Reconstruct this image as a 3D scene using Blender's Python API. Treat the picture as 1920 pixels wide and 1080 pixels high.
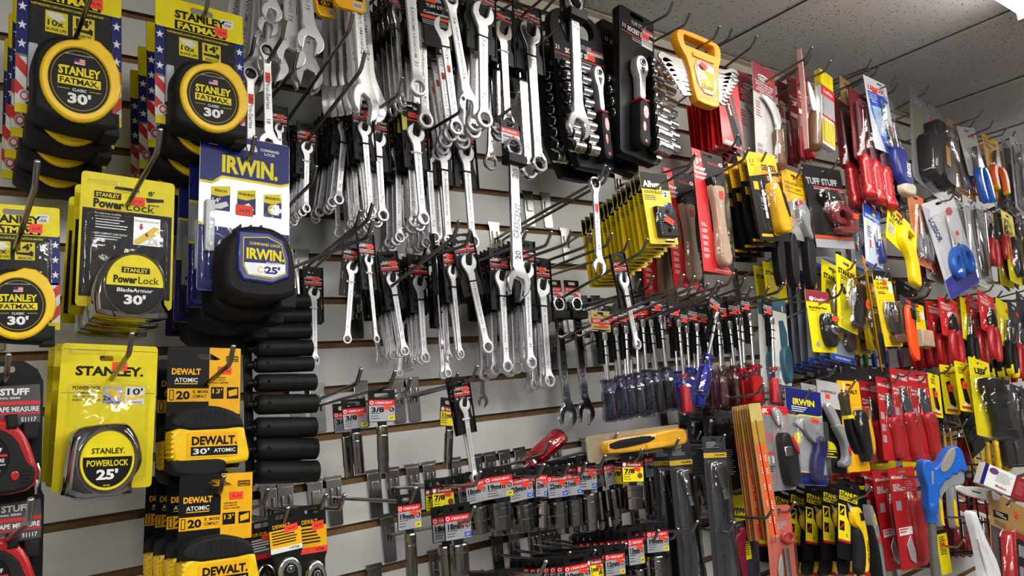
import bpy, math, random
from mathutils import Vector, Matrix
from mathutils.geometry import tessellate_polygon
random.seed(7)
for o in list(bpy.data.objects): bpy.data.objects.remove(o)
SC = bpy.context.scene; COL = SC.collection
PI = math.pi
# ---------------------------------------------------------------- camera
U = 0.0762                                  # slat pitch of the wall (3 in)
CEIL = 2.45
YAW, PIT, ROL, FPX = 0.685, 0.1575, -0.1135, 1450.0
DCAM = 15.95 * U; CAMZ = CEIL - (4.92 + 7.405) * U
_cy, _sy, _cp, _sp, _cr, _sr = (math.cos(YAW), math.sin(YAW), math.cos(PIT), math.sin(PIT), math.cos(ROL), math.sin(ROL))
_w = Vector((_sy*_cp, _cy*_cp, _sp)); _r0 = Vector((_cy, -_sy, 0)); _u0 = _r0.cross(_w)
_r = _r0*_cr + _u0*_sr; _u = _u0*_cr - _r0*_sr
CAM = Vector((0, -DCAM, CAMZ))
cd = bpy.data.cameras.new('camera'); cam = bpy.data.objects.new('camera', cd); COL.objects.link(cam)
cam.matrix_world = Matrix(((_r.x, _u.x, -_w.x, CAM.x), (_r.y, _u.y, -_w.y, CAM.y), (_r.z, _u.z, -_w.z, CAM.z), (0, 0, 0, 1)))
cd.sensor_width = 36; cd.lens = FPX/1920*36; cd.clip_start = .02
SC.camera = cam
# ---------------------------------------------------------------- world, exposure, lights
wd = bpy.data.worlds.new('world'); SC.world = wd; wd.use_nodes = True
wd.node_tree.nodes['Background'].inputs[0].default_value = (.86, .93, 1, 1)
wd.node_tree.nodes['Background'].inputs[1].default_value = .26
SC.view_settings.view_transform = 'Standard'; SC.view_settings.look = 'None'
SC.view_settings.gamma = 1; SC.view_settings.use_curve_mapping = False
SC.view_settings.exposure = 0.38
SC.cycles.transparent_max_bounces = 20; SC.cycles.max_bounces = 6; SC.cycles.caustics_reflective = False; SC.cycles.caustics_refractive = False
def area(name, loc, rot, sx, sy, power, col=(1, .985, .96)):
    l = bpy.data.lights.new(name, 'AREA'); l.shape = 'RECTANGLE'; l.size = sx; l.size_y = sy; l.energy = power; l.color = col
    o = bpy.data.objects.new(name, l); COL.objects.link(o); o.location = loc; o.rotation_euler = rot; return o
TUBES = [(-.9, -1.75), (.75, -1.75), (1.70, -.66), (2.6, -1.75), (4.4, -.66), (-.7, -3.6), (1.9, -3.6), (4.5, -3.6)]
for tx, ty in TUBES:
    area('fluorescent_light', (tx, ty, CEIL-.135), (0, 0, 0), 1.2, .12, 4.5 if ty > -1 else 15)
# ---------------------------------------------------------------- rays into the place
def ray(px, py): return (_r*((px-960)/FPX) + _u*((540-py)/FPX) + _w)
def at(px, py, off=0.0):
    d = ray(px, py); t = (-off - CAM.y)/d.y; return CAM + d*t
def at_x(px, py, X):
    d = ray(px, py); t = (X-CAM.x)/d.x; return CAM + d*t
def at_z(px, py, Z):
    d = ray(px, py); t = (Z-CAM.z)/d.z; return CAM + d*t
def groove_z(k): return CAM.z + (4.92 - k)*U
# ---------------------------------------------------------------- materials
_M = {}
def mat(name, col=(.5, .5, .5), rough=.5, metal=0., coat=0., var=.06, vscale=60, bump=0., emit=0., spec=None):
    if name in _M: return _M[name]
    m = bpy.data.materials.new(name); m.use_nodes = True; nt = m.node_tree; b = nt.nodes['Principled BSDF']
    c = tuple(x/12.92 if x <= .04045 else ((x+.055)/1.055)**2.4 for x in col)
    b.inputs['Roughness'].default_value = rough; b.inputs['Metallic'].default_value = metal; b.inputs['Coat Weight'].default_value = coat
    b.inputs['Coat Roughness'].default_value = .08
    if spec is None: spec = .5 if max(col) > .2 else .22
    b.inputs['Specular IOR Level'].default_value = spec
    tc = nt.nodes.new('ShaderNodeTexCoord'); nz = nt.nodes.new('ShaderNodeTexNoise'); nz.inputs['Scale'].default_value = vscale; nz.inputs['Detail'].default_value = 3
    nt.links.new(tc.outputs['Object'], nz.inputs['Vector'])
    rp = nt.nodes.new('ShaderNodeValToRGB'); rp.color_ramp.elements[0].position = .3; rp.color_ramp.elements[1].position = .7
    rp.color_ramp.elements[0].color = tuple(max(0, x*(1-var)) for x in c)+(1,); rp.color_ramp.elements[1].color = tuple(min(1, x*(1+var)) for x in c)+(1,)
    nt.links.new(nz.outputs['Fac'], rp.inputs['Fac']); nt.links.new(rp.outputs['Color'], b.inputs['Base Color'])
    if bump:
        bp = nt.nodes.new('ShaderNodeBump'); bp.inputs['Strength'].default_value = bump; bp.inputs['Distance'].default_value = .001
        nt.links.new(nz.outputs['Fac'], bp.inputs['Height']); nt.links.new(bp.outputs['Normal'], b.inputs['Normal'])
    if emit: b.inputs['Emission Color'].default_value = c+(1,); b.inputs['Emission Strength'].default_value = emit
    _M[name] = m; return m
def clear(name, tint=(1, 1, 1), gl=.14, rough=.07):
    if name in _M: return _M[name]
    m = bpy.data.materials.new(name); m.use_nodes = True; nt = m.node_tree; nt.nodes.clear()
    o = nt.nodes.new('ShaderNodeOutputMaterial'); t = nt.nodes.new('ShaderNodeBsdfTransparent'); t.inputs[0].default_value = tint+(1,)
    g = nt.nodes.new('ShaderNodeBsdfGlossy'); g.inputs['Roughness'].default_value = rough
    lw = nt.nodes.new('ShaderNodeLayerWeight'); lw.inputs[0].default_value = .35
    ma = nt.nodes.new('ShaderNodeMath'); ma.operation = 'MULTIPLY_ADD'; ma.inputs[1].default_value = gl*1.6; ma.inputs[2].default_value = gl*.3
    nz = nt.nodes.new('ShaderNodeTexNoise'); nz.inputs['Scale'].default_value = 45; tc = nt.nodes.new('ShaderNodeTexCoord')
    bp = nt.nodes.new('ShaderNodeBump'); bp.inputs['Strength'].default_value = .35; bp.inputs['Distance'].default_value = .004
    nt.links.new(tc.outputs['Object'], nz.inputs['Vector']); nt.links.new(nz.outputs['Fac'], bp.inputs['Height']); nt.links.new(bp.outputs['Normal'], g.inputs['Normal'])
    mx = nt.nodes.new('ShaderNodeMixShader'); nt.links.new(lw.outputs['Facing'], ma.inputs[0]); nt.links.new(ma.outputs[0], mx.inputs[0])
    nt.links.new(t.outputs[0], mx.inputs[1]); nt.links.new(g.outputs[0], mx.inputs[2]); nt.links.new(mx.outputs[0], o.inputs[0])
    _M[name] = m; return m
Y1 = mat('stanley_yellow', (.93, .86, .07), .42, spec=.3); Y2 = mat('amber_yellow', (.97, .72, .08), .42, spec=.3)
Y3 = mat('case_yellow', (.98, .80, .05), .35, coat=.3); BK = mat('black_print', (.06, .06, .065), .42)
RB = mat('black_rubber', (.11, .11, .115), .62, bump=.2, vscale=300); BP = mat('black_plastic', (.085, .085, .09), .4)
WH = mat('white_print', (.93, .93, .92), .5); GR = mat('grey_print', (.66, .66, .68), .45); DG = mat('dark_grey_print', (.27, .27, .29), .45)
RD = mat('red_print', (.84, .11, .13), .42, coat=.2); DR = mat('dark_red', (.55, .07, .12), .42, coat=.2); NB = mat('navy_print', (.08, .12, .42), .42, spec=.3)
BL = mat('blue_print', (.10, .32, .78), .4); OR = mat('price_orange', (1., .26, .15), .55); OG = mat('orange_plastic', (1., .42, .08), .38, coat=.3)
PI_ = mat('price_ink', (.45, .05, .05), .6)
CH = mat('chrome', (.90, .90, .91), .15, 1., bump=.03, vscale=30); SA = mat('satin_chrome', (.87, .87, .88), .40, .72, bump=.06, vscale=200)
DC = mat('dark_chrome', (.62, .60, .60), .17, 1.); HK = mat('hook_wire', (.56, .55, .54), .25, 1.); PL = mat('plate_chrome', (.66, .65, .64), .24, 1., bump=.05, vscale=12)
IB = mat('impact_black', (.10, .105, .11), .5, .1, bump=.25, vscale=400, var=.2); WD = mat('pale_wood', (.76, .64, .54), .5, var=.1, vscale=25)
BW = mat('brown_wood', (.44, .29, .18), .45, var=.2, vscale=20); GP = mat('grey_plastic', (.55, .56, .58), .4); SIL = mat('silver_print', (.74, .75, .78), .3, .4)
BLUEP = mat('blue_plastic', (.08, .38, .78), .35, coat=.3); IRB = mat('irwin_blue', (.10, .15, .48), .38, coat=.3); REDP = mat('red_plastic', (.70, .09, .12), .32, coat=.4)
KRAFT = mat('kraft_card', (.72, .58, .40), .7); TEAL = mat('teal_plastic', (.22, .38, .46), .35); GREENP = mat('green_plastic', (.05, .45, .15), .35)
CL = clear('clear_blister'); CLS = clear('smoky_blister', (.93, .93, .95), .35)
ACR = clear('clear_acetate', (.86, .86, .92), .3); ACN = clear('navy_acetate', (.60, .62, .80), .35); ACB = clear('brown_acetate', (.78, .62, .63), .35); ACBL = clear('blue_acetate', (.4, .46, .92), .35); ACRR = clear('red_acetate', (.9, .35, .4), .3)
# ---------------------------------------------------------------- text
_TX = {}
def glyphs(s, bold):
    k = (s, int(bold))
    if k in _TX: return _TX[k]
    c = bpy.data.curves.new('t', 'FONT'); c.body = s; c.size = 1; c.resolution_u = 2; c.offset = {0: .004, 1: .022, 2: .042}[int(bold)]
    c.fill_mode = 'FRONT'
    o = bpy.data.objects.new('t', c); COL.objects.link(o); bpy.context.view_layer.update()
    me = o.evaluated_get(bpy.context.evaluated_depsgraph_get()).to_mesh()
    vs = [v.co.copy() for v in me.vertices]; fs = [list(p.vertices) for p in me.polygons]
    bpy.data.objects.remove(o); bpy.data.curves.remove(c)
    if vs:
        x0 = min(v.x for v in vs); x1 = max(v.x for v in vs)
        y0 = min(v.y for v in vs); y1 = max(v.y for v in vs)
    else: x0 = x1 = y0 = y1 = 0
    _TX[k] = (vs, fs, x0, x1, y0, y1); return _TX[k]
def arc(cx, cy, r, a0, a1, n=12, ry=None):
    ry = r if ry is None else ry
    return [(cx+r*math.cos(math.radians(a0+(a1-a0)*i/n)), cy+ry*math.sin(math.radians(a0+(a1-a0)*i/n))) for i in range(n+1)]
def circle(cx, cy, r, n=28, ry=None): return arc(cx, cy, r, 0, 360*(n-1)/n, n-1, ry)
def rrect(x0, y0, x1, y1, r=3, n=4):
    return arc(x1-r, y1-r, r, 0, 90, n)+arc(x0+r, y1-r, r, 90, 180, n)+arc(x0+r, y0+r, r, 180, 270, n)+arc(x1-r, y0+r, r, 270, 360, n)
def smooth(pts, n=2):
    for _ in range(n):
        q = []
        for i in range(len(pts)):
            a, b = pts[i], pts[(i+1) % len(pts)]
            q += [(a[0]*.75+b[0]*.25, a[1]*.75+b[1]*.25), (a[0]*.25+b[0]*.75, a[1]*.25+b[1]*.75)]
        pts = q
    return pts
def inset(pts, k):
    n = len(pts); A = sum(pts[i][0]*pts[(i+1) % n][1]-pts[(i+1) % n][0]*pts[i][1] for i in range(n)); sg = 1 if A > 0 else -1
    out = []
    for i in range(n):
        p, q, r = pts[i-1], pts[i], pts[(i+1) % n]
        e1 = (q[0]-p[0], q[1]-p[1]); e2 = (r[0]-q[0], r[1]-q[1]); l1 = math.hypot(*e1) or 1e-9; l2 = math.hypot(*e2) or 1e-9
        nx = -(e1[1]/l1+e2[1]/l2)*sg; ny = (e1[0]/l1+e2[0]/l2)*sg; l = math.hypot(nx, ny)
        if l < .3: out.append(q); continue
        f = k*min(2/l, 2.0)/l
        out.append((q[0]+nx*f, q[1]+ny*f))
    return out
# ---------------------------------------------------------------- mesh builder: millimetres, u right, v down, d towards the room
class MB:
    def __init__(s, u0=0, v0=0, k=1.): s.V = []; s.F = []; s.I = []; s.m = []; s.u0 = u0; s.v0 = v0; s.k = k*.001; s.T = None
    def P(s, u, v, d):
        if s.T is not None: q = s.T @ Vector((u, v, d)); u, v, d = q
        return Vector(((u-s.u0)*s.k, -d*s.k, -(v-s.v0)*s.k))
    def mi(s, m):
        if m not in s.m: s.m.append(m)
        return s.m.index(m)
    def add(s, vs, fs, m):
        b = len(s.V); s.V += [s.P(*v) for v in vs]; i = s.mi(m)
        for f in fs: s.F.append([b+k for k in f]); s.I.append(i)
    def flat(s, pts, d, m, holes=()):
        loops = [list(pts)]+[list(h) for h in holes]
        tri = tessellate_polygon([[Vector((p[0], p[1], 0)) for p in l] for l in loops])
        s.add([(p[0], p[1], d) for l in loops for p in l], [list(t) for t in tri], m); return s
    def rect(s, u0, v0, u1, v1, d, m): s.add([(u0, v0, d), (u1, v0, d), (u1, v1, d), (u0, v1, d)], [[0, 3, 2, 1]], m); return s
    def prism(s, pts, d0, d1, m, holes=(), bev=0, side=None, back=True, zf=None):
        side = side or m; zf = zf or (lambda u, v: (0, 1))
        def z(p, d):
            a, b = zf(p[0], p[1]); return a+(d-(d0+d1)/2)*b+(d0+d1)/2
        rings = [(0, d0)]+([(0, d1-bev), (bev*.3, d1-bev*.3), (bev, d1)] if bev else [(0, d1)])
        loops = [list(pts)]+[list(h) for h in holes]; front = []
        for li, l in enumerate(loops):
            n = len(l); vs = []
            for (k, d) in rings:
                q = inset(l, k if li == 0 else -k*.5) if k else l
                vs += [(p[0], p[1], z(p, d)) for p in q]
            front.append(q if bev else l)
            fs = []
            for r_ in range(len(rings)-1):
                for i in range(n): j = (i+1) % n; fs.append([r_*n+i, r_*n+j, (r_+1)*n+j, (r_+1)*n+i])
            s.add(vs, fs, side)
        tri = tessellate_polygon([[Vector((p[0], p[1], 0)) for p in l] for l in front])
        s.add([(p[0], p[1], z(p, d1)) for l in front for p in l], [list(t) for t in tri], m)
        if back:
            tri = tessellate_polygon([[Vector((p[0], p[1], 0)) for p in l] for l in loops])
            s.add([(p[0], p[1], z(p, d0)) for l in loops for p in l], [list(t)[::-1] for t in tri], side)
        return s
    def box(s, u0, v0, d0, u1, v1, d1, m, bev=0): return s.prism([(u0, v0), (u1, v0), (u1, v1), (u0, v1)], d0, d1, m, bev=bev)
    def rod(s, p0, p1, prof, m, n=12, cap=True):
        """a body of revolution from p0 to p1; prof = [(t along 0..1, radius)]"""
        a = Vector(p0); b = Vector(p1); ax = (b-a).normalized(); e = ax.orthogonal().normalized(); g = ax.cross(e)
        vs = []
        for t, r in prof:
            c = a.lerp(b, t)
            for i in range(n): w = 2*PI*i/n; vs.append(tuple(c+e*(r*math.cos(w))+g*(r*math.sin(w))))
        fs = []
        for k in range(len(prof)-1):
            for i in range(n): j = (i+1) % n; fs.append([k*n+i, k*n+j, (k+1)*n+j, (k+1)*n+i])
        if cap: fs += [list(range(n))[::-1], [(len(prof)-1)*n+i for i in range(n)]]
        s.add(vs, fs, m); return s
    def tube(s, path, r, m, n=8, r1=None):
        P = [Vector(p) for p in path]; vs = []; up = None
        for i, p in enumerate(P):
            t = ((P[min(i+1, len(P)-1)]-P[max(i-1, 0)])).normalized()
            if up is None: up = t.orthogonal().normalized()
            up = (up-t*up.dot(t)).normalized(); g = t.cross(up); rr = r if r1 is None else r+(r1-r)*i/(len(P)-1)
            for k in range(n): w = 2*PI*k/n; vs.append(tuple(p+up*(rr*math.cos(w))+g*(rr*math.sin(w))))
        fs = [[i*n+k, i*n+(k+1) % n, (i+1)*n+(k+1) % n, (i+1)*n+k] for i in range(len(P)-1) for k in range(n)]
        fs += [list(range(n))[::-1], [(len(P)-1)*n+k for k in range(n)]]
        s.add(vs, fs, m); return s
    def text(s, t, u, v, m, d, h=None, w=None, bold=True, ang=0, left=False, shear=0):
        """centred at (u, v); h = height of the letters, w = width of the line"""
        vs, fs, x0, x1, y0, y1 = glyphs(t, (2 if h and h >= 8.5 else 1) if bold else 0)
        if not vs: return s
        gh = y1-y0; gw = x1-x0
        sy = (h/.72) if h else w/gw; sx = (w/gw) if w else sy
        ca, sa = math.cos(math.radians(ang)), math.sin(math.radians(ang))
        ox = x0 if left else (x0+x1)/2; oy = .36; pts = []
        for q in vs:
            a = (q.x-ox)*sx+shear*(q.y-oy)*sy; b = -(q.y-oy)*sy
            pts.append((u+a*ca-b*sa, v+a*sa+b*ca, d))
        s.add(pts, fs, m); return s
    def lines(s, u0, v0, u1, n, pitch, m, d, th=None):
        """illegible small print"""
        th = th or pitch*.4
        for i in range(n):
            e = u1-(u1-u0)*random.uniform(0, .35); s.rect(u0, v0+i*pitch, e, v0+i*pitch+th, d, m)
        return s
    def mesh(s, name, ang=38):
        me = bpy.data.meshes.new(name); me.from_pydata([tuple(v) for v in s.V], [], s.F)
        for m in s.m: me.materials.append(m)
        me.polygons.foreach_set('material_index', s.I); me.polygons.foreach_set('use_smooth', [True]*len(s.F))
        me.update(); me.set_sharp_from_angle(angle=math.radians(ang)); return me
# ---------------------------------------------------------------- things
class Spec:
    """one kind of thing: its parts as meshes, its two anchors (u, v) in mm and the place of its hang hole"""
    def __init__(s, name, cat, A, B, hole=None, k=1.): s.name = name; s.cat = cat; s.parts = []; s.A = A; s.B = B; s.hole = hole or A; s.k = k; s.W = None
    def part(s, name, mb, parent=None, label=None, ang=38): s.parts.append((name, mb.mesh(name, ang), parent, label)); return len(s.parts)-1
    def inst(s, M, label, group=None, cat=None, skip=()):
        if len(s.parts) == 1: r = bpy.data.objects.new(s.name, s.parts[0][1])
        else: r = bpy.data.objects.new(s.name, None); r.empty_display_size = .01
        COL.objects.link(r); r.matrix_world = M; r['label'] = label; r['category'] = cat or s.cat
        if group: r['group'] = group
        if len(s.parts) > 1:
            made = []
            for i, (n, me, par, lb) in enumerate(s.parts):
                if i in skip or (par in skip and par is not None): made.append(None); continue
                o = bpy.data.objects.new(n, me); COL.objects.link(o); o.parent = r if par is None else made[par]
                if lb: o['label'] = lb
                made.append(o)
        return r
ORD = ['front', 'second', 'third', 'fourth', 'fifth', 'sixth', 'seventh', 'eighth', 'ninth', 'tenth', 'eleventh', 'twelfth', 'thirteenth', 'fourteenth', 'fifteenth', 'sixteenth']
def struct(name, mb, M=None, ang=38):
    o = bpy.data.objects.new(name, mb.mesh(name, ang)); COL.objects.link(o); o['kind'] = 'structure'
    if M: o.matrix_world = M
    return o
HOOKS = []
_plate = None
def plate_mesh():
    global _plate
    if _plate is None:
        p = MB(); p.prism([(-13, -6), (13, -6), (12, 66), (10, 68), (-10, 68), (-12, 66)], 1, 3.2, PL, bev=.6)
        p.prism([(-15, -12), (15, -12), (15, -4), (-15, -4)], -4, 2.6, PL, bev=.5)
        p.prism([(-8, 8), (-4, 8), (-4, 34), (-8, 34)], 3, 7, PL, bev=1).prism([(4, 8), (8, 8), (8, 34), (4, 34)], 3, 7, PL, bev=1)
        _plate = p.mesh('backplate')
    return _plate
def hook(tip, L=None, X=None, label='', bend=.022, r=2.9, k=None, plate=True, group='chrome hooks in the slatwall', tilt=.11):
    """a wire hook out of the slatwall: tip pixel, with its length or its X along the wall"""
    if X is None: tp = at(tip[0], tip[1], L)
    else:
        tp = at_x(tip[0], tip[1], X); L = -tp.y
    if not .05 < L < .42:
        L = min(max(L, .06), .40); tp = at(tip[0], tip[1], L)
    zb = tp.z-bend*.9-tilt*L+.035                     # ideal height of the groove above the base of the rod
    if k is None: k = round(4.92-(zb-CAM.z)/U)
    gz = groove_z(k); X = tp.x
    for hx, hz in HOOKS:
        if abs(hx-X) < .013 and abs(hz-gz) < .02: return None
    if any(abs(hx-X) < .024 and abs(hz-gz) < .02 for hx, hz in HOOKS): plate = False
    HOOKS.append((X, gz))
    root = bpy.data.objects.new('peg_hook', None); COL.objects.link(root); root.location = (X, 0, gz)
    if plate:
        p = bpy.data.objects.new('backplate', plate_mesh()); COL.objects.link(p); p.parent = root
    m = MB(); b = (0, 24, 4); e = (0, (gz-tp.z)*1000+bend*920, L*1000-bend*800); t = (0, (gz-tp.z)*1000, L*1000)
    L1 = Vector(e)-Vector(b); n1 = L1.normalized(); n2 = (Vector(t)-Vector(e)).normalized(); E = Vector(e); T_ = Vector(t)
    path = [Vector(b)-Vector((0, -8, 0)), Vector(b), Vector(b)+n1*6, E-n1*9, E-n1*3+n2*.6, E+n2*4, T_-n2*.8, T_]
    m.tube([tuple(q) for q in path], r, HK, n=10)
    m.rod(tuple(T_-n2*.5), tuple(T_+n2*1.2), [(0, r*.99), (.6, r*.85), (1, r*.5)], CH, n=10)
    o = bpy.data.objects.new('rod', m.mesh('rod', 50)); COL.objects.link(o); o.parent = root
    root['label'] = label; root['category'] = 'hook'; root['group'] = group
    return root
def pose(spec, top, bot, off, yaw=0., sx=1., pitch=0.):
    """world matrix that puts anchor A on pixel top and anchor B on pixel bot, `off` metres in front of the wall"""
    P0 = at(top[0], top[1], off); yw = math.radians(yaw)
    n = Vector((math.sin(yw), -math.cos(yw), 0)); ex = Vector((math.cos(yw), math.sin(yw), 0))
    d = ray(*bot); t = (P0-CAM).dot(n)/d.dot(n); P1 = CAM+d*t; q = P1-P0
    a, b = q.dot(ex), q.z; lx, lz = (spec.B[0]-spec.A[0])*.001*sx, -(spec.B[1]-spec.A[1])*.001
    s = math.hypot(a, b)/math.hypot(lx, lz); rol = math.atan2(lz, lx)-math.atan2(b, a)
    R = Matrix.Rotation(yw, 4, 'Z') @ Matrix.Rotation(rol, 4, 'Y') @ Matrix.Rotation(math.radians(pitch), 4, 'X')
    S = Matrix.Diagonal((s*sx, s*min(1, s), s, 1))
    A = Vector(((spec.A[0])*.001, 0, -(spec.A[1])*.001))
    return Matrix.Translation(P0) @ R @ S @ Matrix.Translation(-A)
SCALES = []
def proj(p):
    d = p-CAM; z = d.dot(_w); return (960+FPX*d.dot(_r)/z, 540-FPX*d.dot(_u)/z)
def hang(spec, top, bot, off, label, yaw=0., n=1, step=.02, tip=None, group=None, sx=1., w=None, drop=.12, hk=True, jit=1., hklabel=None, pitch=0., backlabel=None, skip=(), cat=None, hook_k=None):
    """n copies of a thing one behind the other on one hook"""
    M = pose(spec, top, bot, off, yaw, sx, pitch)
    if w and spec.W:
        for _ in range(4):
            a, b = [proj(M @ Vector(((spec.B[0]+q*spec.W)*.001, 0, -(spec.A[1]+spec.B[1])*.0005))) for q in (-.5, .5)]
            sx *= w/max(1, math.hypot(a[0]-b[0], a[1]-b[1])); M = pose(spec, top, bot, off, yaw, sx, pitch)
    SCALES.append((label[:40], round(M.to_scale().z, 2), round(sx, 2)))
    H = M @ Vector((spec.hole[0]*.001, 0, -spec.hole[1]*.001))
    if hk:
        if tip is None: hook(None or (0, 0), L=None, X=None) if False else hook_at(H, .03, hklabel or ('chrome hook holding the '+short(label)))
        else: hook(tip, X=H.x, label=hklabel or ('chrome hook holding the '+short(label)), k=hook_k)
    for i in range(n):
        dy = step*i
        if -H.y-dy < .012: break
        Mi = Matrix.Translation((0, dy, -dy*drop)) @ M
        if i and jit:
            Mi = Matrix.Translation((0, dy, -dy*drop)) @ Matrix.Translation(H) @ Matrix.Rotation(math.radians(random.uniform(-2.2, 2.2)*jit), 4, 'Y') @ Matrix.Rotation(math.radians(random.uniform(-3, 3)*jit), 4, 'Z') @ Matrix.Translation(-H) @ M
        lb = label
        if i: lb = (backlabel or short(label)); lb = f"{lb}, {ORD[i]} in its stack"
        spec.inst(Mi, lb, group if group else (None if n == 1 else short(label)+' stack'), cat=cat, skip=skip)
    return M
def short(l):
    w = l.split()
    return ' '.join(w[:11])
def hook_at(H, ext, label, k=None):
    """a hook through the hang hole H reaching ext metres beyond it"""
    L = -H.y+ext; tipz = H.z+.045*ext/.03*.6+.02
    root = None
    tp = Vector((H.x, -L, tipz)); d = tp-CAM; px = 960+FPX*d.dot(_r)/d.dot(_w); py = 540-FPX*d.dot(_u)/d.dot(_w)
    return hook((px, py), L=L, label=label, k=k)
# ---------------------------------------------------------------- the room
def brown_mdf(): return mat('groove_mdf', (.50, .38, .25), .8, var=.18, vscale=80)
def wall_mat():
    m = mat('white_melamine', (.83, .83, .82), .42, var=.02, vscale=9)
    nt = m.node_tree; b = nt.nodes['Principled BSDF']; rp = [n for n in nt.nodes if n.type == 'VALTORGB'][0]
    tc = [n for n in nt.nodes if n.type == 'TEX_COORD'][0]
    n2 = nt.nodes.new('ShaderNodeTexNoise'); n2.inputs['Scale'].default_value = 38; n2.inputs['Detail'].default_value = 8; n2.inputs['Roughness'].default_value = .75
    mp = nt.nodes.new('ShaderNodeMapping'); mp.inputs['Scale'].default_value = (1, 1, 2.2); nt.links.new(tc.outputs['Object'], mp.inputs[0]); nt.links.new(mp.outputs[0], n2.inputs['Vector'])
    r2 = nt.nodes.new('ShaderNodeValToRGB'); r2.color_ramp.elements[0].position = .735; r2.color_ramp.elements[1].position = .75
    r2.color_ramp.elements[0].color = (1, 1, 1, 1); r2.color_ramp.elements[1].color = (.22, .2, .18, 1)
    nt.links.new(n2.outputs['Fac'], r2.inputs[0])
    mx = nt.nodes.new('ShaderNodeMix'); mx.data_type = 'RGBA'; mx.blend_type = 'MULTIPLY'; mx.inputs[0].default_value = 1
    nt.links.new(rp.outputs[0], mx.inputs[6]); nt.links.new(r2.outputs[0], mx.inputs[7]); nt.links.new(mx.outputs[2], b.inputs['Base Color'])
    return m
WM = wall_mat(); GM = brown_mdf()
wb = MB(); X0, X1 = -1600, 7400
def wbox(z0, z1): return z0*1000, z1*1000
gh = .0064                                    # half height of a groove mouth
kk = 24; prev = 0.0
zs = sorted(groove_z(k) for k in range(-7, 25) if groove_z(k) > .1)
lo = 0.0
for z in zs+[None]:
    hi = (z-gh) if z else CEIL
    wb.add([(X0, -lo*1000, 0), (X1, -lo*1000, 0), (X1, -hi*1000, 0), (X0, -hi*1000, 0)], [[0, 1, 2, 3]], WM)
    if z:
        a, b = -(z-gh)*1000, -(z+gh)*1000
        wb.add([(X0, a, 0), (X1, a, 0), (X1, a, -9), (X0, a, -9), (X0, b, -9), (X1, b, -9), (X1, b, 0), (X0, b, 0)], [[0, 1, 2, 3], [3, 2, 5, 4], [4, 5, 6, 7]], GM)
        lo = z+gh
wb.add([(X0, 0, -20), (X1, 0, -20), (X1, -CEIL*1000, -20), (X0, -CEIL*1000, -20)], [[3, 2, 1, 0]], WM)
struct('wall_left', wb)
cv = MB(); zc = -CEIL*1000
TRIM = mat('wall_angle_trim', (.80, .77, .72), .5); TAPE = mat('paint_tape', (.80, .70, .52), .6, var=.1)
cv.box(X0, zc, 0, X1, zc+26, 3, TRIM, bev=.5); cv.box(X0, zc+.5, 0, X1, zc+3, 22, TRIM)
struct('trim_1', cv)
# acoustic ceiling
def ceil_mat():
    m = mat('acoustic_tile', (.80, .795, .80), .85, var=.05, vscale=3); nt = m.node_tree; b = nt.nodes['Principled BSDF']; rp = [n for n in nt.nodes if n.type == 'VALTORGB'][0]
    tc = [n for n in nt.nodes if n.type == 'TEX_COORD'][0]
    vo = nt.nodes.new('ShaderNodeTexVoronoi'); vo.inputs['Scale'].default_value = 78; nt.links.new(tc.outputs['Object'], vo.inputs['Vector'])
    nz = nt.nodes.new('ShaderNodeTexNoise'); nz.inputs['Scale'].default_value = 90; nz.inputs['Detail'].default_value = 5; nt.links.new(tc.outputs['Object'], nz.inputs['Vector'])
    r = nt.nodes.new('ShaderNodeValToRGB'); r.color_ramp.elements[0].position = .12; r.color_ramp.elements[0].color = (.16, .15, .14, 1); r.color_ramp.elements[1].position = .2; r.color_ramp.elements[1].color = (1, 1, 1, 1)
    nt.links.new(vo.outputs['Distance'], r.inputs[0])
    mx = nt.nodes.new('ShaderNodeMix'); mx.data_type = 'RGBA'; mx.blend_type = 'MULTIPLY'; mx.inputs[0].default_value = 1
    nt.links.new(rp.outputs[0], mx.inputs[6]); nt.links.new(r.outputs[0], mx.inputs[7]); nt.links.new(mx.outputs[2], b.inputs['Base Color'])
    ad = nt.nodes.new('ShaderNodeMath'); ad.operation = 'MULTIPLY_ADD'; ad.inputs[1].default_value = .5; nt.links.new(nz.outputs['Fac'], ad.inputs[0]); nt.links.new(r.outputs[0], ad.inputs[2])
    bp = nt.nodes.new('ShaderNodeBump'); bp.inputs['Strength'].default_value = .9; bp.inputs['Distance'].default_value = .004
    nt.links.new(ad.outputs[0], bp.inputs['Height']); nt.links.new(bp.outputs['Normal'], b.inputs['Normal']); return m
CM = ceil_mat(); TB = mat('t_bar', (.80, .79, .79), .45)
YB = -4600
ce = MB()
ce.add([(X0, -CEIL*1000-4, 0), (X1, -CEIL*1000-4, 0), (X1, -CEIL*1000-4, -YB), (X0, -CEIL*1000-4, -YB)], [[0, 1, 2, 3]], CM)
struct('ceiling', ce)
xs0 = at_z(1454, 37, CEIL).x; xs1 = at_z(1778, 72.5, CEIL).x; xs2 = at_z(1847, 171.5, CEIL).x
print('TBAR', xs0, xs1, xs2, at_z(1905, 234, CEIL).x)
xc = xs1; i = 2
bars = [xs0, xs1, xs2, xs2*2-xs1, xs2*3-2*xs1, xs0-.61, xs0-1.22, xs0-1.83, xs0-2.44]
for x in bars:
    t = MB(); t.prism([(x*1000-12, zc-3), (x*1000+12, zc-3), (x*1000+12, zc), (x*1000-12, zc)], 0, -YB, TB); t.prism([(x*1000-17, zc-1), (x*1000-12, zc-1), (x*1000-12, zc), (x*1000-17, zc)], 0, -YB, mat('tile_gap_shade', (.16, .15, .15), .8)); struct('trim_%d' % i, t); i += 1  # dark strip beside each bar stands for the shade in the tile gap
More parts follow.
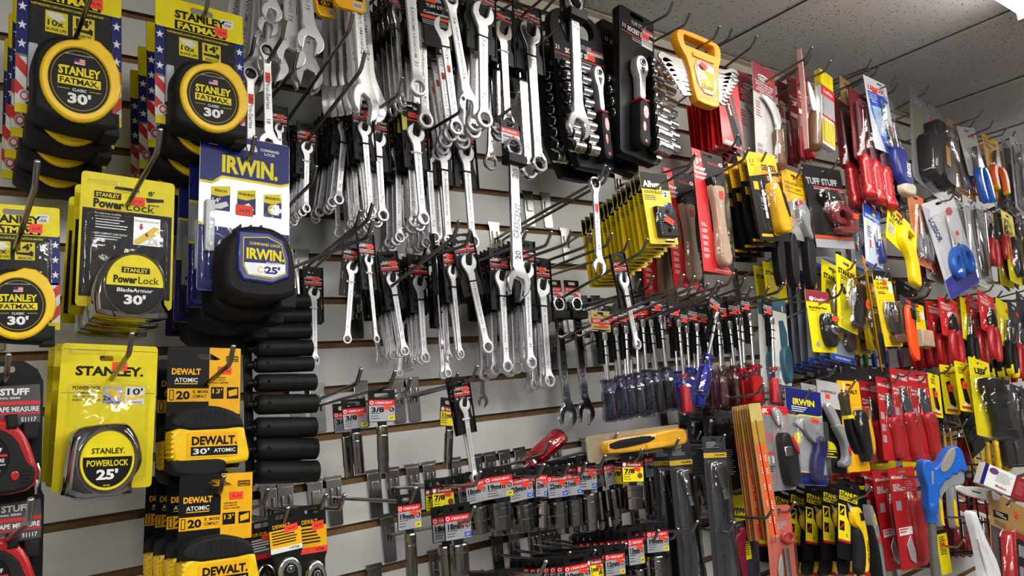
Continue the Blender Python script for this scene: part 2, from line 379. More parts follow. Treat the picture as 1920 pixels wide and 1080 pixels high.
for yy in (-1.22, -2.44, -3.66):
    t = MB(); t.box(X0, zc-3, -yy*1000-12, X1, zc+.4, -yy*1000+12, TB); struct('trim_%d' % i, t); i += 1
fl = MB(); FM = mat('grey_floor_tile', (.48, .47, .46), .35, var=.1, vscale=4)
fl.add([(X0, 0, 0), (X1, 0, 0), (X1, 0, -YB), (X0, 0, -YB)], [[3, 2, 1, 0]], FM); struct('floor', fl)
# the far side of the shop (behind the camera) and its ends
def shop_mat():  # unseen shelf stock; dark and bright patches added for contrast in chrome reflections
    m = bpy.data.materials.new('stock_reflection_patches'); m.use_nodes = True; nt = m.node_tree; b = nt.nodes['Principled BSDF']; b.inputs['Roughness'].default_value = .6
    tc = nt.nodes.new('ShaderNodeTexCoord'); mp = nt.nodes.new('ShaderNodeMapping'); mp.inputs['Scale'].default_value = (3, 1, 1.6)
    vo = nt.nodes.new('ShaderNodeTexVoronoi'); vo.inputs['Scale'].default_value = 1; vo.inputs['Randomness'].default_value = .6
    nt.links.new(tc.outputs['Object'], mp.inputs[0]); nt.links.new(mp.outputs[0], vo.inputs['Vector'])
    hs = nt.nodes.new('ShaderNodeHueSaturation'); hs.inputs['Saturation'].default_value = .35; hs.inputs['Value'].default_value = .6
    nt.links.new(vo.outputs['Color'], hs.inputs['Color']); n3 = nt.nodes.new('ShaderNodeTexNoise'); n3.inputs['Scale'].default_value = 1.7; n3.inputs['Detail'].default_value = 2; nt.links.new(mp.outputs[0], n3.inputs['Vector'])
    r3 = nt.nodes.new('ShaderNodeValToRGB'); r3.color_ramp.elements[0].position = .46; r3.color_ramp.elements[1].position = .56; r3.color_ramp.elements[0].color = (.08, .08, .09, 1); r3.color_ramp.elements[1].color = (1, 1, 1, 1); nt.links.new(n3.outputs['Fac'], r3.inputs[0])
    mx = nt.nodes.new('ShaderNodeMix'); mx.data_type = 'RGBA'; mx.blend_type = 'MULTIPLY'; mx.inputs[0].default_value = 1
    nt.links.new(hs.outputs[0], mx.inputs[6]); nt.links.new(r3.outputs[0], mx.inputs[7]); nt.links.new(mx.outputs[2], b.inputs['Base Color']); return m
SM = shop_mat()
fw = MB(); fw.add([(X0, 0, -YB), (X1, 0, -YB), (X1, -CEIL*1000, -YB), (X0, -CEIL*1000, -YB)], [[3, 2, 1, 0]], SM); struct('wall_right', fw)
EW = mat('end_wall_paint', (.62, .60, .57), .7)
e1 = MB(); e1.add([(X1, 0, 0), (X1, 0, -YB), (X1, -CEIL*1000, -YB), (X1, -CEIL*1000, 0)], [[0, 1, 2, 3]], EW); struct('wall_back', e1)
e2 = MB(); e2.add([(X0, 0, 0), (X0, 0, -YB), (X0, -CEIL*1000, -YB), (X0, -CEIL*1000, 0)], [[3, 2, 1, 0]], EW); struct('wall_front', e2)
# fluorescent battens
BATW = mat('batten_white', (.85, .85, .84), .4); GLOW = mat('tube_glow', (1, .98, .94), .4, emit=13); SOCK = mat('batten_end', (.62, .58, .55), .5)
bs = Spec('fluorescent_fixture', 'ceiling light', (0, 0), (0, 100))
b = MB(); b.box(-620, 4, -45, 620, 44, 45, BATW, bev=3); bs.part('housing', b)
for dd in (-28, 28):
    b = MB(); b.rod((-600, 62, dd), (600, 62, dd), [(0, 13), (1, 13)], GLOW, n=14); bs.part('tube', b)
for q in (-608, 608):
    b = MB(); b.box(q-9, 40, -46, q+9, 80, 46, SOCK, bev=2); bs.part('lamp_holder', b)
NM = ['above the tape measures', 'above the wrenches', 'its end showing in the top right corner', 'over the aisle', 'far down the wall', 'rear left', 'rear centre', 'rear right']
for (tx, ty), nm in zip(TUBES, NM):
    bs.inst(Matrix.Translation((tx, ty, CEIL)), 'white twin-tube fluorescent ceiling light, '+nm, 'fluorescent ceiling lights')
# ---------------------------------------------------------------- tape measures on cards
CCH = mat('case_chrome', (.62, .61, .61), .07, 1., bump=.12, vscale=16)
def price(sp, u, v, w=19, h=13, d=1.2, ang=0, t='29.99', parent=None, dark=.35):
    b = MB(sp.ou, sp.ov); ca, sa = math.cos(math.radians(ang)), math.sin(math.radians(ang))
    f = lambda a, c: (u+a*ca-c*sa, v+a*sa+c*ca)
    b.prism([f(-w/2, -h/2), f(w/2, -h/2), f(w/2, h/2), f(-w/2, h/2)], d, d+.25, OR)
    b.text(t, u+.5*ca, v+.5, PI_, d+.4, h=h*.32, w=w*.62, bold=False, ang=ang)
    sp.part('price_sticker', b)
def NS(name, cat, A, B, hole=None):
    s = Spec(name, cat, (0, 0), (B[0]-A[0], B[1]-A[1]), ((hole or A)[0]-A[0], (hole or A)[1]-A[1])); s.ou, s.ov = A; return s
def euro(cx, cy, w=30, h=7):                      # slotted hang hole
    return rrect(cx-w/2, cy-h/2, cx+w/2, cy+h/2, h*.45)
def blister(sp, u0, v0, u1, v1, dep, name='blister', m=None, rim=5, base=1.0, taper=4, r=8):
    b = MB(sp.ou, sp.ov); m = m or CL
    o = rrect(u0, v0, u1, v1, r); i = inset(o, rim*.5)
    vs = [(p[0], p[1], base) for p in o]+[(p[0], p[1], base) for p in i]
    j = inset(i, taper); k = inset(j, 2.5)
    vs += [(p[0], p[1], dep-2) for p in j]+[(p[0], p[1], dep) for p in k]
    n = len(o); fs = [[a*n+q, a*n+(q+1) % n, (a+1)*n+(q+1) % n, (a+1)*n+q] for a in range(3) for q in range(n)]+[[3*n+q for q in range(n)]]
    b.add(vs, fs, m); sp.part(name, b, ang=60)
def star(u, v, r): return [(u+(r if i % 2 == 0 else r*.4)*math.sin(i*PI/5), v-(r if i % 2 == 0 else r*.4)*math.cos(i*PI/5)) for i in range(10)]
def fatmax():
    s = NS('tape_measure', 'tape measure', (68, 11), (66, 180)); s.W = 132
    b = MB(*A_(s)); o = rrect(0, 0, 132, 180, 3); b.prism(o, -.5, .5, BK, holes=[euro(68, 11, 34, 8)], side=Y1)
    b.flat(rrect(.3, .3, 131.7, 44, 3), .7, Y1, holes=[euro(68, 11, 34, 8)])
    for x0 in (0.3, 118.7):
        b.rect(x0, 44, x0+13, 115, .7, NB); b.rect(x0, 112, x0+13, 169, .7, WH)
        for k, v in enumerate((56, 78, 100)): b.flat(star(x0+6.5, v, 6), .95, WH)
        for k in range(2):
            v = 112+k*30; sl = 12 if x0 < 50 else -12
            b.flat([(x0, v+(0 if sl > 0 else 12)), (x0+13, v+(12 if sl > 0 else 0)), (x0+13, v+(12 if sl > 0 else 0)+15), (x0, v+(0 if sl > 0 else 12)+15)], .95, RD)
    b.rect(.3, 169, 131.7, 179.6, .9, Y1)
    b.text('STANLEY', 66, 21, BK, 1.0, h=11, w=76); b.prism([(28, 30), (104, 30), (104, 43), (28, 43)], .6, 1.0, BK); b.text('FATMAX.', 66, 36.6, Y1, 1.2, h=9, w=68)
    b.text('TAPE MEASURE | CINTA METRICA | RUBAN POUR MESURER', 62, 49, Y1, 1.1, h=2.6, w=92)
    b.rect(34, 54, 62, 80, 1.0, Y1); b.text('10x', 47, 68, BK, 1.2, h=7, w=20); b.text('BLADE LIFE', 48, 76, BK, 1.2, h=3, w=25); b.flat([(36, 56), (54, 56), (60, 62), (50, 66), (36, 60)], 1.2, WH)
    b.rect(68, 54, 96, 80, 1.0, Y1); b.text("14'", 82, 61, BK, 1.2, h=9, w=20); b.text('REACH', 82, 77, BK, 1.2, h=3.6, w=18); b.flat([(70, 69), (88, 69), (90, 66), (94, 68), (93, 75), (89, 73), (70, 72)], 1.2, BK)
    b.prism(rrect(98, 12, 116, 24, 1), .5, .9, WH); b.text('MADE IN', 107, 15, NB, 1.1, h=2.5, w=13); b.text('USA', 107, 20.5, NB, 1.1, h=4.2, w=12)
    b.flat(circle(11, 160, 7.5), 1.0, SIL); b.flat(circle(11, 160, 5.2), 1.2, RD); b.flat(circle(11, 160, 3.4), 1.3, WH)
    s.part('card', b)
    blister(s, 15, 46, 121, 172, 9, 'blister', rim=3)
    b = MB(*A_(s)); b.prism(rrect(14, 100, 25, 150, 1.5), 1, 8, mat('slider_clip', (.74, .77, .80), .25), bev=1); s.part('blade_guide', b)
    cx, cy = 80, 136
    out = [(26, 176), (25, 160), (28, 146), (25, 128), (28, 108), (38, 94), (56, 86), (78, 84), (98, 87), (116, 97), (128, 114), (131, 132), (130, 148), (123, 156), (121, 164), (128, 168), (130, 188), (60, 184)]
    b = MB(*A_(s)); b.prism(smooth(out, 1), 1, 40, RB, bev=6); b.box(112, 164, 8, 131, 191, 36, RB, bev=2); s.part('case', b, ang=50)
    b = MB(*A_(s)); yo = arc(cx, cy, 47, 40, 265, 22)+[(cx+8, cy-52), (cx+24, cy-50), (cx+40, cy-38), (cx+50, cy-18), (cx+52, cy+2), (cx+48, cy+16)]
    b.prism(yo, 30, 43.5, Y3, holes=[circle(cx, cy, 37, 40)], bev=3.2); s.part('yellow_ring', b, ang=50)
    b = MB(*A_(s)); b.prism(circle(cx, cy, 39, 40), 30, 41.2, BK); b.prism(circle(cx, cy, 34.2, 48), 41, 41.5, mat('badge_line', (.75, .66, .1), .4), holes=[circle(cx, cy, 33.6, 48)])
    b.text('STANLEY', cx, cy-10, Y1, 41.9, h=9.5, w=51); b.rect(cx-26, cy-3, cx+26, cy+6.5, 41.7, Y1); b.text('FATMAX.', cx, cy+1.8, BK, 42, h=6.5, w=47)
    b.text('CLASSIC', cx, cy+11.5, WH, 41.9, h=3.2, w=17); b.text("30'", cx, cy+21, WH, 41.9, h=11, w=28); b.rect(cx-26, cy+11, cx-12, cy+11.5, 41.8, Y1); b.rect(cx+12, cy+11, cx+26, cy+11.5, 41.8, Y1)
    b.rect(cx-6.5, cy-25, cx+6.5, cy-18, 41.8, RD); b.rect(cx-6.5, cy-25, cx, cy-21, 42, NB)
    for q in range(3): b.rect(cx-6.5 if q else cx, cy-23.8+q*2.2, cx+6.5, cy-22.8+q*2.2, 41.95, WH)
    b.text('MADE IN THE USA WITH GLOBAL MATERIALS', cx, cy-29, WH, 41.8, h=1.3, w=34, bold=False)
    s.part('badge', b)
    price(s, 97, 33, t='32.99'); return s
def A_(s): return (s.ou, s.ov)
def powerlock30():
    s = NS('tape_measure', 'tape measure', (56, 18), (59, 164)); s.W = 118
    b = MB(*A_(s)); b.prism(rrect(0, 0, 118, 164, 5), -.5, .5, Y1, holes=[euro(56, 18, 32, 8)])
    b.rect(3, 45, 115, 152, .8, BK)
    b.prism([(16, 23), (49, 23), (49, 31), (16, 31)], .6, .9, BK); b.text('STANLEY', 32.5, 27, Y1, 1.1, h=5, w=29)
    b.text('Power', 34, 37.5, BK, .9, h=10.5, w=37); b.text('Lock', 74, 37.5, BK, .9, h=10.5, w=36, bold=False)
    b.text("8'", 87, 18, BK, .9, h=6, w=8); b.flat([(80, 24), (96, 24), (103, 23), (104, 27), (82, 30)], .9, BK); b.text('STANDOUT', 91, 33, BK, .9, h=2.4, w=15)
    b.rect(18, 45.5, 58, 46.3, 1, RD)
    b.text('For maximum durability', 34, 50, WH, 1, h=2.6, w=32, bold=False); b.text('and reduced breakage', 33, 53.5, WH, 1, h=2.4, w=30, bold=False)
    b.lines(19, 57, 60, 4, 3.4, SIL, 1, 1.0); b.text('NEW COMPACT CASE DESIGN', 38, 75, WH, 1, h=2.5, w=40, shear=.2); b.lines(19, 78, 60, 2, 3, SIL, 1, .9)
    b.rect(66, 50, 100, 85, 1, SIL); b.text('BladeArmor', 83, 54, WH, 1.3, h=4, w=32); b.flat([(67, 80), (92, 60), (99, 62), (99, 69), (74, 84), (67, 84)], 1.2, Y3); b.text('2X', 91, 79, WH, 1.5, h=8, w=15); b.flat([(74, 58), (77, 58), (77, 62), (79, 62), (75.5, 66), (72, 62), (74, 62)], 1.4, RD)
    b.text('6', 83, 71, BK, 1.4, h=5, w=4)
    s.part('card', b); blister(s, 6, 8, 46, 15, 4, 'hang_tab_rib', rim=1, taper=1, r=2); blister(s, 7, 50, 110, 155, 7, rim=2)
    cx, cy = 74, 128
    out = smooth([(28, 158), (26, 140), (30, 118), (40, 100), (60, 90), (82, 88), (98, 92), (106, 100), (108, 112), (113, 122), (114, 136), (111, 148), (118, 156), (117, 170), (30, 168)], 1)
    b = MB(*A_(s)); b.prism(out, 1, 40, CCH, bev=7); s.part('case', b, ang=60)
    b = MB(*A_(s)); b.prism(circle(cx, cy, 38, 40), 36, 42, CCH, holes=[circle(cx, cy, 34.5, 40)], bev=1.4); s.part('chrome_ring', b, ang=60)
    b = MB(*A_(s)); b.prism(circle(cx, cy, 34.5, 40), 36, 40.5, BK); b.flat(arc(cx, cy, 34, -180, 0, 30)+[(cx+34, cy+3), (cx-34, cy+3)], 40.8, Y1)
    b.prism([(cx-17, cy-19), (cx+17, cy-19), (cx+17, cy-12), (cx-17, cy-12)], 40.8, 41, BK); b.text('STANLEY', cx, cy-15.5, Y1, 41.3, h=4.6, w=29)
    b.text('Power', cx-12, cy-4.5, BK, 41.2, h=8.5, w=28); b.text('Lock', cx+16, cy-4.5, BK, 41.2, h=8.5, w=25, bold=False); b.text('BladeArmor', cx, cy+8, WH, 41.2, h=4.6, w=43, shear=.15); b.text("30'", cx, cy+19, WH, 41.2, h=10.5, w=26)
    s.part('badge', b); price(s, 69, 30, w=20, h=11, t='27.99'); return s
def powerlock25():
    s = NS('tape_measure', 'tape measure', (64, 17), (64, 176)); s.W = 128
    b = MB(*A_(s)); b.prism(rrect(0, 0, 128, 176, 5), -.5, .5, Y1, holes=[euro(64, 17, 30, 7)])
    b.text('STANLEY.', 64, 33, BK, .9, h=11, w=90); b.text('POWERLOCK', 35, 54, BK, .9, h=4.6, w=36)
    for q, t in enumerate(('TAPE MEASURE', 'CINTA METRICA', 'RUBAN POUR MESURER')): b.text(t, 18, 60+q*4.3, BK, .9, h=2.5, w=(27, 27, 36)[q], left=True, bold=False)
    b.rect(56, 52, 82, 74, .9, SIL); b.flat([(58, 57), (68, 54), (80, 63), (78, 68)], 1.1, Y3); b.text('2x', 62, 66, BK, 1.2, h=6, w=12); b.text('BLADE LIFE', 69, 71.5, BK, 1.2, h=2.6, w=24)
    b.rect(86, 52, 112, 74, .9, WH); b.text("10'", 99, 58, BK, 1.2, h=8, w=21); b.text('REACH', 101, 71.5, BK, 1.2, h=2.6, w=14); b.flat([(88, 65), (104, 63), (110, 61), (111, 66), (89, 70)], 1.1, Y3)
    for v in (26, 42): b.rect(2, v+18 if v > 30 else v-19, 126, (v+18 if v > 30 else v-19)+.5, .8, DG)
    s.part('card', b); blister(s, 8, 48, 120, 168, 8, rim=2); blister(s, 8, 6, 58, 14, 4, 'hang_tab_rib', rim=1, taper=1, r=2)
    cx, cy = 66, 137
    out = smooth([(16, 182), (17, 150), (20, 112), (26, 100), (40, 96), (86, 93), (96, 98), (106, 114), (113, 134), (110, 148), (100, 160), (101, 181)], 1)
    b = MB(*A_(s)); b.prism(out, 1, 42, CCH, bev=8); s.part('case', b, ang=60)
    b = MB(*A_(s)); b.prism(circle(cx, cy, 40, 40), 38, 44, CCH, holes=[circle(cx, cy, 34, 40)], bev=2); s.part('chrome_ring', b, ang=60)
    b = MB(*A_(s)); b.prism(circle(cx, cy, 34, 44), 38, 42.5, Y1); b.flat(circle(cx, cy, 31, 44), 42.8, BK); b.flat(arc(cx, cy, 31, -178, -2, 30)+[(cx+31, cy-4), (cx-31, cy-4)], 43, Y1)
    b.text('STANLEY.', cx, cy-11, BK, 43.3, h=6.5, w=42); b.text('POWERLOCK', cx, cy+3, Y1, 43.3, h=7, w=52); b.text("25'", cx, cy+16, WH, 43.3, h=11, w=27); b.text('33-425', cx, cy+28.5, Y1, 43.1, h=2, w=8)
    s.part('badge', b); price(s, 76, 27, w=20, h=11, t='23.99'); return s
def irwin25():
    s = NS('tape_measure', 'tape measure', (64, 12), (64, 196)); s.W = 128
    b = MB(*A_(s)); b.prism(rrect(0, 0, 128, 196, 3), -.5, .5, SIL, holes=[euro(64, 12, 34, 9)], side=NB)
    b.flat([(0.4, .4), (127.6, .4), (127.6, 50), (114, 54), (30, 54), (17, 63), (.4, 63)], .7, NB, holes=[euro(64, 12, 34, 9)]); b.flat([(.4, 63), (17, 63), (30, 54), (114, 54), (127.6, 50), (127.6, 53), (115, 57), (31, 57), (18, 66), (.4, 66)], .9, Y1)
    b.text('IRWIN.', 70, 38, Y1, 1, h=21, w=80); b.text('COMMAND', 98, 12, WH, 1, h=3.4, w=28); b.text('LOCK', 98, 17, WH, 1, h=3.4, w=16); b.lines(11, 10, 24, 3, 3, WH, 1, .8)
    for q, (x, t) in enumerate(((16, 'REACH'), (52, 'FINGER BRAKE'), (90, 'MAGNETIC'))):
        b.flat([(x, 70), (x+26, 66), (x+26, 77), (x+13, 81), (x, 80)], .95, Y1); b.text(t, x+13, 73.5, BK, 1.1, h=3.2, w=min(22, len(t)*3.2)); b.flat([(x, 80), (x+13, 81), (x+26, 77), (x+26, 98), (x, 98)], .95, NB)
    b.text("14'", 23, 86, WH, 1.2, h=6, w=11); b.flat([(20, 92), (37, 86), (40, 91), (30, 96), (20, 97)], 1.2, WH); b.flat([(56, 90), (68, 84), (76, 92), (66, 97)], 1.2, WH)
    b.flat(arc(102, 88, 6.5, 60, 300, 12)+arc(102, 88, 3.6, 300, 60, 12), 1.2, Y1); b.rect(105, 81.5, 112, 84.6, 1.25, WH); b.rect(105, 91.4, 112, 94.5, 1.25, WH)
    b.rect(.4, 118, 127.6, 195.6, .8, NB); b.flat([(.4, 114), (20, 118), (.4, 118)], .9, Y1)
    s.part('card', b); blister(s, 5, 60, 122, 192, 9, rim=2); blister(s, 12, 4, 52, 11, 4, 'hang_tab_rib', rim=1, taper=1, r=2)
    b = MB(*A_(s)); b.prism(rrect(8, 88, 20, 150, 1.5), 1, 7, mat('slider_clip', (.74, .77, .80), .25), bev=1)
    b.prism(circle(15, 142, 3, 12), 6, 8, DC); s.part('blade_guide', b)
    IRT = Matrix.Translation((-1, 10, 0)) @ Matrix.Diagonal((.94, .94, 1, 1))
    out = smooth([(28, 196), (24, 178), (24, 150), (32, 126), (48, 114), (74, 110), (100, 112), (118, 124), (127, 146), (130, 176), (128, 200), (60, 206)], 1)
    b = MB(*A_(s)); b.T = IRT; b.prism(out, 1, 46, RB, bev=7); b.box(108, 184, 6, 132, 210, 40, RB, bev=2)
    for q in range(3): b.T = IRT @ Matrix.Translation((50+q*15, 113-q*1.2, 20)); b.box(-1, -3, -14, 1, 2, 18, BK)
    s.part('case', b, ang=50)
    b = MB(*A_(s)); b.T = IRT; b.prism([(50, 128), (94, 126), (116, 134), (125, 158), (126, 182), (100, 192), (58, 190), (50, 178)], 40, 49, IRB, bev=3); s.part('blue_faceplate', b, ang=50)
    b = MB(*A_(s)); b.T = IRT; pl = [(57, 137), (92, 133), (112, 140), (118, 160), (119, 178), (100, 186), (64, 183), (57, 172)]
    b.prism(pl, 47, 49.8, Y1); b.flat(inset(pl, 1.1), 50, NB); b.flat([(59, 168), (117.5, 166), (117.5, 177), (100, 184), (65, 182), (59, 172)], 50.3, SIL)
    b.text('COMMAND LOCK', 88, 143.5, Y1, 50.4, h=3.6, w=45); b.text('IRWIN.', 89, 156, Y1, 50.4, h=13, w=55); b.text('MAGNETIC', 101, 166.5, WH, 50.6, h=2.8, w=22); b.text('C', 81, 175, Y3, 50.6, h=8, w=8); b.text("25'", 99, 175, NB, 50.6, h=8.5, w=22); b.rect(87, 172, 89, 174, 50.6, NB); b.rect(87, 176, 89, 178, 50.6, NB)
    s.part('badge', b); price(s, 62, 94, w=24, h=13, t='24.99'); return s
def dewalt30():
    s = NS('tape_measure', 'tape measure', (52, 14), (52, 186)); s.W = 104
    b = MB(*A_(s)); o = rrect(0, 0, 104, 186, 4)
    hl = [(40, 12), (46, 9), (58, 9), (70, 16), (74, 19), (68, 20), (46, 19)]
    b.prism(o, -.5, .5, BK, holes=[hl]); b.flat([(58, .4), (103.6, .4), (103.6, 104), (58, 104)], .7, Y2, holes=[[(58.5, 9.4), (70, 16), (74, 19), (68, 20), (58.5, 19.6)]])
    b.text('DEWALT', 26, 38, Y2, .8, h=9, w=40); b.text('ATOMIC', 26, 51, WH, .8, h=6.5, w=32); b.rect(10, 56, 42, 57.5, .8, Y2)
    b.rect(1, 64, 57.9, 84, .85, Y2); b.text('20', 22, 74, BK, 1.1, h=12, w=19); b.text('%  MORE', 46, 69, BK, 1.1, h=4.4, w=22); b.text('COMPACT', 45, 76, BK, 1.1, h=4.6, w=20); b.prism(rrect(3.5, 66, 9.5, 82, 1), .9, 1.1, BK, holes=[rrect(4.6, 67.2, 8.4, 80.8, .6)[::-1]])
    b.rect(82, 13, 100, 22, 1, BK); b.text('LIFETIME', 91, 16, Y2, 1.2, h=2.6, w=16); b.text('WARRANTY', 91, 20, Y2, 1.2, h=2.6, w=16)
    for q, t in enumerate(('TAPE MEASURE', 'CINTA METRICA', 'RUBAN A MESURER')): b.text(t, 62, 47+q*4, BK, 1, h=2.4, w=(20, 20, 24)[q], left=True)
    b.rect(61, 62, 79, 80, 1, BK); b.text("13'", 70, 68, Y2, 1.2, h=7, w=14); b.rect(84, 62, 101, 80, 1, BK); b.flat([(86, 68), (99, 64), (99, 74), (87, 77)], 1.2, Y2)
    s.part('card', b)
    rb = smooth([(9, 104), (16, 98), (26, 94), (44, 90), (66, 90), (86, 96), (100, 104), (106, 116), (106, 126), (8, 128)], 1)
    yl = smooth([(8, 120), (50, 118), (106, 116), (113, 150), (116, 166), (112, 176), (60, 178), (12, 176), (8, 150)], 1)
    bt = smooth([(8, 166), (40, 166), (80, 166), (84, 178), (80, 192), (50, 196), (16, 190), (8, 180)], 1)
    b = MB(*A_(s)); b.prism(yl, 1, 44, Y3, bev=5)
    for q in range(6): b.box(7.2, 126+q*7, 8, 11, 130+q*7, 45.2, Y3, bev=1)
    s.part('case', b, ang=50)
    b = MB(*A_(s)); b.prism(rb, 2, 46, RB, bev=6)
    for q in range(7): b.T = Matrix.Translation((40+q*6.5, 96+abs(q-3)*.8, 0)); b.box(-1, 0, 16, 1, 16, 46.8, RB)
    b.T = None; b.prism(circle(16, 112, 9, 16), 40, 48, RB, bev=3); s.part('rubber_grip', b, ang=50)
    b = MB(*A_(s)); b.prism(bt, 2, 45, RB, bev=5); s.part('rubber_foot', b, ang=50)
    b = MB(*A_(s)); b.prism(rrect(28, 128, 98, 166, 5), 43, 45.2, Y2, bev=1); b.text('DEWALT.', 65, 141, BK, 45.6, h=12, w=62); b.rect(33, 150, 97, 163, 45.4, BK); b.text("30'", 47, 156.5, WH, 45.8, h=8, w=22); b.text('ATOMIC', 79, 156, WH, 45.8, h=5.5, w=30)
    s.part('badge', b); price(s, 80, 36, w=20, h=12, t='36.99'); return s
def tuff_tape():
    s = NS('tape_measure', 'tape measure', (60, 14), (61, 190)); s.W = 122
    b = MB(*A_(s)); b.prism([(0, 190), (0, 14), (30, 2), (90, 2), (112, 14), (122, 32), (122, 190)], -.5, .5, BK, holes=[euro(60, 14, 34, 9)])
    b.flat([(6, 40), (116, 36), (118, 58), (118, 92), (6, 96)], .8, DG); b.text('TUFF STUFF', 56, 46, WH, 1.1, h=9, w=88); b.text('PROFESSIONAL SERIES', 56, 55, WH, 1.1, h=2.6, w=60); b.rect(6, 60, 118, 65, 1, RD); b.text('POWER TAPE MEASURE', 62, 71, WH, 1.1, h=7, w=108); b.rect(6, 76, 118, 78.5, 1, RD); b.text('51117', 100, 86, WH, 1.1, h=6, w=24); b.text('CINTA METRICA', 56, 86, WH, 1.1, h=3, w=34, bold=False)
    s.part('card', b)
    out = smooth([(-20, 180), (-24, 130), (-14, 100), (6, 86), (40, 82), (70, 88), (92, 108), (104, 136), (112, 160), (108, 184), (60, 190)], 1)
    b = MB(*A_(s)); b.prism(out, 2, 44, REDP, bev=7); s.part('case', b, ang=50)
    b = MB(*A_(s)); r = smooth([(-22, 184), (-24, 140), (-10, 112), (20, 98), (52, 98), (78, 114), (88, 136), (96, 150), (108, 156), (104, 182), (60, 188)], 1)
    b.prism(r, 20, 50, RB, holes=[circle(36, 140, 30, 30)], bev=4); b.box(62, 80, 8, 78, 100, 50, RB, bev=4); b.box(88, 92, 10, 112, 116, 40, RB, bev=5)
    for q in range(4): b.box(84, 158+q*5, 45, 100, 160+q*5, 51, BK)
    s.part('rubber_shell', b, ang=50)
    b = MB(*A_(s)); b.prism(circle(36, 140, 31, 30), 30, 48, BK); b.text('TUFF STUFF', 36, 128, WH, 48.4, h=6, w=40); b.rect(8, 134, 64, 137, 48.3, RD); b.text('TAPE MEASURE', 36, 142, WH, 48.4, h=5, w=48); b.text('51117', 44, 158, WH, 48.4, h=6, w=22); b.rect(10, 147, 62, 149, 48.3, SIL); s.part('badge', b)
    b = MB(*A_(s)); b.prism(circle(76, 164, 6.5, 18), 48, 53, REDP, bev=1.5); s.part('button', b)
    b = MB(*A_(s)); b.tube([(112, 150, 20), (116, 160, 20), (116, 176, 20), (110, 186, 20)], 3, CH, n=8); b.box(108, 172, 8, 112, 192, 34, CH, bev=1); s.part('belt_hook', b)
    return s
def shift(sp, names, du, dv):
    for n, me, _, _ in sp.parts:
        if n in names: me.transform(Matrix.Translation((du*.001, 0, -dv*.001)))
fm = fatmax(); shift(fm, ('case', 'yellow_ring', 'badge'), -11, 14)
hang(fm, (137, -35), (131, 226), .20, 'yellow and black 30 foot tape measure on a flag card in the top left corner', n=4, step=.048, tip=(178, -60), w=202, drop=.25, jit=.4, backlabel='yellow and black 30 foot tape measure behind the corner one')
hang(fm, (378, 25), (378, 245), .215, 'yellow and black 30 foot tape measure on a flag card above the blue one', n=4, step=.048, tip=(392, -14), w=171, drop=.3, jit=.4, backlabel='yellow and black 30 foot tape measure right of the corner ones')
hang(fm, (28, 398), (24, 620), .235, 'yellow and black 30 foot tape measure under glaring plastic at the left edge', tip=(70, 302), w=182)
pl = powerlock30(); shift(pl, ('case', 'chrome_ring', 'badge'), -13, 14)
hang(pl, (238, 358), (234, 578), .21, 'chrome 30 foot tape measure on a yellow and black card', n=3, step=.044, tip=(301, 242), w=179, drop=.08, jit=.4, backlabel='chrome 30 foot tape measure on yellow and black card')
ir = irwin25(); shift(ir, ('case',), -3, 10); shift(ir, ('blue_faceplate', 'badge'), -11, 3)
hang(ir, (462, 276), (458, 550), .225, 'blue and black 25 foot tape measure on a blue and silver card', n=4, step=.05, tip=(478, 256), w=172, drop=.25, jit=.4, backlabel='blue and black 25 foot tape measure')
p25 = powerlock25(); shift(p25, ('case', 'chrome_ring', 'badge'), -7, 5)
hang(p25, (208, 672), (193, 918), .22, 'chrome 25 foot tape measure on a plain yellow card', n=3, step=.046, tip=(248, 624), w=184, drop=-.12, jit=.4, backlabel='chrome 25 foot tape measure on plain yellow card')
dw = dewalt30(); shift(dw, ('case', 'rubber_grip', 'rubber_foot', 'badge'), -8, 3)
hang(dw, (385, 668), (380, 880), .20, 'yellow and black atomic tape measure on the upper of two such cards', n=2, step=.05, tip=(438, 648), w=139, drop=.2, jit=.4)
hang(dw, (407, 905), (401, 1118), .235, 'yellow and black atomic tape measure cropped by the bottom edge', n=4, step=.052, tip=(420, 892), w=140, drop=0, jit=.3)
tf = tuff_tape()
hang(tf, (8, 693), (2, 930), .24, 'red and black tape measure on a black card at the left edge', tip=(16, 664), w=152)
hang(tf, (10, 913), (4, 1150), .225, 'red and black tape measure in the bottom left corner', n=2, step=.05, tip=(58, 936), w=152, jit=.3)
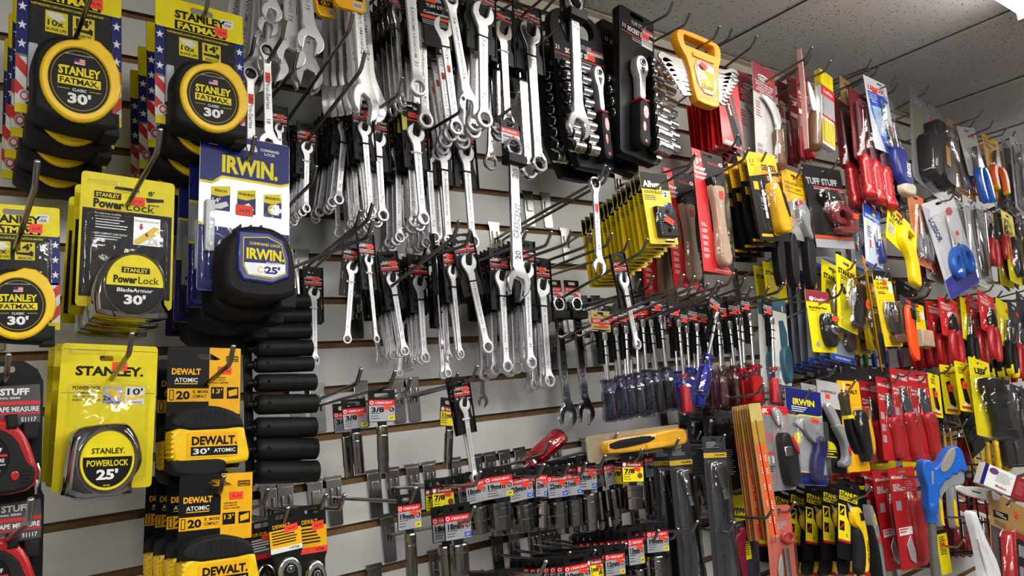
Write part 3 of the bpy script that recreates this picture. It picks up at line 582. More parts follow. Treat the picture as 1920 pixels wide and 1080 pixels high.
# ---------------------------------------------------------------- wrenches
def wrench_outline(L, w, ro=None, rb=None, tilt=15, hw=None, flip=1):
    """combination wrench: open jaw centred on (0,0) opening upwards, ring centred on (0,L); w = jaw width in mm"""
    ro = ro or w*1.14; rb = rb or w*.82; hw = hw or w*.5; a0 = tilt*flip
    R = lambda x, y: (x*math.cos(math.radians(a0))-y*math.sin(math.radians(a0)), x*math.sin(math.radians(a0))+y*math.cos(math.radians(a0)))
    jw = w/2; pts = []
    # head, starting at the lower right neck, going counter clockwise up the right side (v is down, so up is negative)
    pts += [(hw, ro*1.75), (hw*1.12, ro*1.3)]
    for a in range(52, -62, -12): pts.append(R(ro*math.cos(math.radians(a)), ro*math.sin(math.radians(a))))
    pts += [R(jw+ro*.1, -ro*1.02), R(jw, -ro*.95), R(jw, ro*.06), R(jw*.62, ro*.34), R(-jw*.62, ro*.34), R(-jw, ro*.06), R(-jw, -ro*.95), R(-jw-ro*.1, -ro*1.02)]
    for a in range(240, 126, -12): pts.append(R(ro*math.cos(math.radians(a)), ro*math.sin(math.radians(a))))
    pts += [(-hw*1.12, ro*1.3), (-hw, ro*1.75), (-hw*.92, L*.5), (-hw*.88, L-rb*1.9), (-hw*.95, L-rb*1.25)]
    for a in range(-140, -401, -14): pts.append((rb*math.cos(math.radians(a)), L+rb*math.sin(math.radians(a))))
    pts += [(hw*.95, L-rb*1.25), (hw*.88, L-rb*1.9), (hw*.92, L*.5)]
    return pts, ro, rb, hw
def ring12(cx, cy, r, n=12): return [(cx+(r if i % 2 else r*.89)*math.cos(PI*i/n), cy+(r if i % 2 else r*.89)*math.sin(PI*i/n)) for i in range(2*n)]
def wrench_mb(L, w, m, sp=None, base=0, marks=True, num='14', word='Professional Series', chromeword=False, th=None, hexn=12, flip=1):
    sp = sp or (0, 0); b = MB(*sp); pts, ro, rb, hw = wrench_outline(L, w, flip=flip); th = th or max(3.6, w*.36)
    def zf(u, v):
        if v > L-rb*1.3: t = min(1, (v-(L-rb*1.3))/(rb*.4)); return (th*.28*t, .72+.5*t)
        if v > ro*1.3: return (0, .72)
        return (0, 1.)
    b.prism(pts, base, base+th, m, holes=[ring12(0, L, rb*.68, hexn)[::-1]], bev=th*.2, zf=zf)
    zt = base+th*.5+th*.36+.12
    if marks:
        ink = mat('stamped_mark', (.36, .36, .38), .5, .6)
        b.text(num, 0, ro*2.5, ink, zt, h=hw*.8, bold=False, ang=-80); b.text(num, 0, L-rb*2.6, ink, zt, h=hw*.8, bold=False, ang=-80)
        if word: b.text(word, 0, L*.52, ink if not chromeword else mat('raised_mark', (.42, .42, .44), .3, .8), zt, h=hw*(.55 if not chromeword else 1.05), w=min(L*.42, hw*10), bold=chromeword, ang=-90 if chromeword else 90)
    return b
_WS = {}
def carded(kind, L=140, w=14, m=None, num='14', tie='black', card='std'):
    """a combination wrench tied to a black hanger card; anchors: jaw centre and ring centre"""
    key = (kind, L, w, num, tie, card)
    if key in _WS: return _WS[key]
    m = m or SA; hv = -w*1.1-31
    s = Spec('combination_wrench', 'wrench', (0, 0), (0, L), (0, hv)); s.ou = s.ov = 0
    cw = max(20, w*1.78) if w < 17 else w*1.6; bot = max(52, w*4.2) if w < 17 else w*3.6
    b = MB(); top = hv-9
    o = [(-cw*.95, top), (cw*.95, top), (cw, hv+6), (cw, -w*.3), (cw*.72, w*.9), (cw*.74, w*1.6), (cw, bot*.72), (cw*.97, bot), (-cw*.97, bot), (-cw, bot*.72), (-cw*.74, w*1.6), (-cw*.72, w*.9), (-cw, -w*.3), (-cw, hv+6)]
    hole = [(-13, hv-1), (-9, hv-4), (-3, hv-4), (0, hv-6), (3, hv-4), (9, hv-4), (13, hv-1), (9, hv+3.5), (-9, hv+3.5)] if card != 'plain' else euro(0, hv, 26, 8)
    b.prism(o, -4, -1.6, BP, holes=[hole, [(-11, bot*.78), (-8, bot*.78), (-8, bot*.9), (-11, bot*.9)], [(8, bot*.78), (11, bot*.78), (11, bot*.9), (8, bot*.9)]], bev=.5)
    b.prism([(-cw, top), (-cw+1.6, top), (-cw+1.6, bot), (-cw, bot)], -3, 1.2, BP); b.prism([(cw-1.6, top), (cw, top), (cw, bot), (cw-1.6, bot)], -3, 1.2, BP)
    y0 = hv+8; y1 = max(-w*.3, y0+26); x = cw-2
    b.rect(-x, y0, x, y1, -1.2, BK)
    if card == 'yellow': b.rect(-x, y0, -x+10, y1, -1, mat('tuff_yellow', (.86, .84, .35), .45)); b.flat(circle(-x+7, y0+6, 5.5, 14), -.8, BK); b.text('COMBINATION', 6, y0+5, WH, -.9, h=3, w=cw*1.2); b.text('WRENCH', 2, y0+9, WH, -.9, h=3, w=18); b.rect(-x+10, y0+13, x, y0+16, -.9, RD)
    else:
        b.rect(-x, y0+4.5, x, y0+6, -1, SIL); b.rect(-x, y0+6.6, x, y0+8, -1, RD)
        b.text('TUFF STUFF', -1, y0+3.4, WH, -.8, h=4.2, w=cw*1.25); b.text('Combination Wrench', 0, y0+12, WH, -.9, h=3.4, w=cw*1.72); b.rect(-x, y0+14.6, x, y0+17.8, -1, RD)
        b.lines(-x+12, y0+20, x-12, 2, 2.4, SIL, -.9, .8); b.text(num, -x+5.5, y0+22, WH, -.9, h=4); b.text('68709', x-5, y0+23, WH, -.9, h=2.2)
    s.part('hanger_card', b)
    s.part('wrench_body', wrench_mb(L, w, m, num=num))
    tm = mat('white_tie', (.85, .85, .84), .5) if tie == 'white' else BK
    b = MB(); tv = w*2.1+4; h = w*.5+1.2; b.box(-h, tv-1.4, -2, h, tv+1.4, max(3.6, w*.36)+.9, tm, bev=.7); b.box(-h-2.5, tv-2, 0, -h+.5, tv+2, 3, tm, bev=.6)
    s.part('cable_tie', b)
    price(s, random.choice((-2, 5, 8)), y0+6, w=15, h=8.5, d=-.7, ang=random.uniform(-4, 8), t='3.99')
    _WS[key] = s; return s
def loose(L, w, m, num, word='CHROME VANADIUM', tilt=0, name='combination_wrench', chromeword=False, flip=1, sticker=None, band=None):
    s = Spec(name, 'wrench', (0, 0), (0, L), (0, 0)); s.ou = s.ov = 0
    s.part('wrench_body', wrench_mb(L, w, m, num=num, word=word, chromeword=chromeword, flip=flip))
    if sticker:
        for v in sticker: price(s, 0, v, w=9, h=16, d=max(3.6, w*.36)*.86+.2, t='4.39')
    if band:
        b = MB(); b.box(-w*.42-1, band-2, -1, w*.42+1, band+2, max(3.6, w*.36)+.5, BK, bev=1); s.part('cable_tie', b)
    return s
def ratchet_wrench(L, w, m, num='21', word='Pro-Series', hd=None):
    """ratcheting box end at (0,0), open end at (0,L)"""
    s = Spec('ratcheting_wrench', 'wrench', (0, 0), (0, L), (0, 0)); s.ou = s.ov = 0
    b = MB(); pts, ro, rb, hw = wrench_outline(L, w, rb=w*.92)
    pts = [(-p[0], L-p[1]) for p in pts]; th = w*.42
    b.prism(pts, 0, th, m, holes=[circle(0, 0, w*.66, 24)], bev=th*.22, zf=lambda u, v: (0, 1.25) if v < w*1.4 else (0, .75))
    b.text(word, 0, L*.5, mat('raised_mark', (.42, .42, .44), .3, .8), th*.9, h=hw, w=L*.3, ang=90); b.text(num, 0, L*.78, mat('stamped_mark', (.36, .36, .38), .5, .6), th*.9, h=hw, ang=90)
    s.part('wrench_body', b)
    b = MB(); b.prism(circle(0, 0, w*.65, 24), th*.05, th*1.0, BP, holes=[ring12(0, 0, w*.52)]); s.part('ratchet_gear', b)
    price(s, 0, L*.3, w=9, h=17, d=th*.9+.2, t='9.99'); return s
C_ = carded
# row nearest the top of the field: (jaw px) (ring px) L w num tie stack tip label
def W(jaw, ring, L, w, num, tie, n, off, tip, label, card='std', step=.014, yaw=0, m=None, back=None, sx=1., k=None):
    s = carded('c', L, w*.86, m, num, tie, card)
    return hang(s, jaw, ring, off, label, n=n, step=step, tip=tip, yaw=yaw, jit=1.3, backlabel=back, sx=sx, hook_k=k, drop=.1)
W((523, 242), (528, 352), 120, 10, '8', 'white', 2, 0.16, (558, 96), 'small silver combination wrench on the card half behind the ratcheting wrench', back='small silver combination wrench behind the half hidden card')
W((575, 278), (573, 392), 118, 12, '13', 'white', 7, 0.14, (685, 97), 'short silver combination wrench just right of the blue tape card', back='short silver combination wrench right of the blue tape card')
W((646, 241), (633, 375), 128, 13, '3/8', 'black', 7, 0.15, None, 'silver combination wrench with the ring leaning left, right of centre gap', back='silver combination wrench behind the left leaning one')
W((682, 242), (694, 398), 140, 12, '7/16', 'black', 8, 0.19, (703, 149), 'slender silver combination wrench on the highest swinging card', back='slender silver combination wrench on the highest cards')
W((707, 262), (716, 405), 132, 15, '7/16', 'black', 8, 0.165, (754, 145), 'silver combination wrench with a wide jaw, black tie, fifth from the left', back='silver combination wrench with a wide jaw, upper row')
W((745, 289), (747, 446), 150, 14, '1/2', 'white', 6, 0.14, None, 'silver combination wrench lettered dark along its shaft, in the upper row', back='silver combination wrench with dark lettered shaft')
W((778, 251), (791, 411), 142, 16, '1/2', 'white', 9, 0.18, (808, 174), 'silver combination wrench on the card with a yellow strip', card='yellow', back='silver combination wrench on yellow stripped cards')
W((802, 293), (813, 446), 150, 14, '9/16', 'black', 6, 0.13, (870, 182), 'silver combination wrench half hidden right of the yellow strip card', back='silver combination wrench right of yellow strip cards')
W((830, 287), (839, 450), 150, 15, '10', 'black', 6, 0.13, None, 'dark jawed combination wrench left of the lone straight one', back='dark jawed combination wrench in the upper row')
W((871, 287), (884, 454), 156, 17, '18', 'black', 1, 0.12, None, 'silver combination wrench on the lone card against bare white wall', yaw=2)
W((668, 306), (664, 420), 120, 12, '11', 'black', 3, .12, (690, 190), 'dark combination wrench hanging deep between two front cards', back='dark combination wrench hanging deep')
# second row
W((588, 551), (590, 675), 122, 12, '12', 'white', 2, 0.1, (699, 412), 'silver combination wrench left of the bare white wall, second row', yaw=3, back='silver combination wrench left of the bare wall')
W((660, 503), (650, 636), 130, 12, '9', 'white', 1, 0.19, None, 'silver combination wrench with a white tie leaning left in the second row', yaw=-4)
W((690, 489), (704, 636), 140, 10, '8', 'white', 1, 0.2, None, 'thin silver combination wrench turned sideways with a white tie', yaw=14)
W((735, 525), (757, 658), 126, 13, '11', 'black', 6, 0.13, (861, 414), 'silver combination wrench slanting right, left part of the second row', back='silver combination wrench behind the slanting one')
W((786, 532), (795, 671), 132, 14, '12', 'black', 6, 0.13, (883, 431), 'silver combination wrench hanging straight below the small card row', back='silver combination wrench behind the straight one')
W((815, 494), (826, 646), 140, 12, '10', 'black', 1, .17, (850, 440), 'silver combination wrench seen edge on in the second row', yaw=62)
W((847, 511), (861, 664), 140, 12, '13', 'black', 3, .175, (800, 460), 'silver combination wrench with a small jaw, middle of the second row', yaw=12, back='silver combination wrench with small jaw')
W((829, 561), (838, 700), 140, 12, '10', 'black', 2, .12, None, 'dull combination wrench hanging low behind the edge on one', back='dull combination wrench hanging low')
W((877, 493), (912, 651), 158, 17, '19', 'black', 1, 0.18, (938, 433), 'large silver combination wrench slanting down to the right', yaw=0)
W((939, 522), (948, 687), 158, 16, '14', 'black', 7, 0.13, (1034, 434), 'silver combination wrench at the front of the long stack', step=.013, back='silver combination wrench in the long stack')
W((985, 507), (993, 680), 160, 16, '14', 'black', 6, 0.15, (1072, 432), 'silver chrome vanadium combination wrench behind the polished twenty wrench', step=.014, back='silver combination wrench behind polished twenty wrench')
W((1015, 539), (1027, 714), 168, 17, '15', 'black', 5, 0.11, (1108, 438), 'silver combination wrench left of the two polished wrenches', step=.015, back='silver combination wrench left of the polished pair')
W((1168, 526), (1192, 646), 126, 15, '11', 'black', 1, .25, (1214, 448), 'silver combination wrench hanging before the nut drivers', yaw=4)
W((870, 759), (890, 896), 132, 12, '10', 'white', 2, .20, (895, 686), 'silver combination wrench hanging alone below the second row', yaw=0, step=.014, back='silver combination wrench hanging alone')
W((755, 600), (748, 700), 130, 12, '9', 'black', 2, .09, None, 'grey combination wrench hanging nearest the wall, second row', back='grey combination wrench nearest the wall')
# loose and bundled wrenches of the top row
lw = loose(230, 24, SA, '17')
def L(spec, a, b, off, label, **k): return hang(spec, a, b, off, label, **k)
def flipped(spec_fn, *a, **k): return spec_fn(*a, **k)
g = 'big open ended wrenches in the top left row'
s17 = loose(200, 18, SA, '17'); s19 = loose(215, 20, SA, '19'); s24 = loose(290, 30, SA, '24'); s22 = loose(270, 27, SA, '22')
for i in range(3): hang(s17, (507+2-i*7, 24+i*26), (500-i*6, -150+i*20), .2-.022*i, 'open wrench head pointing down above the ratcheting wrench, '+ORD[i]+' in its bundle', hk=False, group=g)
for i in range(6): hang(s19, (580-i*38+i*i*1.2, 80+i*26-i*i*1.4), (560-i*22, -150+i*12), .21-.02*i, 'open wrench head in the steel fan at top left, '+ORD[i]+' in its bundle', hk=False, group=g)
for i in range(2): hang(s19, (578-i*5, 144+i*10), (566-i*4, -90), .14-.02*i, 'open wrench head low in the steel fan, '+ORD[i]+' in its bundle', hk=False, group=g)
rw = ratchet_wrench(170, 15, SA, '18')
hang(rw, (499, 96), (503, 268), .19, 'satin ratcheting wrench hanging from its open gear ring', tip=(536, 36))
rw2 = ratchet_wrench(150, 14, SA, '17')
hang(rw2, (468, 140), (470, 300), .17, 'satin ratcheting wrench half hidden by the flag card', tip=None)
# the fan of long thick wrenches under the yellow label
for i in range(5):
    hang(s24, (612+i*17, 206-i*3), (598+i*15, -90), .10+.028*i, 'long thick wrench shaft under the amber label, '+ORD[i]+' from the left', hk=False, group='long thick wrenches', yaw=55-i*8)
for i in range(3):
    hang(s24, (670+i*9, 178+i*10), (640+i*14, -100), .14+.02*i, 'wide wrench shaft stamped with its size, '+ORD[i]+' from the left', hk=False, group='wide stamped wrenches', yaw=8)
tg = Spec('product_tag', 'tag', (0, 0), (0, 60)); b = MB(); b.prism([(-30, -34), (30, -34), (34, 30), (26, 38), (-26, 38), (-34, 30)], -6, 6, Y2, bev=3); b.prism([(-26, 0), (26, 0), (26, 14), (-26, 14)], 6, 6.4, BK); b.text('CR-V', 0, 7, Y2, 6.8, h=9, w=34); b.lines(-22, -28, 22, 4, 6, BK, 6.3, 1.6)
b.rect(4, 18, 24, 32, 6.3, WH)
for i in range(6): b.rect(6+i*3, 20, 7.4+i*3, 30, 6.6, BK)
tg.part('tag', b)
hang(tg, (655, -12), (658, 40), .22, 'amber paper tag around the long thick wrenches', hk=False)
hang(tg, (606, 2), (618, 52), .2, 'amber and black tag beside the steel fan', hk=False, yaw=25)
# black carded wrenches, rank of dark cards
s20 = carded('c', 225, 19, CH, '19', 'black')
s20w = carded('c', 225, 21, SA, '3/4', 'white')
hang(s20, (742, 26), (752, 190), .20, 'dark carded wrench at the front of the rank of black cards', n=11, step=.017, tip=None, jit=.6, backlabel='dark carded wrench in the rank of black cards', yaw=30)
hang(loose(200, 20, SA, '19', flip=-1), (765, -36), (781, 166), .24, 'silver wrench with its ring low over the others', hk=False)
hang(s20w, (788, 38), (796, 227), .19, 'bright three quarter inch wrench on a black card', n=4, step=.02, tip=(807, 174), jit=1., backlabel='bright three quarter inch wrench', k=None) if False else hang(s20w, (788, 38), (796, 227), .19, 'bright three quarter inch wrench on a black card', n=4, step=.02, jit=1., backlabel='bright three quarter inch wrench')
st = loose(235, 22, SA, '13/16', word='Professional Series', sticker=(100,), band=48)
hang(st, (829, 52), (853, 240), .20, 'silver thirteen sixteenths wrench with an orange price sticker', n=5, step=.018, jit=1.5, drop=.3, backlabel='silver thirteen sixteenths wrench')
cardb = Spec('wrench_card', 'card', (0, 0), (0, 60)); b = MB(); b.prism([(-32, -8), (32, -8), (32, 30), (26, 44), (26, 84), (-26, 84), (-26, 44), (-32, 30)], -3, -1, BP, holes=[euro(0, -1, 30, 7)], bev=.5); b.text('TUFF STUFF', 4, 12, WH, -.5, h=6, w=44); b.text('Combination', 0, 24, WH, -.5, h=5, w=48); b.rect(-30, 30, 31, 35, -.6, OR); b.lines(-28, 38, 24, 3, 3, SIL, -.6, 1); b.prism(rrect(-18, -5.5, 2, 6, .5), -1, -.4, OR); cardb.part('card', b)
hang(cardb, (815, 0), (822, 64), .205, 'wide black printed wrench card in the top row')
bx = loose(245, 23, SA, '3/4', word='Professional series')
hang(bx, (877, 196), (843, 2), .245, 'long silver wrench hanging upside down by its ring', hk=False)
hang(carded('c', 240, 24, SA, '7/8', 'black'), (903, 27), (905, 225), .22, 'bright seven eighths wrench on a black card', n=5, step=.02, jit=1., backlabel='bright seven eighths wrench')
hang(carded('c', 215, 21, DC, '15/16', 'white', 'yellow'), (941, 60), (950, 232), .20, 'grey wrench with a tan card behind its jaw', n=3, step=.02, jit=1., backlabel='grey wrench on a tan card')
hang(carded('c', 290, 24, CH, '21', 'black'), (991, 62), (1007, 308), .19, 'long polished wrench on a silver and black card', n=2, step=.03, jit=.5, tip=None, backlabel='long polished wrench')
hang(loose(300, 26, CH, '24', word=None), (925, 110), (918, 306), .13, 'big polished ring hanging behind the small red label', hk=False)
# crescent wrenches on long holders
def crescent(L, w, num, tag=True, up=True):
    s = Spec('combination_wrench', 'wrench', (0, 0), (0, L), (0, -44 if tag else -20)); s.ou = s.ov = 0
    b = MB()
    if tag:
        b.prism([(-21, -52), (19, -52), (22, 20), (-18, 20)], -4, -2, BP, holes=[euro(0, -45, 20, 7)], bev=.4)
        b.rect(-20.5, -37, 20.5, -27, -1.7, RD); b.rect(-20, -27, 21, -6, -1.7, SIL); b.text('CRESCENT', 2, -32, WH, -1.4, h=3.6, w=26); b.prism(circle(-15, -32, 2.6, 12), -1.7, -1.5, WH, holes=[circle(-15, -32, 1.5, 12)])
        b.text(num+'mm', -7, -22, BK, -1.4, h=5, w=21); b.lines(-17, -16, 6, 3, 3.2, BK, -1.4, .8)
    else: b.prism([(-24, -40), (20, -40), (20, 60), (12, 74), (-10, 74), (-24, 50)], -6, -3, BP, holes=[euro(-2, -30, 20, 7)], bev=1)
    s.part('hanger_card', b)
    b = MB(); b.prism(rrect(-20, w*.75, 21, w*.75+17, 1.5), -4, w*.55+6, BP, bev=1.5); s.part('clamp', b, label='black plastic clamp around the shaft')
    b = MB(); pts, ro, rb, hw = wrench_outline(L, w, rb=w*.78); pts = [(-p[0], L-p[1]) for p in pts]; th = w*.4
    b.prism(pts, 0, th, CH, holes=[ring12(0, 0, w*.56)], bev=th*.25, zf=lambda u, v: (1, 1.3) if v < w*1.2 else ((0, .8) if v < L-ro*1.3 else (0, 1)))
    ink = mat('raised_mark', (.42, .42, .44), .3, .8); b.text('CRESCENT', 0, L*.55, ink, th*.92, h=hw*1.1, w=L*.26, ang=-84 if tag else -90); b.text(num, 0, L*.2, ink, th*.92, h=hw*1.1, ang=-85); b.text(num, 0, L*.8, ink, th*.92, h=hw*1.1, ang=-90)
    s.part('wrench_body', b)
    if tag: price(s, 9, -19, w=14, h=8, d=-1.1, ang=35, t='14.99')
    return s
c20 = crescent(245, 22, '20')
hang(c20, (959, 278), (968, 533), .235, 'long polished twenty millimetre wrench hanging by itself in front', tip=(972, 172))
c21 = crescent(235, 23, '21', tag=False)
hang(c21, (1072, 9), (1081, 238), .27, 'long polished twenty one millimetre wrench before the socket sets', tip=None)
c20b = crescent(225, 20, '20')
hang(c20b, (1043, 571), (1062, 780), .08, 'polished twenty millimetre wrench, left of the pair by the nut drivers', tip=(1147, 437), yaw=-2)
c21b = crescent(225, 20, '21')
hang(c21b, (1077, 571), (1096, 774), .08, 'polished twenty one millimetre wrench, right of the pair', tip=(1179, 449), yaw=-2)
hang(loose(170, 15, DC, '17', word=None), (905, 752), (901, 640), .05, 'dark adjustable looking wrench hanging jaw down near the wall', hk=False)
rc = ratchet_wrench(168, 15, CH, '17', 'GEARTECH' if False else 'Pro')
hang(rc, (1113, 345), (1122, 500), .30, 'polished ratcheting wrench with an orange sticker on its shaft', hk=False)
# empty hooks
EH = [((593, 311), .19, 'empty hook right of the blue tape card'), ((609, 420), None, ''), 
 ((662, 24), .31, 'empty hook crossing the steel wrench fan, upper'), ((659, 49), .30, 'empty hook crossing the steel wrench fan, lower'),
 ((1135, 310), .33, 'hook through the ring of the polished ratcheting wrench'), ((1143, 316), .32, 'thin hook beside the ring of the polished ratcheting wrench'),
 ((987, 432), .25, 'empty hook end left of the long polished wrench'), ((1104, -14), .27, 'hook crossing the top edge above the long polished wrench'), ((1262, 3), .29, 'empty hook above the front socket set'), ((1294, 24), .27, 'empty hook right of the front socket set'),
 ((1026, -30), .27, 'hook crossing the top edge beside the polished wrench'), ((902, 884), .16, 'hook end beside the two lowest wrench rings')]
for tp, Lh, lb in EH:
    if Lh: hook(tp, L=Lh, label=lb)
# plates of empty positions
pb = Spec('slatwall_clip', 'clip', (0, 0), (0, 60)); b = MB(); b.prism([(-13, -6), (13, -6), (12, 66), (10, 68), (-10, 68), (-12, 66)], 1, 3.2, PL, bev=.6); b.prism([(-15, -12), (15, -12), (15, -4), (-15, -4)], -4, 2.6, PL, bev=.5); b.prism([(-7, 8), (7, 8), (7, 34), (-7, 34)], 3, 6, PL, bev=1); pb.part('plate', b)
# ---------------------------------------------------------------- impact socket rail at the left
def socket_body(b, u, v0, v1, r, m, d=0, horiz=False, seg=20, deep=True, step=.72, drive=.6):
    """socket from v0 (drive end) to v1 (mouth) with a stepped profile"""
    L = abs(v1-v0) or 1
    pr = [(0, r*.9), (.02, r*.97), (.04, r), (.18, r), (.19, r*.97), (.205, r*.97), (.215, r), (step if deep else .5, r), ((step if deep else .5)+.04, r*.93), (.985, r*.93), (1, r*.88)]
    a, c = ((v0, u, d), (v1, u, d)) if horiz else ((u, v0, d), (u, v1, d))
    b.rod(a, c, pr, m, n=seg); return b
sp = Spec('impact_socket_rail', 'rail', (0, 0), (0, 360)); b = MB()
b.prism(rrect(-9, -30, 9, 372, 3), -6, 2, BP, bev=1)
for q in range(12): b.box(-5, -18+q*34, 1, 3, 4+q*34, 6, BP, bev=1)
b.prism([(-9, -50), (9, -50), (9, -26), (-9, -26)], -6, 2, BP, holes=[euro(0, -41, 10, 6)], bev=1)
sp.part('rail', b)
hang(sp, (462, 575), (470, 900), .12, 'black plastic rail carrying a column of black impact sockets', hk=True, tip=(463, 628))
SK = [(468, 580, 548, 580, 13), (478, 580, 579, 606, 15), (479, 580, 606, 636, 15), (480, 583, 636, 668, 16), (479, 585, 668, 697, 15), (480, 590, 700, 733, 17), (480, 592, 738, 775, 18), (478, 590, 781, 820, 19), (478, 592, 820, 862, 21), (478, 594, 862, 905, 23)]
for i, (x0, x1, y0, y1, r) in enumerate(SK):
    if i == 0: x0, x1, y0, y1 = 478, 578, 551, 580
    S = Spec('impact_socket', 'socket', (0, 0), (100, 0)); b = MB()
    b.rod((0, 0, 0), (100, 0, 0), [(0, r*.8), (.04, r*.98), (.07, r), (.7, r), (.78, r*.97), (.99, r*.97), (1, r*.9)], IB, n=26); S.part('socket_body', b, ang=45)
    b = MB(); b.rod((-14, 0, 0), (2, 0, 0), [(0, 5), (.6, 5), (.6, 8), (1, 8)], BP, n=12); b.rod((16, -2, r-.6), (16, -2, r+.2), [(0, 3), (1, 3)], mat('hole_black', (.02, .02, .02), .8), n=12); S.part('drive_post', b)
    sy = ((y1-y0)/2)/r
    k = 1.
    nm = ['topmost', 'second', 'third', 'fourth', 'fifth', 'sixth', 'seventh', 'eighth', 'ninth', 'lowest'][i]
    P0 = at(x0, (y0+y1)/2+2, .135); P1 = at(x1, (y0+y1)/2, .135); s_ = (P1-P0).length/.1
    hgt = (at(x1, y0, .135)-at(x1, y1, .135)).length*1000/2/r
    ang = math.atan2(-(P1.z-P0.z), P1.x-P0.x)
    M = Matrix.Translation(P0) @ Matrix.Rotation(ang, 4, 'Y') @ Matrix.Diagonal((s_, hgt, hgt, 1))
    S.inst(M, 'black deep impact socket on the rail, '+nm+' of ten', 'black impact sockets on the rail')
# ---------------------------------------------------------------- sockets on cards
_SK = {}; SOC = mat('socket_chrome', (.58, .56, .55), .12, 1., bump=.04, vscale=40)
def socket_card(kind='long', num='3/8"', col='red', r=9, L=72, drv=None, n12=None, tagw=44, word='CRESCENT', chrome=None):
    key = (kind, num, col, r, L, drv, tagw, n12)
    if key in _SK: return _SK[key]
    s = Spec('carded_socket', 'socket', (0, 0), (0, 56+L), (0, 0)); s.ou = s.ov = 0; s.W = tagw
    w = tagw/2; b = MB(); b.prism([(-w, -9), (w, -9), (w, 46), (8, 46), (6, 58), (-6, 58), (-8, 46), (-w, 46)], -3, -1, BP, holes=[rrect(-w*.55, -3.5, w*.55, 4, 3)], bev=.4)
    head = RD if col in ('red', 'orange') else DR; body = SIL if col in ('red', 'orange') else mat('tag_yellow', (.97, .88, .10), .45)
    b.rect(-w+.6, 8, w-.6, 18, -.7, head); b.rect(-w+.6, 18, w-.6, 45, -.7, body)
    if col == 'yellow': b.flat(circle(-w+5, 13, 3.6, 12), -.5, WH); b.text('GreatNeck', 3, 13, WH, -.4, h=4.5, w=w*1.25); b.flat(circle(w-8, 34, 5.5, 14), -.5, BW)
    else: b.prism(circle(-w+5, 13, 3.2, 14), -.7, -.5, WH, holes=[circle(-w+5, 13, 1.9, 14)]); b.text(word, 3, 13, WH, -.4, h=3.8, w=w*1.3)
    b.text(num, -w*.2, 25, BK, -.4, h=8.5, w=min(w*1.45, len(num)*6.6)); b.lines(-w+3, 31, -2, 3, 4.2, BK, -.4, .9)
    if n12: b.flat(circle(w-6, 25, 4, 14), -.4, BK); b.text(n12, w-6, 25, WH, -.2, h=4)
    if drv: b.rect(w-12, 36, w-1, 43, -.4, {'y': mat('tag_yellow', (.97, .88, .10), .45), 'b': BL}[drv]); b.text('3/8"' if drv == 'y' else '1/2"', w-6.5, 39.5, BK if drv == 'y' else WH, -.2, h=3.4)
    s.part('tag', b)
    b = MB(); deep = L > 45; chrome = chrome or SOC; socket_body(b, 0, 52, 56+L, r, chrome, d=-2, seg=15, deep=deep)
    for q in range(6 if r > 8 else 0):
        a = q*PI/3
    s.part('socket_body', b, ang=12)
    price(s, w*.4, 21, w=13, h=7.5, d=-.1, ang=random.choice((25, 5, 12)), t='3.59'); _SK[key] = s; return s
def SKT(px, bot, off, label, n=1, tip=None, w=None, step=.02, back=None, yaw=0, **k):
    return hang(socket_card(**k), px, bot, off, label, n=n, tip=tip, w=w, step=step, jit=1.2, backlabel=back, yaw=yaw)
T = SKT
T((716, 741), (720, 888), .22, 'long three eighths socket on a red and silver tag, right one of the pair', tip=(741, 695), w=50, num='3/8"', drv='y', r=9, L=78, n12='6')
T((664, 757), (676, 889), .20, 'long three eighths socket on a tilted tag, left one of the pair', n=2, tip=None, w=46, num='3/8"', drv='y', r=9, L=72, yaw=8, step=.03, back='long three eighths socket behind the tilted tag')
T((845, 755), (840, 880), .12, 'long eleven millimetre socket behind a lone wrench card', tip=(926, 1060) if False else None, w=36, num='11mm', col='yellow', r=9, L=72)
T((767, 937), (775, 1105), .24, 'long nineteen millimetre socket on a tag by itself', tip=(780, 914), w=45, num='19mm', r=10, L=80, drv='y', n12='6')
T((858, 955), (866, 1100), .22, 'wide eighteen millimetre socket on the lower front tag', n=2, tip=(890, 950), w=50, num='18mm', r=14, L=60, drv='b', n12='12', step=.035, back='wide eighteen millimetre socket on lower tag')
T((830, 905), (836, 1010), .16, 'socket on a slanted red and yellow tag', tip=(901, 884), w=42, num='7/8"', col='yellow', r=10, L=40, n=2, yaw=-8, back='socket on slanted yellow tag')
row = [((890, 893), (904, 1000), 'red', '18mm', None, 40), ((934, 884), (944, 992), 'red', '19mm', 'y', 54), ((974, 888), (988, 996), 'red', '20mm', 'b', 46), ((1016, 882), (1016, 990), 'red', '22mm', 'b', 22), ((1044, 884), (1052, 990), 'red', '22mm', 'b', 38), ((1072, 880), (1080, 986), 'red', '21mm', 'b', 36), ((1100, 864), (1108, 995), 'red', '24mm', 'b', 36)]
tips = [(901, 884), (962, 865), (1020, 870), None, (1067, 870), (1099, 868), (1135, 854)]
for i, ((a, c, col, num, dv, ww), tp) in enumerate(zip(row, tips)):
    T(a, c, .19, f'short {num[:2]} millimetre socket, '+['first', 'second', 'third', 'fourth', 'fifth', 'sixth', 'seventh'][i]+' tag of the socket row', n=4, tip=tp, w=ww, num=num, drv=dv, r=15 if i < 6 else 14, L=42 if i < 6 else 52, n12='12', step=.024, back='chrome socket behind the '+['first', 'second', 'third', 'fourth', 'fifth', 'sixth', 'seventh'][i]+' row tag')
T((1142, 862), (1160, 990), .18, 'long socket below a turned grey barcode tag', n=2, tip=None, w=24, num='16', r=10, L=66, yaw=20, back='long socket behind the turned tag', step=.03)
T((1186, 858), (1191, 955), .21, 'seven eighths socket on a red and yellow tag', n=2, tip=(1204, 842), w=40, num='7/8"', col='yellow', r=16, L=40, step=.035, back='seven eighths socket on red and yellow tag')
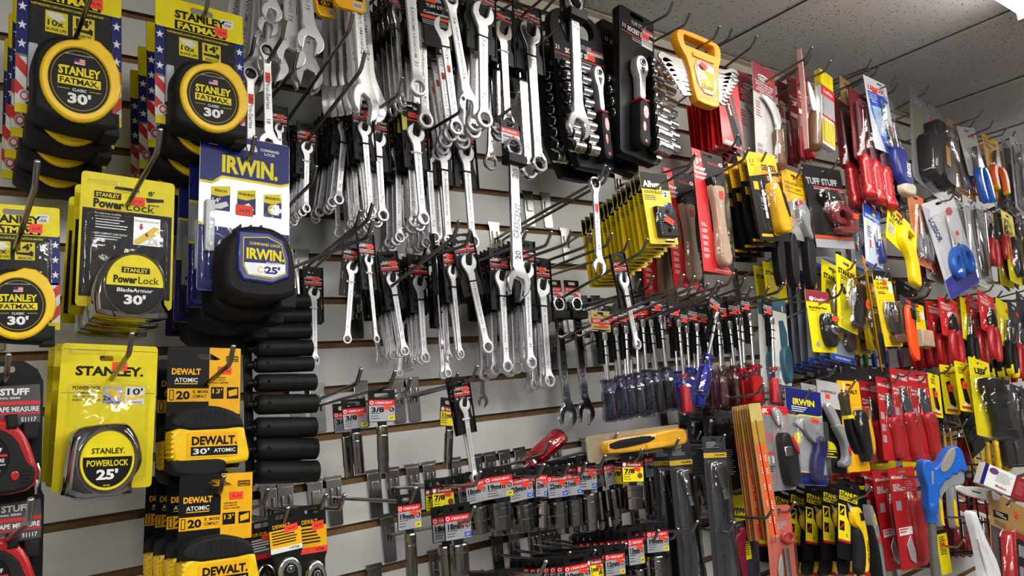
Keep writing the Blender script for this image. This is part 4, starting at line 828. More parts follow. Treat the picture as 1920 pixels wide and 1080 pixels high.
T((1222, 850), (1234, 963), .12, 'slim chrome socket under a grey barcode tag', tip=None, w=30, num='10mm', r=8, L=60, n=2, back='slim chrome socket')
low = [((1082, 1050), (1090, 1150), 'red', '10mm', 50), ((1115, 1040), (1122, 1140), 'yellow', '11mm', 30), ((1153, 1030), (1158, 1130), 'red', '12mm', 38), ((1192, 1000), (1200, 1120), 'red', '13mm', 30), ((1233, 988), (1238, 1085), 'red', '14mm', 42), ((960, 1078), (966, 1180), 'red', '9mm', 50)]
lt = [(1069, 1035), (1116, 1031), (1141, 1020), (1174, 1019), (1235, 994), (1024, 1052)]
for i, ((a, c, col, num, ww), tp) in enumerate(zip(low, lt)):
    T(a, c, .22-.0*i, f'small {num[:-2]} millimetre socket tag in the lowest row, '+['first', 'second', 'third', 'fourth', 'fifth', 'leftmost'][i]+' in line', n=9, tip=tp, w=ww, num=num, col=col, r=11, L=36, drv='y', n12='12', step=.018, back='small socket in the lowest row, '+['first', 'second', 'third', 'fourth', 'fifth', 'leftmost'][i]+' line')
for i, (tp, Lh) in enumerate([((541, 950), .2), ((611, 926), .21), ((646, 927), .21), ((636, 920), .17), ((1170, 854), .2), ((1195, 1034), .2), ((1272, 991), .2), ((770, 709), .17), ((1097, 867), .2)]):
    hook(tp, L=Lh, label='chrome hook with a bare tip near the socket tags, '+['under the impact sockets, front', 'above the ratchet cards, left', 'above the ratchet cards, right', 'above the ratchet cards, rear', 'over the barcode tag', 'lowest row right', 'by the long clear packs', 'beside the wrench card', 'over the socket row'][i])
# universal joint on a hook
S = Spec('socket_adapter', 'socket', (0, 0), (60, 0)); b = MB(); b.rod((0, 0, 0), (34, 0, 0), [(0, 9), (.1, 10), (.5, 10), (.55, 7), (.7, 7), (.75, 9), (1, 9)], CH, n=20); S.part('adapter', b)
hang(S, (741, 745), (775, 733), .13, 'chrome socket adapter on a hook beside the three eighths sockets', hk=False)
for i, (px, py) in enumerate([(543, 935), (500, 945), (590, 925), (640, 893), (699, 883), (750, 875), (800, 868), (858, 862), (893, 853), (935, 846), (966, 838), (1010, 832), (1056, 822), (1095, 815), (990, 382), (1024, 390), (745, 745), (700, 1060), (725, 1058)]):
    p = at(px, py, 0); kz = round(4.92-(p.z-CAM.z)/U)
    if any(abs(hx-p.x) < .025 and abs(hz-groove_z(kz)) < .02 for hx, hz in HOOKS): continue
    HOOKS.append((p.x, groove_z(kz)))
    pb.inst(Matrix.Translation((p.x, 0, groove_z(kz))), 'chrome slatwall plate on the bare wall, '+['third under the impact sockets', 'second under the impact sockets', 'fourth under the impact sockets', 'left of the long socket tag', 'above the long socket tag', 'right of the long socket tag', 'under the eleven millimetre socket', 'left behind the socket row', 'under the lowest wrench', 'behind the nineteen millimetre tags', 'behind the twenty millimetre tag', 'under the red screwdriver handle', 'below the screwdriver tip', 'left of the yellow knife', 'under the big polished ring', 'left of the blade cards', 'beside the chrome adapter', 'at the bottom edge, left', 'at the bottom edge, right'][i], 'chrome plates on the slatwall')
# ---------------------------------------------------------------- quick release ratchets at the bottom
def ratchet_card(word, sub, foot, fm_):
    s = Spec('ratchet_wrench', 'ratchet', (0, 0), (0, 165)); s.ou = s.ov = 0; s.W = 62
    b = MB(); b.prism([(-30, -10), (30, -10), (32, 76), (26, 90), (26, 250), (-26, 250), (-26, 90), (-32, 76)], -3, -1, BP, holes=[rrect(-16, -5, 16, 5, 4)], bev=.5)
    b.text(word, -6, 20, Y2, -.6, h=8, w=34); b.rect(-30, 28, 31, 66, -.7, Y2 if word == 'DEWALT' else DG); b.lines(-26, 32, 24, 5, 6, BK if word == 'DEWALT' else WH, -.5, 2.6); b.rect(-30, 66, 31, 77, -.6, fm_); b.text(foot, 16, 71.5, BK, -.3, h=5, w=20)
    s.part('hanger_card', b)
    b = MB(); o = smooth([(-22, 112), (-14, 94), (0, 88), (14, 94), (22, 112), (22, 136), (14, 160), (9, 178), (9, 250), (-9, 250), (-9, 178), (-14, 160), (-22, 136)], 1)
    b.prism(o, 0, 20, CH, bev=4); s.part('ratchet_body', b, ang=55)
    b = MB(); b.prism(smooth([(-14, 112), (0, 98), (14, 112), (14, 134), (6, 156), (-6, 156), (-14, 134)], 1), 16, 21.5, BP, bev=1); b.prism(circle(0, 114, 8, 20), 21, 24, CH, bev=1.5); b.prism(circle(0, 114, 5.4, 18), 23.5, 24.5, BP); b.prism(circle(0, 114, 3, 14), 24, 26, CH, bev=1); s.part('selector_plate', b)
    price(s, 12, 28, w=26, h=15, d=-.2, ang=-6, t='24.99'); return s
hang(ratchet_card('DEWALT', '', '1/4"DR.', WH), (532, 968), (545, 1110), .22, 'chrome ratchet on a yellow and white footed card, middle of three', tip=(540, 951), w=62)
hang(ratchet_card('DEWALT', '', '1/2"DR.', OR), (585, 957), (590, 1130), .18, 'chrome ratchet on a yellow and orange footed card, right of three', tip=(611, 927), w=54, n=2, step=.04, backlabel='chrome ratchet on yellow and orange footed card')
hang(ratchet_card('TUFF STUFF', '', '3/8"', RD), (490, 985), (500, 1120), .18, 'chrome ratchet on a black and red card, left of three', w=52)
# ---------------------------------------------------------------- socket sets
def socket_set(w, h, title, cols, rat=True, num='21', big=1., loop=True):
    """black tray with rows of sockets; anchors: hang slot and bottom centre"""
    s = Spec('socket_set', 'socket set', (0, 8), (0, h), (0, 8)); s.ou, s.ov = 0, 8
    x = w/2; b = MB(0, 8)
    if loop:
        o = [(-x, 60), (-x, 20), (-x+14, 2), (-x+40, -6), (x-40, -6), (x-14, 2), (x, 20), (x, h-14), (x-12, h), (-x+14, h), (-x+10, 60)]
        b.prism(smooth(o, 1), -14, 0, BP, holes=[rrect(-x+22, 8, x-22, 44, 16)], bev=2)
        ly = 54
    else:
        b.prism(rrect(-x, 0, x, h, 8), -16, 0, BP, holes=[euro(0, 10, 34, 9)], bev=2); ly = 18
    b.rect(-x+4, ly, x-4, ly+46, .3, BK); b.text('TUFF STUFF', 4, ly+8, SIL, .6, h=8, w=w*.42); b.text('SOCKET SET', -2, ly+24, WH, .6, h=9, w=w*.5)
    b.flat([(x*.3, ly+8), (x-4, ly+8), (x-4, ly+11), (x*.3, ly+11)], .6, RD); b.flat([(x*.3, ly+12), (x-4, ly+12), (x-4, ly+18), (x*.3, ly+18)], .55, SIL); b.rect(-x+4, ly+33, x-4, ly+34.5, .6, RD)
    b.text(num, -x+12, ly+22, WH, .6, h=8); b.lines(-x*.3, ly+38, x*.6, 2, 4, SIL, .5, 1.4)
    if not loop:
        b.rect(x*.25, ly+26, x-6, ly+46, .6, WH)
        for q in range(9): b.rect(x*.25+2+q*(x*.6)/9, ly+28, x*.25+3.2+q*(x*.6)/9, ly+42, .8, BK)
    s.part('tray', b)
    nr = 0
    for (cu, v0, v1, n, r0, r1, L) in cols:
        for i in range(n):
            v = v0+(v1-v0)*i/max(1, n-1); r = r0+(r1-r0)*i/max(1, n-1); b = MB(0, 8)
            pr = [(0, r*.9), (.05, r), (.42, r), (.45, r*.95), (.52, r*.95), (.55, r), (.98, r), (1, r*.9)]
            sg = 1 if L > 0 else -1
            b.rod((cu, v, r+3), (cu+L, v, r+3), pr, CH if sg > 0 else DC, n=16); b.rod((cu-4*sg, v, r+3), (cu+.5*sg, v, r+3), [(0, r*.7), (1, r*.7)], BP, n=10)
            b.rod((cu+L, v, r+3), (cu+L+.3*sg, v, r+3), [(0, r*.7), (1, r*.7)], mat('hole_black', (.02, .02, .02), .8), n=12)
            s.part('socket', b, ang=30)
    if rat:
        rx = rat; b = MB(0, 8); o = smooth([(-13, 118), (-9, 104), (0, 99), (9, 104), (13, 118), (11, 132), (6, 144), (6, 190), (-6, 190), (-6, 144), (-11, 132)], 1); k = big
        b.prism([(p[0]*k+rx, p[1]) for p in o], 4, 20, SA, bev=3); b.prism(circle(rx, 114, 6*k, 18), 20, 22, CH, bev=1); b.prism(circle(rx, 114, 4, 18), 22, 23, BP); b.prism([(rx-4, 124), (rx+5, 124), (rx, 138)], 20, 21, DG)
        s.part('ratchet_head', b)
        b = MB(0, 8); o = smooth([(-9, 188), (9, 188), (11, 210), (10, 240), (12, 262), (8, 276), (-8, 276), (-12, 262), (-10, 240), (-11, 210)], 1)
        b.prism([(p[0]*k+rx, p[1]) for p in o], 2, 24, RB, bev=5); b.flat(circle(rx+1, 212, 5*k, 18, 12), 24.3, REDP); b.flat(circle(rx-3, 240, 3*k, 14, 9), 24.3, REDP); b.flat(circle(rx, 266, 3, 14), 24.3, REDP); b.box(rx-9*k, 186, 1, rx+9*k, 190, 24, REDP, bev=2)
        s.part('ratchet_handle', b)
    price(s, x*.45, ly+24, w=18, h=11, d=1, ang=5, t='31.99'); return s
h_ = 300
setA = socket_set(128, 290, 'SOCKET SET', [(-52, 112, 262, 8, 8, 11, 24), (-16, 112, 262, 8, 8, 11, 20), (52, 116, 250, 7, 8, 12, 26)], rat=26, num='21')
hang(setA, (1080, 42), (1108, 325), .15, 'wide socket set with a looped handle and a small ratchet', tip=None, n=2, step=.05, jit=.2, backlabel='wide socket set with a looped handle', yaw=0)
setB = socket_set(92, 290, 'SOCKET SET', [(20, 96, 262, 8, 9, 14, 34), (60, 92, 250, 8, 7, 10, 22)], rat=-8, num='11', big=1.25, loop=False)
hang(setB, (1194, 38), (1199, 307), .19, 'tall socket set with a large red and black ratchet', n=2, step=.055, tip=(1262, 3), jit=.2, backlabel='tall socket set with a large ratchet')
# ---------------------------------------------------------------- carded tools of the right half
HOLEM = mat('hole_black', (.02, .02, .02), .8)
class Pack:
    """a card W x H mm with a hang hole; tools and blisters are parts of it"""
    def __init__(s, name, cat, W, H, base, side=None, hole=(30, 7), hv=11, r=3, A=None, B=None, hu=None, back=None):
        hu = W/2 if hu is None else hu
        s.s = NS(name, cat, A or (hu, hv), B or (W/2, H)); s.s.W = W; s.W = W; s.H = H
        s.b = MB(*A_(s.s)); hl = [euro(hu, hv, *hole)] if hole else []
        s.b.prism(rrect(0, 0, W, H, r), -.6, .5, base, holes=hl, side=side or base)
    def band(s, v0, v1, m, u0=.4, u1=None, d=.75): s.b.rect(u0, v0, (s.W-.4) if u1 is None else u1, v1, d, m); return s
    def poly(s, pts, m, d=.8): s.b.flat(pts, d, m); return s
    def t(s, txt, u, v, m, h, w=None, ang=0, bold=True, d=1.0, left=False): s.b.text(txt, u, v, m, d, h=h, w=w, ang=ang, bold=bold, left=left); return s
    def ln(s, u0, v0, u1, n, p, m, d=1.0): s.b.lines(u0, v0, u1, n, p, m, d); return s
    def card(s, name='card'): s.s.part(name, s.b); return s
    def blis(s, u0, v0, u1, v1, dep, m=None, r=8): blister(s.s, u0, v0, u1, v1, dep, m=m, r=r, rim=3); return s
    def body(s, name, pts, d0, d1, m, bev=1.5, sm=1, holes=(), label=None, extra=None):
        b = MB(*A_(s.s)); b.prism(smooth(pts, sm) if sm else pts, d0, d1, m, bev=bev, holes=[list(h) for h in holes])
        if extra: extra(b)
        s.s.part(name, b, label=label, ang=50); return s
    def cyl(s, name, p0, p1, prof, m, n=16): b = MB(*A_(s.s)); b.rod(p0, p1, prof, m, n=n); s.s.part(name, b, ang=50); return s
    def price(s, u, v, w=16, h=10, d=1.3, ang=0): price(s.s, u, v, w=w, h=h, d=d, ang=ang); return s
def H(pk, top, bot, off, label, w=None, n=1, tip=None, step=.02, yaw=0, back=None, hk=True, drop=.12, **k):
    return hang(pk.s if isinstance(pk, Pack) else pk, top, bot, off, label, w=w, n=n, tip=tip, step=step, yaw=yaw, backlabel=back, jit=1, hk=hk, drop=drop, **k)
# scraper blade packs
p = Pack('scraper_blade_pack', 'blade pack', 64, 150, Y1, hole=(12, 5), hv=14).band(0.4, 36, BK).band(36, 149.6, mat('allway_yellow', (.96, .84, .08), .4)).t('Allway', 26, 25, WH, 13, w=44)
p.t('SCRAPER BLADES', 26, 42, BK, 6, w=44, bold=False).ln(3, 49, 40, 3, 4, DG).poly(circle(52, 45, 8, 18), WH, .9).t('2', 52, 45, BK, 9).band(62, 72, NB, 46, 63, .9).poly([(47, 63), (53, 63), (53, 67), (47, 67)], WH, 1).band(143, 146, RD, 34, 56).card()
p.body('blade', [(18, 74), (60, 74), (60, 136), (18, 136)], 1, 12, BP, sm=0, holes=[circle(39, 86, 4, 10), circle(28, 105, 4, 10), circle(50, 105, 4, 10), circle(39, 124, 4, 10)]).blis(12, 70, 62, 141, 15).price(39, 105, 20, 12, 15.5, 30)
H(p, (1226, 336), (1246, 458), .27, 'yellow and black scraper blade pack at the front of the fanned row', w=53, n=14, step=.0132, tip=(1304, 289), drop=.3, back='yellow and black scraper blade pack in the fan', yaw=0)
# red devil scraper
def red_scraper():
    p = Pack('wood_scraper', 'scraper', 76, 276, BK, hv=9, hole=(22, 6)); p.poly([(.4, .4), (20, .4), (26, 60), (30, 180), (46, 240), (75.6, 275.6), (.4, 275.6)], RD)
    p.t('1½"', 12, 28, WH, 14, w=18).t('Scraper', 16, 42, WH, 9, w=26).t('Raspador', 17, 53, WH, 8, w=29).t('Grattoir', 16, 64, WH, 8, w=26).t('Red Devil', 50, 24, RD, 7, w=26, bold=False).poly(circle(68, 22, 4.5, 14), WH, 1).poly(circle(68, 22, 3, 14), RD, 1.1)
    for v in (168, 182, 196, 210, 224, 238): p.ln(6, v, 20, 3, 3, WH)
    p.t('Red Devil Inc. Pryor, OK', 46, 268, WH, 3, w=36)
    for v in (188, 206, 224): p.ln(62, v, 74, 3, 3.4, WH)
    p.card().body('blade_head', [(24, 66), (56, 62), (58, 78), (56, 84), (28, 86)], 1, 20, BP, bev=2, sm=0)
    p.body('handle', [(27, 78), (55, 76), (57, 90), (52, 130), (52, 180), (58, 232), (58, 250), (50, 262), (38, 262), (31, 250), (30, 230), (33, 180), (32, 130), (26, 96)], 2, 20, WD, bev=6)
    p.price(44, 104, 10, 18, 21).blis(20, 60, 66, 266, 24); return p
rs = red_scraper()
H(rs, (1326, 293), (1349, 513), .22, 'pale wooden handled scraper on a red and black card', w=61, n=3, step=.085, tip=(1404, 278), back='pale wooden handled scraper on red and black card', drop=.2)
# denzel screwdriver packs
p = Pack('screwdriver_pack', 'screwdriver set', 78, 196, BK, hv=12, hole=(10, 6)).poly([(.4, .4), (77.6, .4), (77.6, 40), (40, 48), (.4, 56)], Y2).t('DENZEL', 55, 32, BK, 13, w=38).t('11', 13, 20, BK, 9, w=9, bold=False).t('pcs', 13, 29, BK, 4).band(66, 84, Y2, 8, 20)
for q in range(4): p.poly(circle(66, 88+q*14, 3.4, 12), Y2).ln(71, 86+q*14, 77, 2, 2.4, WH)
p.band(50, 62, Y2, 46, 77).band(181, 187, Y2, 6, 34).card()
p.cyl('shaft', (42, 36, 12), (42, 70, 12), [(0, 3), (1, 3)], CH, 10).body('handle', [(34, 70), (50, 70), (54, 90), (62, 120), (66, 170), (60, 182), (40, 182), (36, 170), (36, 120), (34, 96)], 3, 24, Y2, bev=6)
p.body('grip', [(52, 92), (58, 96), (62, 120), (64, 150), (58, 140), (53, 118)], 18, 26, RB, bev=2).body('bit_holder', [(64, 130), (76, 132), (80, 168), (66, 168)], 3, 14, OR if False else mat('amber_tip', (.95, .6, .1), .4), bev=3)
for q in range(4): p.cyl('bit', (24, 86+q*16, 4), (24, 100+q*16, 4), [(0, 3), (1, 3)], CH, 8)
p.blis(16, 32, 77, 176, 28)
H(p, (1426, 297), (1455, 452), .24, 'black and amber screwdriver on a yellow topped bit card', w=57, n=5, step=.024, tip=(1437, 284), drop=.3, back='black and amber screwdriver card in the row')
# scraper utility knife in a clear shell
p = Pack('utility_knife', 'knife', 60, 176, Y2, hv=12, hole=(12, 6), B=(34, 176)).t('SCRAPER', 22, 34, BK, 8, w=34, bold=False).t('UTILITY KNIFE', 26, 46, BK, 8, w=44, bold=False).t('5 UNIVERSAL BLADES', 27, 56, BK, 5, w=46, bold=False).ln(36, 14, 56, 8, 3, BK).poly([(.4, 90), (40, 66), (59.6, 70), (59.6, 175.6), (.4, 175.6)], mat('shell_grey', (.62, .61, .60), .3)).poly(circle(14, 120, 9, 14), Y1).t('+5', 14, 120, BK, 8).card()
p.body('knife_body', [(24, 92), (40, 84), (50, 96), (52, 116), (48, 140), (56, 170), (44, 172), (34, 140), (26, 120)], 2, 16, GP, bev=3).body('blade', [(22, 80), (40, 74), (48, 84), (30, 90)], 5, 7, RD, sm=0, bev=0).blis(8, 72, 58, 172, 22)
H(p, (1486, 330), (1503, 452), .21, 'clear shell with a grey scraper knife on a yellow card', w=44, tip=(1503, 315), n=2, step=.03, back='clear shell knife on yellow card')
# tube cutter
p = Pack('tube_cutter', 'pipe cutter', 100, 224, BK, hv=12, hole=(14, 6), hu=56).t('TUFF STUFF', 44, 42, SIL, 17, w=80, ang=-3).band(56, 60, RD, 20, 99).band(62, 65, SIL, 20, 99).band(190, 201, mat('rust_band', (.72, .28, .17), .5)).band(201, 223.6, SIL).ln(70, 90, 96, 6, 5, SIL).card()
p.body('knob', [(24, 72), (66, 68), (68, 98), (28, 102)], 2, 26, BP, bev=4).body('cutter_frame', [(36, 102), (60, 100), (92, 112), (104, 144), (102, 176), (84, 188), (52, 186), (46, 172), (54, 166), (80, 168), (86, 150), (80, 126), (60, 122), (56, 142), (72, 144), (72, 162), (48, 162), (40, 140)], 3, 22, mat('cutter_red', (.50, .11, .13), .35, .3, coat=.4), bev=3)
p.cyl('screw', (46, 96, 12), (56, 164, 12), [(0, 4), (1, 4)], DC, 10).blis(22, 62, 99, 190, 30).price(90, 140, 14, 16, 31, 10)
H(p, (1545, 322), (1568, 466), .22, 'dark red tube cutter on a black and grey card', w=73, tip=(1572, 298), n=2, step=.06, back='dark red tube cutter on black card')
# hyde knife
p = Pack('hooked_knife', 'knife', 62, 240, mat('card_grey', (.74, .73, .73), .5), hv=12, hole=(12, 6)).band(.4, 72, mat('maroon_card', (.56, .10, .20), .45)).poly(circle(30, 30, 18, 24, 8), WH, .9).t('HYDE', 28, 30, BK, 9, w=30)
for q in range(5): p.t(['PLASTERBOARD KNIFE', 'ESPATULA PARA YESO', 'PLACAS DE YESO', 'COUTEAU A PLATRE', 'LE COUTEAU'][q], 31, 43+q*6.4, WH, 4, w=[50, 48, 36, 46, 28][q])
for v in (92, 112, 190, 202): p.ln(5, v, 22, 3, 6 if v < 150 else 3, mat('maroon_card') if v < 150 else DG)
p.card().body('blade', [(10, 80), (34, 74), (56, 86), (66, 110), (64, 136), (48, 134), (46, 116), (34, 96), (20, 84)], 6, 9, SA, bev=.5).cyl('ferrule', (55, 132, 8), (55, 148, 8), [(0, 6), (1, 7)], CH, 14).cyl('handle', (54, 146, 9), (56, 232, 9), [(0, 9), (.1, 11), (.5, 10), (.8, 12), (.95, 11), (1, 6)], BW, 16).t('HYDE', 50, 30, WH, 2)
p.blis(30, 74, 70, 236, 22, r=6).price(46, 33, 13, 8)
H(p, (1431, 135), (1440, 318), .20, 'hooked plasterboard knife on a maroon topped card', w=49, tip=(1522, 88), n=3, step=.045, back='hooked plasterboard knife on maroon topped card')
# red hacksaw card rank
p = Pack('saw_blade_pack', 'saw blade', 52, 190, RD, hv=8, hole=(12, 5)).poly([(10, 40), (24, 40), (46, 170), (40, 185), (30, 185)], BK, .9).poly([(30, 30), (36, 30), (50, 150), (51.6, 189.6), (44, 185)], DG, .9).t('freeman', 26, 80, WH, 7, w=34, ang=80).band(176, 184, WH, 6, 30, .95).card()
H(p, (1364, 160), (1376, 276), .19, 'red card with long black saw blades, front of the rank', w=44, n=9, step=.012, tip=(1419, 67), drop=.3, back='red card with long black saw blades')
# yellow wrench rack
s = NS('wrench_set', 'wrench set', (60, 22), (70, 172)); s.W = 110; b = MB(*A_(s))
b.prism(smooth([(-4, 8), (20, -2), (96, -2), (112, 6), (110, 40), (98, 70), (92, 160), (82, 172), (36, 172), (28, 160), (20, 76), (0, 44)], 1), 0, 22, mat('rack_amber', (.93, .63, .08), .4), holes=[rrect(14, 12, 94, 38, 5)], bev=3); b.box(30, 52, 18, 84, 62, 27, mat('rack_amber'), bev=3); s.part('rack', b)
b = MB(*A_(s)); b.prism(smooth([(28, 64), (90, 64), (84, 146), (38, 146)], 1), 20, 25, mat('peach_shell', (.80, .66, .60), .25, coat=.5), bev=2); b.T = Matrix.Translation((0, 0, 3)); b.prism([(38, 74), (80, 74), (74, 140), (46, 140)], 22, 23, SIL); b.prism([(40, 90), (79, 90), (75, 138), (46, 138)], 22.8, 23.4, Y2)
for q in range(7): b.rect(48+q*3.4, 128, 49.6+q*3.4, 136, 23.6, BK)
b.T = None
s.part('label', b)
for i in range(8):
    b = MB(*A_(s)); v = 72+i*11; l = 80-i*6; o, _, _, _ = wrench_outline(2*l+26, 15-i*.9); k = l+13
    b.T = Matrix.Translation((58, v, 8)) @ Matrix.Rotation(math.radians(82), 4, 'Z') @ Matrix.Translation((0, -k, 0)); b.prism(o, 0, 5, CH, bev=1); s.part('wrench', b)
blister(s, 28, 62, 92, 164, 30, 'blister', r=8); price(s, 50, 82, w=18, h=12, d=30.5, ang=35)
hang(s, (1303, 92), (1323, 206), .25, 'amber plastic rack of polished wrenches in shrink wrap', w=84, tip=(1349, 49), yaw=0, sx=1)
s.name = 'wrench_set'
# milwaukee slim cards
def slim_red(label_dark=False, tool='saw'):
    p = Pack('jab_saw', 'saw', 48, 230, DR, hv=10, hole=(16, 6), B=(24, 230)).band(.4, 20, mat('deep_red', (.45, .06, .10), .45)).t('Milwaukee', 24, 60, WH, 10, w=38, bold=False).poly([(6, 72), (36, 66), (26, 78), (42, 76), (10, 84), (20, 76)], WH, .9).band(104, 116, WH, 4, 44).ln(6, 124, 40, 5, 5, SIL).card()
    p.body('blade', [(20, 120), (26, 120), (30, 200), (22, 200)], 4, 6, CH, sm=0, bev=.4).body('handle', [(16, 180), (34, 180), (38, 228), (18, 228)], 3, 20, REDP, bev=4).blis(8, 110, 46, 228, 22); return p
mw = slim_red()
H(mw, (1487, 152), (1499, 300), .16, 'slim dark red saw card left of the curved knife', w=28, tip=(1522, 101), n=2, step=.03, back='slim dark red saw card')
H(mw, (1502, 142), (1512, 300), .20, 'slim dark red saw card touching the curved knife', w=24, n=1, tip=None)
# curved wooden knife
s = NS('curved_knife', 'knife', (20, 0), (34, 150)); b = MB(*A_(s)); b.prism(smooth([(-6, -60), (0, -20), (4, 30), (8, 150), (5, 150), (1, 30), (-4, -20), (-8, -60)], 1), 0, 9, mat('bent_card', (.80, .62, .60), .5)); s.part('card', b)
b = MB(*A_(s)); b.prism(smooth([(8, 4), (20, 10), (34, 36), (40, 66), (34, 70), (22, 60), (14, 34)], 1), 8, 11, SA, bev=.6); s.part('blade', b); b = MB(*A_(s)); b.rod((30, 66, 10), (26, 146, 10), [(0, 9), (.1, 11), (.5, 12), (.9, 14), (1, 9)], BW, n=16); s.part('handle', b, ang=60); blister(s, 4, 0, 46, 152, 26)
hang(s, (1511, 155), (1524, 290), .26, 'curved pruning knife with a brown wooden handle in clear plastic', tip=(1557, 113))
# folding rule
s = NS('folding_rule', 'ruler', (22, 6), (24, 176)); s.W = 44
for q in range(6):
    b = MB(*A_(s)); b.box(1+q*7.2, 0, 0, 7+q*7.2, 176, 14, WH, bev=1); b.box(1+q*7.2-.2, 2, .5, 7+q*7.2+.2, 40, 14.4, Y1); b.box(1+q*7.2-.2, 118, .5, 7+q*7.2+.2, 170, 14.4, mat('rule_gold', (.80, .72, .25), .4)); b.box(1+q*7.2, -3, 2, 7+q*7.2, 2, 12, CH, bev=1); s.part('rule_section', b)
b = MB(*A_(s)); b.box(2, 38, 14, 44, 62, 15.4, RD); b.text('Lufkin', 23, 50, WH, 15.8, h=8, w=30); b.box(4, 62, 14, 44, 112, 15.2, SIL); b.rect(2, 108, 44, 112, 15.5, RD); s.part('label', b)
hang(s, (1538, 146), (1544, 280), .21, 'yellow and white folding rule with a red label', w=30, hk=False)
# kraft card, red file pack
p = Pack('long_card_pack', 'tool pack', 60, 330, KRAFT, hv=14, hole=(14, 6)).t('STANLEY', 34, 60, BK, 9, w=50, ang=70).card().body('blade', [(30, 120), (48, 110), (58, 300), (40, 310)], 2, 8, BP, sm=0, bev=1)
H(p, (1585, 158), (1598, 372), .17, 'tall brown cardboard saw pack behind the red files', w=26, tip=(1634, 111), yaw=0)
def file_pack(nh):
    s = NS('file_set', 'file set', (40, 12), (56, 220)); s.W = 86; b = MB(*A_(s)); b.prism(rrect(0, 0, 84, 150, 5), -1, .5, mat('file_maroon', (.42, .07, .11), .4), holes=[euro(40, 12)]); s.part('card', b)
    for q in range(nh):
        b = MB(*A_(s)); u = 16+q*27; b.rod((u-6, 30, 6), (u, 140, 6), [(0, 3), (1, 6)], mat('file_steel', (.35, .2, .24), .4, .6), n=8); s.part('file_blade', b)
        b = MB(*A_(s)); pr = [(0, 6), (.06, 9)]+[(.12+.07*k, 11.5 if k % 2 else 9.5) for k in range(10)]+[(.86, 13), (.96, 13), (1, 8)]; b.rod((u, 138, 8), (u+6, 226, 8), pr, REDP, n=14); s.part('file_handle', b, ang=60)
    blister(s, 4, 20, 82, 150, 16); return s
hang(file_pack(3), (1620, 192), (1648, 384), .24, 'set of three red handled files in a maroon pack', w=70, tip=(1631, 127), n=2, step=.05, backlabel='set of three red handled files')
# lenox saw
p = Pack('folding_saw', 'saw', 62, 240, mat('lenox_white', (.86, .88, .93), .4), hv=10, hole=(14, 6), A=(42, 10), B=(56, 372), hu=42).t('LENOX', 30, 34, RD, 14, w=46).poly([(4, 48), (50, 48), (60, 62), (48, 80), (46, 110), (61.6, 238), (30, 238), (8, 120)], BL).poly([(10, 96), (44, 90), (52, 180), (18, 190)], mat('lenox_sky', (.62, .74, .90), .5), .9)
for q in range(4): p.t(['FOLDING', 'JAB AND', 'UTILITY', 'SAW'][q], 18, 56+q*8, WH, 4.6, w=[22, 22, 20, 12][q])
p.t('LENOX', 56, 160, RD, 9, w=36, ang=-80).card()
p.body('blade', [(32, 70), (36, 70), (50, 190), (40, 200)], 8, 10, CH, sm=0, bev=.4).body('hinge', circle(50, 210, 18, 24), 4, 20, CH, bev=3, sm=0).body('handle', [(34, 222), (62, 218), (72, 240), (76, 300), (78, 340), (44, 346), (38, 290)], 2, 26, IRB, bev=7, extra=lambda b: b.text('LENOX', 64, 290, WH, 26.5, h=10, w=48, ang=-84)).body('handle_end', [(44, 336), (80, 330), (80, 362), (70, 374), (50, 374), (42, 364)], 2, 27, mat('lenox_cream', (.78, .74, .66), .5), bev=7)
p.blis(24, 56, 64, 236, 24, r=6).price(24, 42, 14, 12)
H(p, (1648, 159), (1692, 368), .26, 'folding jab saw with a navy handle on a white and blue card', w=44, tip=(1680, 141))
# black wall pack
p = Pack('c_clamp_set', 'tool set', 118, 208, mat('shell_grey2', (.50, .51, .52), .3), hv=8, hole=(26, 6), r=12).ln(12, 24, 44, 2, 7, SIL).ln(12, 44, 40, 10, 6, mat('dull_yellow', (.6, .6, .3), .5)).card()
p.body('case', [(42, 60), (80, 52), (108, 64), (108, 180), (92, 188), (60, 184), (56, 120), (42, 90)], 2, 26, BP, bev=4).body('small_case', [(14, 104), (50, 100), (54, 130), (50, 196), (22, 198), (16, 160)], 2, 30, BP, bev=5).body('label_plate', [(70, 108), (84, 108), (84, 150), (70, 150)], 26, 27, mat('amber_label', (.80, .55, .25), .4), sm=0, bev=0).cyl('ring', (84, 72, 20), (84, 72, 30), [(0, 13), (.5, 14), (1, 12)], DC, 20)
p.blis(6, 10, 112, 202, 34, r=12).price(76, 38, 14, 12)
H(p, (1737, 194), (1745, 361), .24, 'large clear clamshell with black tools in front of the ceiling edge', w=86, tip=(1746, 187))
# adjustable wrench in a bag
def bagged(name, cat, cardm, build, W=50, Hh=190):
    p = Pack(name, cat, W, Hh, cardm, hv=10, hole=(14, 6)); p.card(); build(p); p.blis(2, 24, W-2, Hh-4, 18, m=CLS, r=5); return p
def adj(p):
    p.body('jaw', [(14, 40), (24, 34), (38, 36), (40, 48), (30, 46), (26, 52), (34, 60), (36, 74), (18, 70), (12, 54)], 3, 12, CH, bev=2).body('handle', [(18, 66), (34, 70), (38, 170), (30, 180), (22, 172)], 4, 10, CH, bev=2)
aw = bagged('adjustable_wrench', 'wrench', KRAFT, adj, 50, 190)
H(aw, (1790, 236), (1806, 366), .21, 'adjustable wrench in a crinkled clear bag', w=34, tip=(1842, 206), n=2, step=.03, back='adjustable wrench in clear bag')
